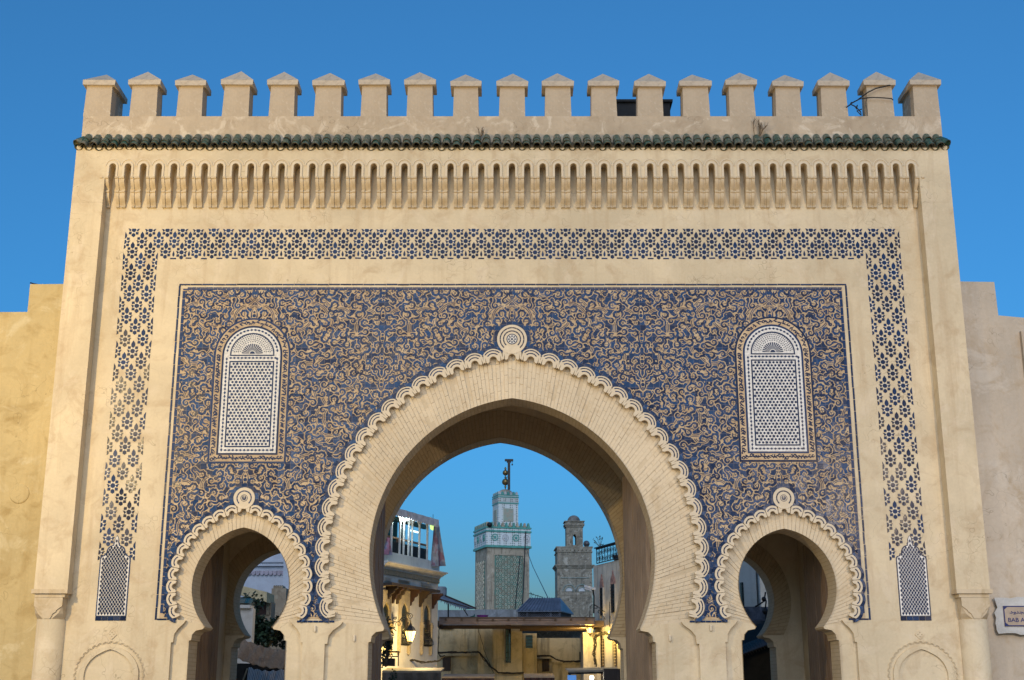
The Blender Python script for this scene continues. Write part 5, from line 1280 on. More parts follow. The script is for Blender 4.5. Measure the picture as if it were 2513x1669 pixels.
for k in range(nm):                                # stepped battlements of the platform
    for face in (0, 1):
        w_ = (wM+2*e)/nm; t = -e+(k+0.5)*w_; m_ = MB(MM)
        pts = [(-w_*.40, 0), (w_*.40, 0), (w_*.40, .35), (w_*.25, .35), (w_*.25, .7), (w_*.1, 1), (-w_*.1, 1), (-w_*.25, .7), (-w_*.25, .35), (-w_*.40, .35)]
        if face == 0: m_.prism([(t+x, zb0+z*(zb1-zb0)) for x, z in pts], -e, -e+0.35)
        else:
            m_.xf = MM @ Matrix.Rotation(R(-90), 4, 'Z'); m_.prism([(-t+x, zb0+z*(zb1-zb0)) for x, z in pts], -e, -e+0.35)
        m_.build('crenel', M_gband if k % 2 else M_mbrick, mina)
m_ = MB(MM); m_.box(0.3, wM-0.3, 0.3, wM-0.3, zb0, zb0+0.1); m_.build('platform', M_mbrick, mina)
# sunk lattice panel on two faces
pz0, pz1 = 4.0, zM(708); px0_, px1_ = wM*0.17, wM*0.85
m_ = MB(MM); m_.box(px0_, px1_, -0.05, 0.02, pz0, pz1); m_.build('lattice_panel', M_zelbk, mina)
m_ = MB(MM); m_.box(-0.05, 0.02, wM*0.15, wM*0.85, pz0, zM(740)); m_.build('lattice_panel', M_zelbk, mina)
m_ = MB(MM)
for a_, b_, c_, d_ in ((px0_-0.12, px0_-0.001, pz0, pz1+0.12), (px1_+0.001, px1_+0.12, pz0, pz1+0.12), (px0_, px1_, pz1+0.001, pz1+0.12)): m_.box(a_, b_, -0.12, 0.01, c_, d_)
m_.build('panel_frame', M_mbrick, mina)
for MF, qa, qb, ptop in ((MM, px0_, px1_, pz1), (MM @ Matrix.Rotation(R(-90), 4, 'Z'), -wM*0.85, -wM*0.15, zM(740))):
    lz = MB(MF); nc, nr = 5, 13; cw = (qb-qa)/nc; chh = (ptop-zM(1110))/nr      # loops of the sebka net, proud of the panel
    for j in range(nr+3):
        for i in range(nc):
            for off in (0, 1):
                if off and i == nc-1: continue
                cx_ = qa+(i+0.5+0.5*off)*cw; cz_ = ptop-(j+0.5+0.5*off)*chh
                o_ = [(cx_+x*cw, cz_+z*chh) for x, z in ((0, .44), (.15, .20), (.21, -.05), (.12, -.28), (0, -.42), (-.12, -.28), (-.21, -.05), (-.15, .20))]
                q_ = [(cx_+(x-cx_)*0.66, cz_+(z-cz_)*0.74) for x, z in o_]
                lz.prism(o_[::-1], -0.13, -0.04, holes=(q_,)); lz.mi = 1; lz.prism([(cx_+(x-cx_)*0.30, cz_+(z-cz_)*0.34) for x, z in o_][::-1], -0.10, -0.04); lz.mi = 0
    stuff(lz.build('sebka_net', [M_netl, M_gband], mina))
# upper lantern
uw = (P(*q1(1180, 400), YM).x - P(*q1(1042, 400), YM).x)/math.cos(R(17)); uo = (wM-uw)/2
ux = 0.50*wM - uw*0.46
US = MM @ Matrix.Translation((0.60*wM-uw/2-0.10, 0.5*wM-uw/2, 0))
kz = 1 + (0.5*wM-uw/2)/(YM+20)
def zU(y): return P(*q1(1000, y), YM+1.6).z
m_ = MB(US); m_.box(0, uw, 0, uw, zb0, zU(290)); m_.build('turret', M_zelw, mina)
for y0_, y1_ in ((352, 345), (310, 303), (296, 290)):
    m_ = MB(US); m_.box(-0.07, uw+0.07, -0.07, uw+0.07, zU(y0_), zU(y1_)); m_.build('green_band', M_gband, mina)
m_ = MB(US); m_.box(-0.05, uw+0.05, -0.05, uw+0.05, zU(340), zU(314)); m_.build('star_band', tilework('star_band', (0.20, 0.15, 0.12), (0.60, 0.59, 0.55), (0.14, 0.20, 0.18), 5.0, 'dots'), mina)
m_ = MB(US); m_.box(uw*0.25, uw*0.75, -0.06, 0.02, zU(475), zU(385)); m_.build('blind_window', M_zel, mina)
m_ = MB(US); m_.box(-0.06, 0.02, uw*0.25, uw*0.75, zU(475), zU(390)); m_.build('blind_window', M_zel, mina)
for k in range(7):
    for face in (0, 1):
        m_ = MB(US if face == 0 else US @ Matrix.Rotation(R(-90), 4, 'Z')); w_ = uw/7; t = (k+0.5)*w_; t = t if face == 0 else -t
        m_.prism([(t-w_*.45, zU(290)), (t+w_*.45, zU(290)), (t+w_*.45, zU(280)), (t+w_*.12, zU(268)), (t-w_*.12, zU(268)), (t-w_*.45, zU(280))], 0.0, 0.3); m_.build('crenel', M_pale if k % 2 == 0 else M_gband, mina)
cu = US @ Vector((uw/2, uw/2, 0))
m_ = MB(); m_.sm = True; zd = zU(285); r_ = uw*0.40; m_.lathe([(r_*math.cos(t), zd+r_*0.75*math.sin(t)) for t in [math.pi/2*i/8*0.98 for i in range(9)]], (cu.x, cu.y), 20); m_.build('dome', M_mbrick, mina)
m_ = MB(); zt_ = zd+r_*0.70
m_.tube([(cu.x, cu.y, zt_), (cu.x, cu.y, zU(88))], 0.07, 6); m_.ball((cu.x, cu.y, zU(192)), 0.40, 12); m_.ball((cu.x, cu.y, zU(128)), 0.33, 12); m_.ball((cu.x, cu.y, zU(100)), 0.13, 8); m_.ball((cu.x, cu.y, zU(160)), 0.12, 8); m_.ball((cu.x, cu.y, zU(225)), 0.13, 8)
m_.build('finial', M_gold, mina)
mx = P(*q1(1145, 300), YM+1).x; my = YM+1.0
M_mast = simple('weathered_mast', (0.07, 0.06, 0.055), 0.8, 0.3, 5)
m_ = MB(); m_.box(mx-0.15, mx+0.15, my-0.15, my+0.15, zU(265), zU(70)); m_.box(mx-0.48, mx+0.50, my-0.2, my+0.2, zU(70), zU(57)); m_.profx([(my-.1, zU(80)), (my+.1, zU(80)), (my+.1, zU(71)), (my-.1, zU(71))], mx-0.25, mx+0.25); m_.build('mast', M_mast, mina)
m_ = MB(); m_.tube([(mx+0.38, my, zU(70)), (mx+0.38, my, zU(92))], 0.03, 4); m_.ball((mx+0.38, my, zU(94)), 0.10, 6)
for y in (178, 215): m_.tube([(cu.x+0.1, cu.y, zU(y-6)), ((cu.x+mx)/2, my, zU(y)), (mx, my, zU(y-4))], 0.035, 4)
m_.build('pulley_chain', M_mast, mina)
# scaffold poles and a stay wire on the minaret
m_ = MB(); m_.tube([P(*q1(1237, 1100), YM-1.2), P(*q1(1260, 548), YM-0.6)], 0.07, 5); m_.tube([P(*q1(1187, 1085), YM-1.3), P(*q1(1222, 715), YM-0.9)], 0.06, 5); tag(m_.build('iron_pole', M_iron), 'two thin dark poles leaning on the green tiled minaret', 'pole')
m_ = MB(); m_.tube([P(*q1(1262, 660), YM-1), P(*q1(1310, 790), YM-20), P(*q1(1412, 1000), YM-60)], 0.035, 4); tag(m_.build('stay_wire', M_iron), 'thin wire running down from the green tiled minaret', 'wire')
m_ = MB(); s_ = P(*q1(1012, 498), YM-0.6); m_.xf = Matrix.Translation(s_) @ Matrix.Rotation(R(-90), 4, 'X'); m_.lathe([(0.30, 0.35), (0.28, 0.3), (0.12, 0.0), (0.10, -0.3)], (0, 0), 12); tag(m_.build('loudspeaker', M_iron), 'round loudspeaker on the platform corner of the green tiled minaret', 'loudspeaker')

Y2m = 82.0
d0_ = P(*q1(1477, 800), Y2m); w2 = P(*q1(1718, 800), Y2m).x - d0_.x
M2 = Matrix.Translation((d0_.x, Y2m, 0)) @ Matrix.Rotation(R(2), 4, 'Z')
def zN(y): return P(*q1(1500, y), Y2m).z
mn = thing('minaret', 'weathered grey brick minaret with small turret and round dome', 'minaret', M2 @ Vector((w2/2, w2/2, 0)))
m_ = MB(M2); m_.box(0, w2, 0, w2, 0, zN(800)); m_.build('shaft', M_mgrey, mn)
m_ = MB(M2)
for y0_, y1_, o_ in ((800, 790, .06), (790, 782, .14), (782, 776, .20)): m_.box(-o_, w2+o_, -o_, w2+o_, zN(y0_)+0.005, zN(y1_))
m_.build('string_course', M_mgrey, mn)
m_ = MB(M2); m_.box(0.02, w2-0.02, 0.02, w2-0.02, zN(776)+0.005, zN(660)); m_.build('upper_stage', M_mgrey, mn)
m_ = MB(M2); m_.box(-.05, w2+.05, -.05, w2+.05, zN(690), zN(684)); m_.box(-.08, w2+.08, -.08, w2+.08, zN(658), zN(650)); n = 9
for k in range(n):
    c_ = w2*(k+0.5)/n; h_ = w2/n; m_.prism([(c_-h_*.5, zN(684)), (c_-h_*.2, zN(684)), (c_, zN(670)), (c_+h_*.2, zN(684)), (c_+h_*.5, zN(684)), (c_+h_*.5, zN(658)), (c_-h_*.5, zN(658))], -0.06, 0.02)
m_.build('cornice', M_mgrey, mn)
tw0, tw1 = P(*q1(1540, 560), Y2m+.8).x, P(*q1(1653, 560), Y2m+.8).x; tw = tw1-tw0
T2 = Matrix.Translation((tw0, Y2m+0.8, 0)) @ Matrix.Rotation(R(2), 4, 'Z')
def zT(y): return P(*q1(1500, y), Y2m+.8).z
slot = (tw*0.40, tw*0.60)
m_ = MB(T2); zs0, zs1 = zT(640), zT(578)
m_.prism([(0, zN(660)), (tw, zN(660)), (tw, zT(515)), (0, zT(515))], 0, tw, holes=([(slot[0], zs0), (slot[0], zs1), (tw*0.5, zs1+0.16), (slot[1], zs1), (slot[1], zs0)],)); m_.build('turret', M_mgrey, mn)
m_ = MB(T2); o_ = [(tw*0.5+tw*0.20*math.cos(t), zs1-0.1+tw*0.24*math.sin(t)) for t in [math.pi*i/10 for i in range(11)]]; q_ = [(tw*0.5+tw*0.14*math.cos(t), zs1-0.1+tw*0.18*math.sin(t)) for t in [math.pi*i/10 for i in range(11)]]
m_.prism([(tw*.7, zs0)] + o_ + [(tw*.3, zs0), (tw*.36, zs0)] + q_[::-1] + [(tw*.64, zs0)], -0.06, 0.01); m_.build('window_surround', M_mgrey, mn)
m_ = MB(T2)
for y0_, y1_, o_ in ((515, 505, .08), (505, 492, .14), (492, 480, .05), (480, 474, .16)): m_.box(-o_, tw+o_, -o_, tw+o_, zT(y0_)+0.004, zT(y1_))
m_.build('turret_cornice', M_mgrey, mn)
m_ = MB(); m_.sm = True; cc = T2 @ Vector((tw/2, tw/2, 0)); r_ = tw*0.40; zd = zT(473); m_.lathe([(r_, zd-0.05)] + [(r_*math.cos(t), zd+r_*0.98*math.sin(t)) for t in [math.pi/2*i/9*0.985 for i in range(10)]], (cc.x, cc.y), 24); m_.build('dome', simple('grey_dome', (0.19, 0.18, 0.17), 0.8, 0.3, 2, bmp=0.3), mn)
m_ = MB(M2)                                        # twin blind arches with traces of green tile
for cxf in (0.33, 0.69):
    c_ = w2*cxf
    for rr, th in ((0.55, 0.09), (0.34, 0.07)):
        o_ = [(c_+rr*math.cos(t), zN(960)+rr*1.1*math.sin(t)) for t in [math.pi*i/12 for i in range(13)]]; q_ = [(c_+(rr-th)*math.cos(t), zN(960)+(rr-th)*1.1*math.sin(t)) for t in [math.pi*i/12 for i in range(13)]]; m_.prism(o_+q_[::-1], -0.07, 0.01)
m_.box(w2*.1, w2*.9, -0.06, 0.01, zN(868), zN(862)); m_.build('blind_arch', simple('green_traces', (0.10, 0.17, 0.15), 0.7, c2=(0.38, 0.36, 0.32), scale=4), mn)
m_ = MB(M2)
for cxf in (0.33, 0.69):
    c_ = w2*cxf; m_.prism([(c_-0.24, zN(958))] + [(c_+0.24*math.cos(t), zN(955)+0.30*math.sin(t)) for t in [math.pi*i/8 for i in range(9)]][::-1] + [(c_+0.24, zN(958))], -0.03, 0.01)
m_.build('pale_panel', M_pale, mn)
m_ = MB(M2)                                        # brick courses of the lower shaft
r_ = random.Random(8); z = zN(1120)
while z < zN(975):
    x = r_.uniform(0, 0.2)
    while x < w2-0.25: m_.box(x, x+0.22, -0.018-r_.random()*0.03, 0.0, z, z+0.09); x += 0.27
    z += 0.125
stuff(m_.build('brick_courses', M_mgrey, mn))
s_ = P(*q1(1680, 628), Y2m-0.2); m_ = MB(Matrix.Translation(s_) @ Matrix.Rotation(R(-90), 4, 'X')); m_.lathe([(0.26, 0.40), (0.24, 0.36), (0.10, 0.0), (0.09, -0.25)], (0, 0), 14); m_.tube([(0, 0.3, -0.1), (0, 0.05, -0.1)], 0.03, 5)
tag(m_.build('loudspeaker', simple('speaker_grey', (0.12, 0.12, 0.13), 0.5)), 'round loudspeaker beside the turret of the grey brick minaret', 'loudspeaker')
m_ = MB(); b_ = P(*q1(1285, 1000), 60); m_.tube([P(*q1(1298, 1000), 60), P(*q1(1295, 962), 60)], 0.02, 4); m_.tube([P(*q1(1285, 972), 60), P(*q1(1380, 1000), 60)], 0.02, 4); m_.tube([P(*q1(1325, 1000), 60), P(*q1(1330, 984), 60)], 0.02, 4)
for x in (1300, 1312, 1345): m_.tube([P(*q1(x, 965+(x-1285)*.3), 59.6), P(*q1(x-3, 980+(x-1285)*.3), 60.4)], 0.015, 4)
tag(m_.build('aerial', M_iron), 'thin television aerial on the roofs between the two minarets', 'aerial')

# ------------------------------------------------------------------ yellow houses under the pergola
M_yel = plaster('stained_yellow_wall', (0.58, 0.46, 0.27), (0.14, 0.115, 0.07), (0.64, 0.54, 0.36), amt=0.45, streak=0.7, pale_amt=0.3, bmp=0.5, scl=0.9)
M_concrete = plaster('grey_parapet', (0.26, 0.27, 0.28), (0.12, 0.12, 0.12), (0.40, 0.42, 0.44), amt=0.6, streak=0.5, pale_amt=0.5)
def pbox(m_, a, b, Y, depth):
    p0, p1 = P(a[0], a[1], Y), P(b[0], b[1], Y); m_.box(min(p0.x, p1.x), max(p0.x, p1.x), Y, Y+depth, min(p0.z, p1.z), max(p0.z, p1.z))
def pb(name, mat, par, a, b, Y, depth):
    m_ = MB(); pbox(m_, a, b, Y, depth); return m_.build(name, mat, par)
YH = 27.0
yh = thing('house', 'stained yellow house wall with a barred slot window under the wooden pergola', 'house', (P(*q5(1500, 1000), YH).x, YH+2, 0))
pb('wall', M_yel, yh, q5(860, 840), q5(1415, 1900), YH+0.55, 4); pb('wall', M_yel, yh, q5(1415, 800), q5(1620, 1900), YH+0.25, 4.2); pb('wall', M_yel, yh, q5(1621, 780), q5(2025, 1900), YH, 4.5)
w_ = pb('window', M_glass, yh, q5(1795, 800), q5(1870, 1330), YH-0.012, 0.011)
m_ = MB(); 
for x in (1800, 1818, 1836, 1866): pbox(m_, q5(x-3, 800), q5(x+3, 1330), YH-0.05, 0.03)
for y in (870, 960, 1075, 1190, 1260): pbox(m_, q5(1796, y-3), q5(1868, y+3), YH-0.055, 0.03)
m_.build('bar', M_iron, w_)
pb('pane', simple('pale_green_pane', (0.20, 0.42, 0.36), 0.3, 0.3, 3), w_, q5(1800, 860), q5(1835, 1300), YH-0.02, 0.007)
pb('sill_ledge', M_yel, yh, q5(885, 1195), q5(1430, 1235), YH+0.43, 0.12)
d_ = pb('door', M_brn, yh, q5(932, 1255), q5(1040, 1440), YH+0.53, 0.03)
for k in range(5): pb('plank', M_brn, d_, q5(934+k*21, 1258), q5(953+k*21, 1438), YH+0.505, 0.024)
pb('niche', simple('green_shutter', (0.10, 0.26, 0.24), 0.5), yh, q5(905, 825), q5(1075, 860), YH+0.45, 0.09)
# right part, its roof lower, with small windows
yr = thing('house', 'low yellow house with small dark windows, right part under the pergola', 'house', (P(*q7(800, 1200), YH).x, YH+3, 0))
pb('wall', M_yel, yr, q7(345, 925), q7(549, 1900), YH+0.5, 4); pb('wall', M_yel, yr, q7(550, 990), q7(1185, 1900), YH+1.2, 4); pb('wall_base', M_yel, yr, q7(760, 1345), q7(1180, 1900), YH+0.85, 0.34)
for a_, b_, y_ in ((q7(395, 950), q7(488, 1128), YH+0.47), (q7(1130, 1180), q7(1172, 1290), YH+1.17)):
    w_ = pb('window', M_glass, yr, a_, b_, y_, 0.025)
    for k in range(4):
        v0 = a_[1]+(b_[1]-a_[1])*(k+0.5)/4; pb('bar', M_iron, w_, (a_[0], v0-0.8), (b_[0], v0+0.8), y_-0.02, 0.015)
d_ = pb('door', M_brn, yr, q7(620, 1280), q7(715, 1450), YH+1.16, 0.035)
for k in range(4): pb('plank', M_brn, d_, q7(622+k*23.5, 1283), q7(642+k*23.5, 1448), YH+1.135, 0.024)
pb('lintel_ledge', M_yel, yr, q7(540, 1240), q7(757, 1275), YH+1.03, 0.16); pb('ledge', M_yel, yr, q7(757, 1320), q7(1183, 1344), YH+0.80, 0.06)
# pale ruined wall far behind under the pergola
pb_ = thing('wall', 'pale flaking wall glimpsed under the right half of the pergola', 'wall', (P(*q7(800, 950), 33).x, 33, 0)); pb('wall', plaster('flaking_wall', (0.30, 0.30, 0.32), (0.12, 0.12, 0.13), (0.5, 0.52, 0.55), amt=0.8, pale_amt=0.9, scl=2.5), pb_, q7(540, 905), q7(1200, 1500), 33, 0.4)
# pergola: fascia planks, joist ends, joists
per = thing('pergola', 'long brown wooden pergola spanning the lane behind the main arch', 'pergola', (0, 24, 0))
YP = 24.0
M_pw = wood('grey_brown_timber', (0.16, 0.10, 0.07), (0.30, 0.21, 0.16), axis='x'); M_pd = wood('dark_joist', (0.06, 0.035, 0.02), (0.14, 0.085, 0.05), axis='x')
def zP(x, y, Y=YP): return P(*q1(x, y), Y)
xl, xr_ = zP(664, 1170).x, zP(1737, 1170).x; n = 5
for k in range(4):
    x0_ = xl+(xr_-xl)*k/4; x1_ = xl+(xr_-xl)*(k+1)/4; m_ = MB(); dz_ = random.uniform(-0.008, 0.008)
    m_.box(x0_+0.004, x1_-0.004, YP, YP+0.05, zP(700, 1188).z+dz_, zP(700, 1160).z+dz_); m_.build('fascia_board', M_pw, per)
    m_ = MB(); m_.box(x0_+0.004, x1_-0.004, YP+0.02, YP+0.06, zP(700, 1158).z, zP(700, 1146).z+dz_); m_.build('fascia_board', M_pw, per)
for k in range(10):
    x = xl+(xr_-xl)*(k+0.45)/10; m_ = MB(); m_.box(x-0.035, x+0.035, YP-0.04, YP+2.6, zP(700, 1159).z, zP(700, 1144).z+0.02); m_.build('joist', M_pd, per)
m_ = MB(); m_.box(xl, xr_, YP+0.07, YP+2.7, zP(700, 1150).z+0.03, zP(700, 1146).z+0.06); m_.build('roof_deck', M_pd, per)
for k in range(4):
    m_ = MB(); z_ = zP(700, 1189).z - 0.012; m_.box(xl+ (0 if k < 2 else (xr_-xl)*.52), xr_, YP+0.35+k*0.55, YP+0.50+k*0.55, z_-0.06-0.015*k, z_+0.02); m_.build('beam', M_pd, per)
m_ = MB(); m_.box(xl-0.1, xl, YP-0.02, YP+2.7, zP(700, 1195).z, zP(700, 1160).z); m_.box(xr_, xr_+0.3, YP-0.02, YP+2.7, zP(700, 1195).z, zP(700, 1160).z); m_.build('wall_plate', M_pd, per)
# rooftop parapet and kiosk behind it
rt = thing('roof_terrace', 'grey concrete rooftop terrace behind the pergola', 'terrace', (P(*q5(1500, 650), 31).x, 32, 0))
pb('parapet', M_concrete, rt, q5(1385, 598), q5(1975, 760), 31, 0.25); pb('parapet', M_concrete, rt, q5(868, 605), q5(1384, 760), 32.5, 0.25); m_ = MB(); a_ = P(*q5(868, 715), 30.8); b_ = P(*q7(1300, 715), 30.8); m_.box(a_.x, b_.x, 30.8, 38, a_.z-0.3, a_.z); m_.build('floor', M_concrete, rt)
ko = thing('kiosk', 'lattice sided roof kiosk with a blue grey hipped metal roof', 'kiosk', (P(*q7(650, 650), 31.5).x, 31.5, 0)); YK = 30.6
kx0, kx1 = P(*q7(300, 660), YK).x, P(*q7(860, 660), YK).x; kxr = P(*q7(1018, 660), YK+1.9).x; kz0, kz1 = P(*q7(600, 712), YK).z, P(*q7(600, 620), YK).z
kd = 2.2
m_ = MB(); m_.box(kx0+0.03, kx1-0.03, YK+0.05, YK+0.07, kz0, kz1); m_.build('back_panel', M_dark, ko)
M_kw = simple('blue_grey_wood', (0.075, 0.08, 0.10), 0.7, 0.3, 4)
side = Wall((kx1, YK), (kxr, YK+1.9))
m_ = MB()
for x in (kx0, kx0+(kx1-kx0)*0.2, kx0+(kx1-kx0)*0.78, kx1): m_.box(x-0.04, x+0.04, YK-0.03, YK+0.05, kz0, kz1)
m_.box(kx0, kx1, YK-0.02, YK+0.04, kz0, kz0+0.05); m_.box(kx0, kx1, YK-0.02, YK+0.04, kz1-0.04, kz1); m_.build('frame', M_kw, ko)
m_ = MB(); hh = kz1-kz0; x = kx0-hh
while x < kx1:
    for s_ in (1, -1):
        a_ = (x, kz0) if s_ > 0 else (x+hh, kz0); b_ = (x+hh, kz1) if s_ > 0 else (x, kz1)
        def cl(p, q):
            if p[0] > q[0]: p, q = q, p
            if q[0] < kx0 or p[0] > kx1: return None
            f_ = lambda X: (X, p[1]+(q[1]-p[1])*(X-p[0])/(q[0]-p[0]))
            return f_(max(p[0], kx0)), f_(min(q[0], kx1))
        c_ = cl(a_, b_)
        if c_: m_.bar((c_[0][0], YK+0.01+0.02*(s_ > 0), c_[0][1]), (c_[1][0], YK+0.01+0.02*(s_ > 0), c_[1][1]), 0.018)
    x += 0.075
stuff(m_.build('lattice', M_kw, ko))
m_ = MB(side.M); m_.box(0, side.L, 0, 0.04, kz0, kz1); m_.build('side_panel', M_brn, ko)
e_ = 0.10; zr0 = kz1+0.002; zr1 = P(*q7(600, 440), YK+1).z
A4 = [Vector((kx0-e_, YK-e_, zr0)), Vector((kx1+e_*.6, YK-e_, zr0)), Vector((kxr+e_, YK+1.9, zr0)), Vector((kx0+0.3, YK+1.9, zr0))]
ra, rb = Vector((P(*q7(440, 440), YK+1).x, YK+1.0, zr1)), Vector((P(*q7(868, 455), YK+1).x, YK+1.0, zr1))
M_kr = simple('blue_grey_sheet_roof', (0.10, 0.12, 0.165), 0.45, 0.25, 2.0, bmp=0.2)
m_ = MB(); m_.add(A4 + [ra, rb] + [p - Vector((0, 0, 0.04)) for p in A4], [(0,1,5,4),(1,2,5),(2,3,4,5),(3,0,4),(6,9,8,7),(0,6,7,1),(1,7,8,2),(2,8,9,3),(3,9,6,0)]); kr = m_.build('roof', M_kr, ko)
for k in range(13):
    t = (k+0.5)/13; a_ = A4[0].lerp(A4[1], t); b_ = ra.lerp(rb, t); m_ = MB(); m_.bar(a_ + Vector((0, -0.012, 0.012)), b_ + Vector((0, -0.012, 0.012)), 0.028); m_.build('seam', M_kr, kr)
m_ = MB(); a_ = P(*q5(1395, 680), 29.5); b_ = P(*q5(1560, 680), 29.5); r_ = (b_.x-a_.x)/2; z_ = P(*q5(1480, 718), 29.5).z; zt_ = P(*q5(1480, 672), 29.5).z
m_.lathe([(r_*.7, z_), (r_, zt_-0.02), (r_*1.04, zt_), (r_*.96, zt_), (r_*.66, z_+0.03)], ((a_.x+b_.x)/2, 29.5+r_), 18); tag(m_.build('basin', simple('magenta_plastic', (0.20, 0.03, 0.22), 0.35, 0.2)), 'purple plastic basin on the rooftop edge above the pergola', 'basin')
m_ = MB(); a_ = P(*q5(1250, 720), 30.0); b_ = P(*q5(1370, 720), 30.0); z_ = P(*q5(1300, 668), 30.0).z; m_.add([(a_.x, 30, a_.z), (b_.x, 30, a_.z), (b_.x, 30.5, a_.z), (a_.x, 30.5, a_.z), (a_.x+0.35, 30.1, z_), (b_.x-0.03, 30.05, z_+0.03), (b_.x, 30.4, z_), (a_.x+0.3, 30.4, z_)], [(0,1,5,4),(1,2,6,5),(2,3,7,6),(3,0,4,7),(4,5,6,7),(0,3,2,1)])
tag(m_.build('tarpaulin', simple('green_tarp', (0.02, 0.11, 0.08), 0.7, 0.3, 6)), 'folded green tarpaulin beside the purple basin', 'tarpaulin')
# sloping cloth awning on poles left of the big minaret
aw = thing('awning', 'dark sloping rooftop awning with ragged edge on thin poles, beside the white house', 'awning', (P(*q5(1000, 600), 29).x, 29, 0))
pts = [(870, 450), (1000, 500), (1120, 545), (1260, 585)]; pt2 = [(870, 405), (985, 415), (1150, 490), (1390, 580)]
m_ = MB(); n = len(pts)
vs_ = [P(*q5(*p), 28.4) for p in pts] + [P(*q5(*p), 29.6) for p in pt2]; m_.add(vs_ + [p - Vector((0, 0, 0.025)) for p in vs_], [(i, i+1, n+i+1, n+i) for i in range(n-1)] + [(2*n+i, 3*n+i, 3*n+i+1, 2*n+i+1) for i in range(n-1)] + [(i, 2*n+i, 2*n+i+1, i+1) for i in range(n-1)]); m_.build('cloth', M_grey, aw)
m_ = MB(); 
for k in range(15):
    t = k/15; a_ = vs_[0].lerp(vs_[3], t) ; a_ = vs_[min(2, int(t*3))].lerp(vs_[min(3, int(t*3)+1)], t*3-int(t*3)); b_ = vs_[min(2, int((t+.066)*3))].lerp(vs_[min(3, int((t+.066)*3)+1)], (t+.066)*3-int((t+.066)*3))
    m_.add([a_ + Vector((0, -.01, 0)), b_ + Vector((0, -.01, 0)), (a_+b_)/2 + Vector((0, -.01, -0.10-0.04*math.sin(k*2.3))), a_ + Vector((0, .01, 0)), b_ + Vector((0, .01, 0)), (a_+b_)/2 + Vector((0, .01, -0.10-0.04*math.sin(k*2.3)))], [(0,2,1),(3,4,5),(0,3,5,2),(1,2,5,4)])
m_.build('fringe', M_grey, aw)
m_ = MB(); m_.tube([P(*q5(1008, 515), 28.5), P(*q5(1010, 720), 28.5)], 0.03, 6); m_.tube([P(*q5(1215, 585), 28.5), P(*q5(1275, 680), 28.7)], 0.02, 6); m_.build('pole', M_iron, aw); m_ = MB(); m_.tube([P(*q5(960, 405), 29.4), P(*q5(1395, 585), 29.4)], 0.03, 5); m_.tube([P(*q5(870, 450), 28.38), P(*q5(1300, 575), 28.38)], 0.025, 5); m_.build('rafter', M_brn, aw)
wt = MB(); a_ = P(*q5(868, 280), 30); b_ = P(*q5(962, 280), 30); z0_ = P(*q5(900, 405), 30).z; wt.lathe([(0.24, z0_), (0.25, z0_+0.1), (0.25, a_.z-0.06), (0.20, a_.z), (0.02, a_.z+0.01)], ((a_.x+b_.x)/2-0.05, 30.2), 16); tag(wt.build('water_tank', simple('tank_grey', (0.20, 0.21, 0.23), 0.6, 0.2, 3)), 'grey water tank on the roof beside the white house', 'tank')

# ------------------------------------------------------------------ house on the right with wrought balcony
A_, B_ = (P(*q7(1335, 800), 26).x, 26.0), (P(*q7(1335, 800), 26).x+1.15, 22.4)
RW = Wall(A_, B_)
rh = thing('house', 'streaked pale house with two tall narrow windows, right side of the main arch', 'house', RW.w(1, 1.5, 0))
M_strk = plaster('streaked_house', (0.60, 0.53, 0.44), (0.26, 0.21, 0.16), (0.66, 0.60, 0.52), amt=0.4, streak=0.8, pale_amt=0.2)
zt_ = RW.sz(q7(1335, 5))[1]; m_ = MB(RW.M); m_.box(0, 5.5, 0, 4.5, 0, zt_+0.02); m_.build('wall', M_strk, rh)
for xa, xb, yt, ym, yb in ((1425, 1465, 110, 300, 680), (1575, 1630, 60, 250, 640)):
    x0_, x1_ = RW.sz(q7(xa, 400))[0], RW.sz(q7(xb, 400))[0]; z0_, zm_, z1_ = RW.sz(q7((xa+xb)/2, yb))[1], RW.sz(q7((xa+xb)/2, ym))[1], RW.sz(q7((xa+xb)/2, yt))[1]; c_ = (x0_+x1_)/2
    m_ = MB(RW.M); m_.box(x0_, x1_, -0.012, -0.001, z0_, zm_); w_ = m_.build('window', M_glass, rh)
    m_ = MB(RW.M)
    for k in range(3): xx = x0_+(x1_-x0_)*(k+0.5)/3; m_.box(xx-0.012, xx+0.012, -0.05, -0.03, z0_, zm_)
    for k in range(9): zz = z0_+(zm_-z0_)*k/9; m_.box(x0_, x1_, -0.048, -0.032, zz, zz+0.015)
    m_.build('grille', M_iron, w_)
    m_ = MB(RW.M); m_.prism([(x0_-0.02, zm_), (x1_+0.02, zm_), (x1_, zm_+(z1_-zm_)*0.4), (c_+0.03, zm_+(z1_-zm_)*0.75), (c_, z1_), (c_-0.03, zm_+(z1_-zm_)*0.75), (x0_, zm_+(z1_-zm_)*0.4)], -0.04, -0.001); m_.build('pointed_head', simple('pink_stucco', (0.36, 0.20, 0.16), 0.8, 0.3, 9), w_)
    m_ = MB(RW.M); m_.box(x0_-0.06, x0_-0.002, -0.05, -0.001, z0_-0.1, zm_); m_.box(x1_+0.002, x1_+0.06, -0.05, -0.001, z0_-0.1, zm_); m_.build('jamb', M_strk, w_)
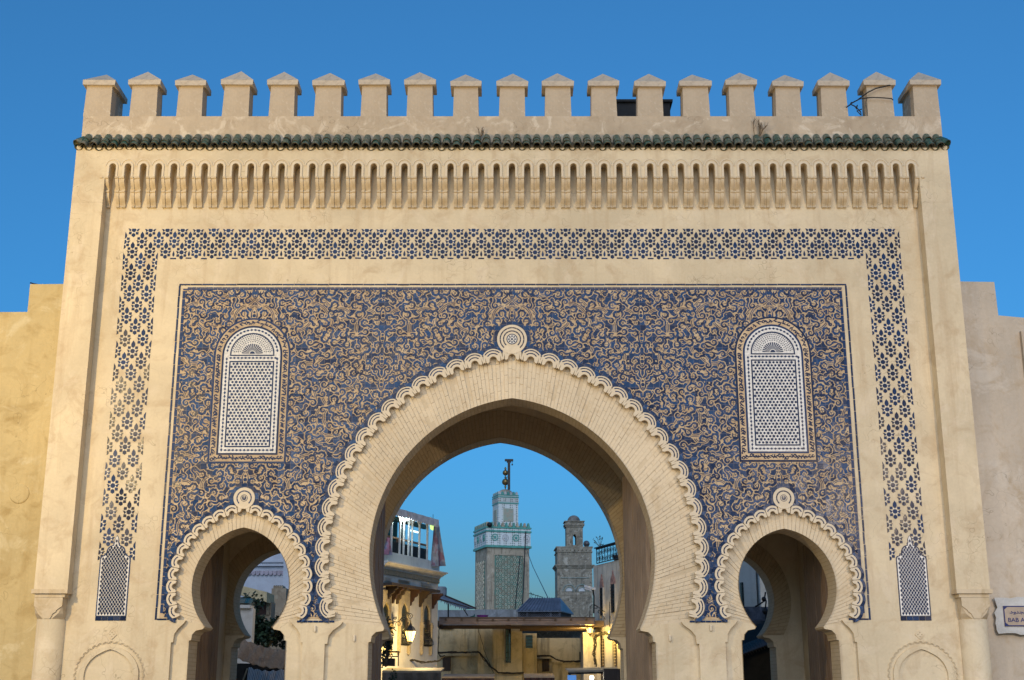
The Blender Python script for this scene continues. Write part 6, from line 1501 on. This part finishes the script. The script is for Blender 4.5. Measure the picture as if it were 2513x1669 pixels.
for xa, xb in ((1445, 1483), (1610, 1645)):
    x0_, x1_ = RW.sz(q7(xa, 1150))[0], RW.sz(q7(xb, 1150))[0]; z0_, z1_ = RW.sz(q7(xa, 1375))[1], RW.sz(q7(xa, 1005))[1]; m_ = MB(RW.M); m_.box(x0_, x1_, -0.03, -0.001, z0_, z1_); w_ = m_.build('door_post', M_brn, rh)
    m_ = MB(RW.M)
    for k in range(9): zz = z0_+(z1_-z0_)*k/9; m_.prism([(x0_+0.02, zz+0.03), ((x0_+x1_)/2, zz+0.005), (x1_-0.02, zz+0.03), ((x0_+x1_)/2, zz+(z1_-z0_)/9*0.9)], -0.045, -0.028)
    m_.build('carving', M_stuc, w_)
# round corner buttress at the left end of that house
m_ = MB(); a_ = P(*q7(1183, 1100), 25.2); b_ = P(*q7(1340, 1100), 25.2); m_.box(a_.x, b_.x+0.2, 25.2, 27, 0, P(*q7(1200, 912), 25.2).z); m_.build('corner_pier', M_strk, rh)
m_ = MB(RW.M); zb = RW.sz(q7(1400, 935))[1]; m_.lathe([(0.20, zb-1.6), (0.20, zb-0.05), (0.15, zb)], (RW.sz(q7(1560, 1100))[0], -0.02), 12, math.pi, 2*math.pi); m_.build('pilaster', M_strk, rh)
# balcony railing above
bal = MB(RW.M); sA, zA = RW.sz(q6(1385, 1540)); zB = RW.sz(q6(1385, 1335))[1]; L_ = 2.6
blk_ = thing('railing', 'black wrought iron railing on the roof edge of the streaked house', 'railing', RW.w(sA, -0.05, zA))
bal.box(sA, sA+L_, -0.07, -0.02, zB-0.03, zB+0.01); bal.box(sA, sA+L_, -0.06, -0.03, zA, zA+0.03)
for k in range(11): x = sA+L_*k/10; bal.box(x-0.012, x+0.012, -0.055, -0.035, zA, zB)
bal.build('rail', M_iron, blk_); hz_ = (zB-zA)
for k in range(10):
    for cz_, s_ in ((0.28, 1), (0.70, -1)):
        c_ = (sA+L_*(k+0.5)/10, zA+hz_*cz_); sp_ = MB(RW.M); sp_.tube([(c_[0]+0.09*(1-i/16*.8)*math.cos(s_*i*.5+k), -0.045, c_[1]+0.10*(1-i/16*.8)*math.sin(s_*i*.5+k)) for i in range(17)], 0.010, 4); sp_.build('scroll', M_iron, blk_)
m_ = MB(RW.M); m_.box(sA-0.05, sA+L_, -0.12, 0.0, zB+0.012, zB+0.05); m_.build('handrail', M_iron, blk_)
m_ = MB(RW.M); cp = RW.sz(q6(1570, 1420)); m_.sm = True; m_.lathe([(0.10, cp[1]-0.22), (0.17, cp[1]-0.02), (0.19, cp[1]), (0.02, cp[1])], (cp[0], 0.22), 12); tag(m_.build('plant_pot', simple('dark_pot', (0.05, 0.035, 0.035), 0.6)), 'dark round pot behind the wrought iron railing', 'pot')
pl = thing('potted_plant', 'thin leafy plant rising above the wrought iron railing', 'plant', RW.w(*((lambda q_: (q_[0], 0.15, q_[1]))(RW.sz(q6(1440, 1310))))))
stem = MB(RW.M); lv = MB(RW.M); r_ = random.Random(12)
for tip in ((1310, 1200), (1365, 1165), (1415, 1150), (1450, 1185), (1455, 1280), (1330, 1240)):
    a_ = RW.sz(q6(1415, 1320), 0.15); b_ = RW.sz(q6(*tip), 0.15); pth = [(a_[0]+(b_[0]-a_[0])*t**1.3, 0.15, a_[1]+(b_[1]-a_[1])*t) for t in (0, .3, .6, .85, 1)]; stem.tube(pth, [0.012, 0.01, 0.008, 0.006, 0.004], 4)
    for k in range(9):
        t = r_.uniform(0.55, 1.0); i = min(3, int(t*4)); p = Vector(pth[i]).lerp(Vector(pth[i+1]), t*4-i); d = Vector((r_.uniform(-1, 1), r_.uniform(-.5, .5), r_.uniform(-.4, 1))).normalized()*0.075; s_ = d.cross(Vector((0, 1, 0)))*0.30; lv.add([p, p+d*0.5+s_, p+d, p+d*0.5-s_], [(0, 1, 2, 3)])
stem.build('stem', M_twig, pl); stuff(lv.build('foliage', simple('dusk_leaf', (0.03, 0.055, 0.03), 0.6, 0.3), pl))
# flood lamp on a pole
fl_ = thing('floodlight', 'white floodlight on a pole at the left edge of the streaked house', 'lamp', P(*q7(1330, 640), 25)); m_ = MB(); m_.tube([P(*q7(1328, 650), 25), P(*q7(1330, 420), 25), P(*q7(1312, 295), 25)], 0.03, 6); m_.build('pole', M_iron, fl_)
m_ = MB(); m_.xf = Matrix.Translation(P(*q7(1280, 305), 24.9)) @ Matrix.Rotation(R(15), 4, 'Y'); m_.box(-0.22, 0.18, -0.12, 0.12, -0.03, 0.05); m_.box(-0.20, 0.05, -0.10, 0.10, -0.09, -0.031); m_.build('lamp_head', M_pale, fl_)
# lantern on the right house
LD2 = -1.0
def rwp(x, y, d): s_, z = RW.sz(q7(x, y), d); return RW.w(s_, d, z)
lpR = P(*q7(1275, 800), 25.0)
ar_ = lambda x, y: P(*(q7(x, y)), 25.0)
paths = [[rwp(1545, 490, -0.03), rwp(1548, 640, -0.03), rwp(1545, 840, -0.03)], [ar_(1275, 640), ar_(1278, 560), ar_(1300, 535), ar_(1340, 530), ar_(1400, 570), ar_(1470, 625), ar_(1530, 640)], [ar_(1275, 620), ar_(1275, 730)], spiral((1355, 560), 30, 7, 0, 8, 14, ar_), spiral((1405, 625), 34, 7, -1.6, 8, 14, ar_), spiral((1520, 600), 30, 7, 1, 8, 14, ar_), spiral((1495, 668), 26, 6, 2, -8, 14, ar_), spiral((1525, 715), 20, 5, -2, 8, 12, ar_), [ar_(1460, 690), ar_(1490, 740), ar_(1530, 770), ar_(1545, 800)], spiral((1525, 805), 18, 5, 0.5, -7, 12, ar_)]
lantern(lpR, 1.0, 'lit yellow street lantern on the streaked house, right of the pergola', paths, 0.012)
street_light(lpR + Vector((-0.25, -0.45, -0.25)), 18, (1.0, 0.70, 0.22), 0.12)
pe = RW.w(RW.sz(q7(1560, 900), -0.25)[0], -0.28, RW.sz(q7(1560, 905), -0.25)[1]); wl_ = thing('wall_lamp', 'lit wall lamp between carved posts on the streaked house, behind the arch foot', 'lamp', pe); m_ = MB(); m_.ball(pe, 0.06, 8); m_.build('bulb', E_warm, wl_); m_ = MB(); m_.tube([pe + Vector((0, 0, .06)), RW.w(RW.sz(q7(1560, 900), 0)[0], -0.0, pe.z+0.12)], 0.012, 5); m_.build('arm', M_iron, wl_)
street_light(pe + Vector((-0.02, -0.10, -0.12)), 14, (1.0, 0.70, 0.14), 0.08)
# loose electric cables along the fronts, bunched and sagging
def cables(label, pts, Y, n, seed, th=0.018, jit=9):
    r_ = random.Random(seed); m_ = MB()
    for k in range(n):
        o = [P(*(lambda a: (a[0]+r_.uniform(-jit, jit)/5.6, a[1]+r_.uniform(-jit, jit)/5.6))(p), Y + r_.uniform(-0.05, 0.05)) for p in pts]
        f = []
        for i in range(len(o)-1):
            for s_ in range(4): f.append(o[i].lerp(o[i+1], s_/4) + Vector((r_.uniform(-1, 1), 0, r_.uniform(-1, 1)))*0.018)
        m_.tube(f + [o[-1]], th*r_.uniform(0.5, 1.0), 4)
    tag(m_.build('cable_bundle', simple('old_cable', (0.05, 0.04, 0.03), 0.8, 0.3), None, P(*pts[0], Y)), label, 'cable')
cables('bunch of old cables sagging along the foot of the white house', [q5(270, 1325), q5(420, 1305), q5(520, 1290), q5(640, 1325), q5(760, 1320), q5(880, 1300), q5(950, 1250)], 19.5, 5, 1)
cables('black cable bundle on the ledge of the stained yellow wall, curving down to the right', [q5(880, 1190), q5(1050, 1185), q5(1250, 1190), q5(1430, 1185), q5(1500, 1270), q5(1570, 1370), q5(1690, 1465), q5(1850, 1475), q5(2040, 1465)], YH-0.1, 5, 2)
cables('cable bundle over the ledge of the low yellow house', [q7(345, 1250), q7(450, 1250), q7(600, 1235), q7(730, 1235), q7(820, 1290), q7(920, 1315), q7(1050, 1310), q7(1180, 1305)], YH+0.75, 5, 3)
cables('tangled cables hanging down the corner of the streaked house', [q7(1520, 920), q7(1440, 925), q7(1370, 945), q7(1340, 990), q7(1345, 1100), q7(1330, 1200), q7(1345, 1300), q7(1350, 1370)], 24.2, 7, 4, 0.02, 22)
cables('thin pipe and wires down the left edge of the stained yellow wall', [q5(885, 820), q5(878, 980), q5(870, 1200), q5(900, 1250), q5(960, 1230)], YH+0.3, 2, 6, 0.022, 4)
cables('slack wire crossing the stained yellow wall', [q5(1420, 860), q5(1470, 1050), q5(1540, 1250), q5(1640, 1480)], YH-0.15, 1, 7, 0.012, 1)

# ------------------------------------------------------------------ stalls along the lane
M_tin = simple('old_sheet_roof', (0.22, 0.16, 0.11), 0.7, 0.3, 2, bmp=0.3, c2=(0.38, 0.29, 0.20)); M_tarp = simple('brown_tarpaulin', (0.14, 0.105, 0.08), 0.8, 0.25, 3, bmp=0.4)
def stall(label, uv, Y, dep, front, mat, drop):
    (ul, ur) = uv; a_, b_ = P(*ul, Y), P(*ur, Y); S_ = thing('market_stall', label, 'stall', ((a_.x+b_.x)/2, Y+dep/2, 0)); m_ = MB(); zr_ = 0.10
    m_.add([(a_.x, Y, a_.z), (b_.x, Y, b_.z), (b_.x, Y+dep, b_.z+zr_), (a_.x, Y+dep, a_.z+zr_), (a_.x, Y, a_.z-0.05), (b_.x, Y, b_.z-0.05), (b_.x, Y+dep, b_.z+zr_-0.05), (a_.x, Y+dep, a_.z+zr_-0.05)], [(0,1,2,3),(4,7,6,5),(0,4,5,1),(1,5,6,2),(2,6,7,3),(3,7,4,0)]); m_.build('roof', mat, S_)
    m_ = MB(); n = 16
    vs_ = [(a_.x+(b_.x-a_.x)*i/n, Y-0.03+0.04*math.sin(i*1.7+j), a_.z+(b_.z-a_.z)*i/n-0.05-drop*j/3) for j in range(4) for i in range(n+1)]
    m_.add(vs_, [(j*(n+1)+i, (j+1)*(n+1)+i, (j+1)*(n+1)+i+1, j*(n+1)+i+1) for j in range(3) for i in range(n)]); m_.add([(x, y+0.015, z) for x, y, z in vs_], [(j*(n+1)+i, j*(n+1)+i+1, (j+1)*(n+1)+i+1, (j+1)*(n+1)+i) for j in range(3) for i in range(n)]); m_.build('front_cloth', front, S_)
    for x in (a_.x+0.05, b_.x-0.05): m_ = MB(); m_.box(x-0.03, x+0.03, Y+0.02, Y+0.08, 0, a_.z-0.05); m_.build('post', M_brn, S_)
    m_ = MB(); m_.box(a_.x+0.1, b_.x-0.1, Y+0.15, Y+dep, 0, 0.8); m_.build('counter', M_brn, S_); return S_
stall('market stall with a flat sheet roof and brown tarpaulin front, left under the white house', (q5(100, 1440), q5(910, 1440)), 15.2, 1.6, M_tarp, M_tin, 0.55)
s2 = stall('low stall with a ragged reed roof at the foot of the yellow wall', (q5(920, 1520), q5(1640, 1520)), 21.5, 1.8, M_red, M_tin, 0.4)
st3 = stall('lit shop with a sloping plank roof, right under the streaked house', (q7(975, 1440), q7(1690, 1425)), 17.5, 2.0, M_dark, M_tin, 0.05)
stall('far low stall with a yellow lit roof at the right of the lane', (q7(370, 1515), q7(790, 1515)), 22.5, 1.6, M_red, M_tin, 0.4)
m_ = MB(); pbox(m_, q7(1465, 1412), q7(1700, 1800), 17.2, 0.25); tag(m_.build('signboard', M_brn), 'dark brown board standing at the right end of the lit shop', 'board')
m_ = MB(); pbox(m_, q7(968, 1500), q7(1090, 1700), 17.3, 0.06); tag(m_.build('shop_sign', emis('blue_light_sign', (0.10, 0.27, 0.62), 0.16)), 'small blue lit sign at the left end of the lit shop', 'sign')
pbk = P(*q7(1300, 1535), 17.9); m_ = MB(); m_.ball(pbk, 0.055, 8); tag(m_.build('bulb', emis('bright_bulb', (1.0, 0.95, 0.75), 10), None, pbk), 'bare bright bulb burning in the lit shop', 'lamp'); street_light(pbk + Vector((0, -0.1, -0.05)), 3.8, (1, .95, .8), 0.05)
# metal stand and clipped bush beside the rear arch
sd_ = thing('metal_stand', 'rusty metal frame stand with box, left beside the white house', 'stand', P(*q5(220, 1300), 14)); m_ = MB(); Ys = 14.0
a_, b_ = P(*q5(110, 1160), Ys), P(*q5(325, 1185), Ys); zb_ = P(*q5(200, 1375), Ys).z
for x, y in ((a_.x, Ys), (b_.x, Ys), (a_.x+0.1, Ys+0.4), (P(*q5(185, 1200), Ys).x, Ys)): m_.box(x-0.012, x+0.012, y-0.012, y+0.012, zb_, b_.z)
m_.box(a_.x, b_.x, Ys-0.02, Ys+0.42, b_.z, b_.z+0.03); m_.box(a_.x, b_.x, Ys, Ys+0.02, (zb_+b_.z)/2+0.05, (zb_+b_.z)/2+0.08); m_.build('frame', M_red, sd_); m_ = MB(); pbox(m_, q5(100, 1270), q5(265, 1375), Ys+0.05, 0.3); m_.build('box', M_brn, sd_)
def bush(name, label, cat, c, rx, ry, rz, n, size, col, seed, trunk=True, group=None):
    r_ = random.Random(seed); T_ = thing(name, label, cat, (c[0], c[1], max(0, c[2]-rz)), group); cores = [(Vector((r_.gauss(0, .45)*rx, r_.gauss(0, .45)*ry, r_.gauss(0, .45)*rz)), r_.uniform(.25, .5)) for k in range(26)]
    lf = MB(); 
    for k in range(n):
        cc_, cr = r_.choice(cores); d = Vector((r_.gauss(0, 1), r_.gauss(0, 1), r_.gauss(0, 1))).normalized(); p = Vector(c) + cc_ + Vector((d.x*cr*rx, d.y*cr*ry, d.z*cr*rz))*r_.uniform(.6, 1.0)
        a_ = Vector((r_.gauss(0, 1), r_.gauss(0, 1), r_.gauss(0, .6))).normalized()*size*r_.uniform(.6, 1.3); b_ = a_.cross(Vector((r_.gauss(0, 1), r_.gauss(0, 1), r_.gauss(0, 1)))).normalized()*size*.35
        lf.add([p, p+a_*.5+b_, p+a_, p+a_*.5-b_], [(0, 1, 2, 3)])
    stuff(lf.build('foliage', simple(name+'_leaf', col, 0.6, 0.5, 3), T_))
    if trunk:
        st_ = MB()
        for cc_, cr in cores[:9]: b0 = Vector((c[0], c[1], c[2]-rz*1.2)); st_.tube([b0, b0.lerp(Vector(c)+cc_, .5)+Vector((.02, 0, .03)), Vector(c)+cc_], [0.03, 0.02, 0.008], 5)
        st_.build('stem', M_twig, T_)
bush('bush', 'dark green bush behind the left foot of the main rear arch', 'bush', P(*q5(160, 1010), 13.0), 0.22, 0.22, 0.55, 900, 0.07, (0.025, 0.045, 0.02), 3)

# ------------------------------------------------------------------ seen through the left arch
M_lav = plaster('lilac_white_wall', (0.52, 0.54, 0.60), (0.36, 0.37, 0.42), (0.60, 0.62, 0.68), amt=0.3, pale_amt=0.2)
YL = 30.0
wb = thing('house', 'lilac white building with moulded cornice seen through the left arch', 'house', (P(*qe(900, 800), YL).x, YL+3, 0))
pb('wall', M_lav, wb, qe(700, 690), qe(1120, 1700), YL, 5)
pb('parapet', M_lav, wb, qe(690, 480), qe(1120, 651), YL-0.02, 5)
for a_, b_, o_ in ((652, 662, .18), (662.2, 676, .10), (676.2, 689.5, .14)): pb('cornice', M_lav, wb, qe(690, a_), qe(1120, b_), YL-o_, 5)
for k in range(11):
    m_ = MB(); x0_, x1_ = P(*qe(742+k*33, 740), YL).x, P(*qe(773+k*33, 740), YL).x; z1_, z0_ = P(*qe(750, 727), YL).z, P(*qe(750, 762), YL).z
    m_.prism([(x0_+(x1_-x0_)*.25, z0_), (x1_-(x1_-x0_)*.25, z0_), (x1_, z0_+(z1_-z0_)*.4), (x1_, z1_), (x0_, z1_), (x0_, z0_+(z1_-z0_)*.4)], YL-0.08, YL-0.002); m_.build('scallop', simple('pinkish_scallop', (0.38, 0.33, 0.38), 0.8), wb)
pb('side_wall', M_lav, wb, qe(1058, 560), qe(1200, 1700), YL-1.2, 1.15)
# crenellated stub wall, ruined brick house, low wall with tiles
M_mud = plaster('mud_brick', (0.34, 0.26, 0.18), (0.14, 0.105, 0.07), (0.50, 0.41, 0.29), amt=0.6, streak=0.4, pale_amt=0.5, bmp=0.8)
cw = thing('wall', 'brown crenellated wall stub in front of the lilac building', 'wall', (P(*qe(1010, 950), 27).x, 27, 0)); pb('wall', M_mud, cw, qe(962, 862), qe(1046, 1500), 27, 0.8)
for k in range(5): 
    m_ = MB(); x0_ = P(*qe(972+k*15, 850), 27).x; x1_ = P(*qe(984+k*15, 850), 27).x; z0_ = P(*qe(980, 862), 27).z; z1_ = P(*qe(980, 836), 27).z; m_.prism([(x0_, z0_), (x1_, z0_), (x1_, z0_+(z1_-z0_)*.6), ((x0_+x1_)/2, z1_), (x0_, z0_+(z1_-z0_)*.6)], 27.05, 27.75); m_.build('crenel', M_mud, cw)
rb_ = thing('house', 'ruined mud brick house with a dark doorway, through the left arch', 'house', (P(*qe(830, 950), 22).x, 23, 0))
m_ = MB(); pts = [qe(690, 832), qe(925, 890), qe(925, 968), qe(690, 905)]; v4 = [P(*p, 21.5) for p in pts]; m_.prism([(p.x, p.z) for p in v4][::-1], 21.5, 22.8); m_.build('upper_wall', plaster('lit_mud', (0.54, 0.43, 0.25), (0.20, 0.15, 0.09), (0.64, 0.54, 0.36), amt=0.6, pale_amt=0.6, scl=3), rb_)
pb('wall', M_mud, rb_, qe(830, 966), qe(945, 1300), 22.2, 0.7); pb('wall', M_mud, rb_, qe(680, 930), qe(829, 1040), 22.0, 0.7); pb('doorway', M_red, rb_, qe(842, 968), qe(918, 1065), 22.16, 0.035)
r_ = random.Random(2)
for k in range(7):
    m_ = MB(); pbox(m_, qe(920, 968+k*14), qe(943+r_.uniform(-6, 3), 980+k*14), 22.12+r_.uniform(-.03, .03), 0.08); m_.build('brick', M_mud, rb_)
lo = thing('wall', 'low white wall topped with old roof tiles beside the left rear arch', 'wall', (P(*qe(740, 1100), 14).x, 14, 0)); pb('wall', M_wh, lo, qe(660, 1015), qe(785, 1700), 14.0, 0.3); pb('coping', M_wh, lo, qe(655, 990), qe(795, 1014), 13.9, 0.5)
for k in range(9): 
    m_ = MB(); p_ = P(*qe(672+k*14, 985), 13.95); half_tube(m_, 0.05, 0.055, 0.35, 0.012, 1.2); o_ = m_.build('roof_tile', [M_greeng, M_rim], lo, (0, 0, 0)); o_.location = p_ + Vector((0, 0.3, 0.12)) - WL[lo]; o_.rotation_euler = (R(25), 0, 0)
bush('bush', 'dense dark green bush growing below the ruined mud brick house', 'bush', P(*qe(890, 1190), 17.0), 0.75, 0.6, 0.62, 4200, 0.11, (0.022, 0.045, 0.018), 6)
def canopy(label, pts, Y, dep, mat, cat='awning', n=14, sag=0.06):
    (ul, ur, ll, lr) = [P(*qe(*p), Y) for p in pts]; m_ = MB(); mm_ = 6; vs_ = []
    for j in range(mm_+1):
        for i in range(n+1):
            s_, t = i/n, j/mm_; p = ul.lerp(ur, s_).lerp(ll.lerp(lr, s_), t); vs_.append((p.x, Y - dep*t + 0.03*math.sin(i*1.9+j*.7), p.z - sag*math.sin(math.pi*s_)*1.0 + 0.02*math.sin(i*2.3+j)))
    m_.add(vs_, [(j*(n+1)+i, (j+1)*(n+1)+i, (j+1)*(n+1)+i+1, j*(n+1)+i+1) for j in range(mm_) for i in range(n)]); m_.add([(x, y+.015, z-.015) for x, y, z in vs_], [(j*(n+1)+i, j*(n+1)+i+1, (j+1)*(n+1)+i+1, (j+1)*(n+1)+i) for j in range(mm_) for i in range(n)]); return tag(m_.build('awning', mat, None, ul), label, cat)
M_patch = plaster('patched_canvas', (0.42, 0.29, 0.20), (0.18, 0.13, 0.10), (0.55, 0.41, 0.31), amt=0.6, pale_amt=0.6, scl=3)
canopy('sagging brown patched canvas awning below the left arch bush', ((728, 1245), (1075, 1335), (712, 1395), (1075, 1480)), 9.5, 0.35, M_patch)
def stripes():
    m, t, b = base_mat('striped_canvas'); v = coords(t, (1, 0, 0)); w = t.nodes.new('ShaderNodeTexWave'); w.inputs['Scale'].default_value = 9; w.bands_direction = 'X'; t.links.new(v, w.inputs['Vector']); k = ramp(t, w.outputs['Fac'], [(0.4, (0.20, 0.20, 0.22)), (0.6, (0.46, 0.46, 0.48))]); t.links.new(k, b.inputs['Base Color']); b.inputs['Roughness'].default_value = 0.9; return m
canopy('grey striped canvas awning at the bottom of the left arch', ((785, 1470), (1080, 1480), (790, 1660), (1080, 1640)), 8.3, 0.5, stripes())
m_ = MB(); m_.bar(P(*qe(775, 1478), 8.2), P(*qe(735, 1590), 8.2), 0.03); tag(m_.build('pole', wood('pale_pole', (0.3, 0.24, 0.17), (0.42, 0.35, 0.27))), 'pale wooden prop pole beside the grey striped awning', 'pole')
m_ = MB(); pbox(m_, qe(640, 1440), qe(1080, 1900), 10.5, 0.2); m_.box(-6.2, -4.9, 10.5, 10.7, 0, 2.0); tag(m_.build('dark_sheet', M_dark), 'near-black sheet under the left arch awnings', 'screen')  # plain near-black sheet filling the space under the awnings
# ------------------------------------------------------------------ seen through the right arch
M_blw = plaster('pale_blue_wall', (0.40, 0.45, 0.47), (0.28, 0.32, 0.34), (0.50, 0.54, 0.56), amt=0.3, streak=0.4, pale_amt=0.2)
bh = thing('house', 'pale blue house wall with a narrow dark window, through the right arch', 'house', (P(*qf(430, 850), 12).x, 13, 0)); pb('wall', M_blw, bh, qf(240, 560), qf(497, 1003), 12.0, 0.3); pb('pilaster', M_blw, bh, qf(498, 620), qf(527, 1003), 11.9, 0.35)
w_ = pb('window', M_glass, bh, qf(375, 815), qf(398, 1000), 11.97, 0.02); pb('frame', M_teal, w_, qf(371, 815), qf(375, 1000), 11.94, 0.04)
pb('base', simple('dark_blue_base', (0.07, 0.085, 0.12), 0.7, 0.5, 6), bh, qf(240, 1005), qf(600, 1110), 11.8, 0.4); pb('yard_wall', simple('dark_blue_plinth', (0.04, 0.05, 0.065), 0.8, 0.5, 5), bh, qf(240, 1111), qf(640, 1700), 11.5, 0.3)
m_ = MB(); Yv = 11.3; m_.tube([P(*qf(480, 1005), Yv), P(*qf(515, 985), Yv), P(*qf(550, 960), Yv), P(*qf(560, 890), Yv)], 0.02, 5); m_.tube([P(*qf(540, 935), Yv), P(*qf(565, 960), Yv), P(*qf(560, 1000), Yv)], 0.02, 5); m_.ball(P(*qf(548, 945), Yv), 0.06, 6); m_.ball(P(*qf(560, 1040), Yv), 0.08, 6); m_.tube([P(*qf(560, 1000), Yv), P(*qf(562, 1110), Yv)], 0.02, 5); tag(m_.build('iron_fitting', M_iron), 'black iron pipe fitting on the pale blue house', 'pipe')
rf = thing('tiled_roof', 'dark low tiled roof edge at the bottom of the right arch', 'roof', (P(*qf(500, 1380), 8).x, 8, 0)); m_ = MB(); a_, b_ = P(*qf(330, 1400), 8), P(*qf(620, 1290), 8); m_.add([(a_.x, 8, a_.z), (b_.x, 8, b_.z), (b_.x, 9.2, b_.z+.5), (a_.x, 9.2, a_.z+.5), (a_.x, 8, 0), (b_.x, 8, 0), (b_.x, 9.2, 0), (a_.x, 9.2, 0)], [(0,1,2,3),(0,4,5,1),(1,5,6,2),(3,2,6,7),(0,3,7,4)]); m_.build('roof_bed', M_dark, rf)
M_dt = simple('dark_roof_tile', (0.035, 0.028, 0.025), 0.6, 0.4)
for k in range(14):
    t = (k+.5)/14; m_ = MB(); half_tube(m_, 0.05, 0.055, 0.5, 0.012, 1.1); o_ = m_.build('roof_tile', [M_dt, M_dt], rf, (0, 0, 0)); o_.location = Vector((a_.x+(b_.x-a_.x)*t, 8.3, a_.z+(b_.z-a_.z)*t+0.17)) - WL[rf]; o_.rotation_euler = (R(22), 0, 0)
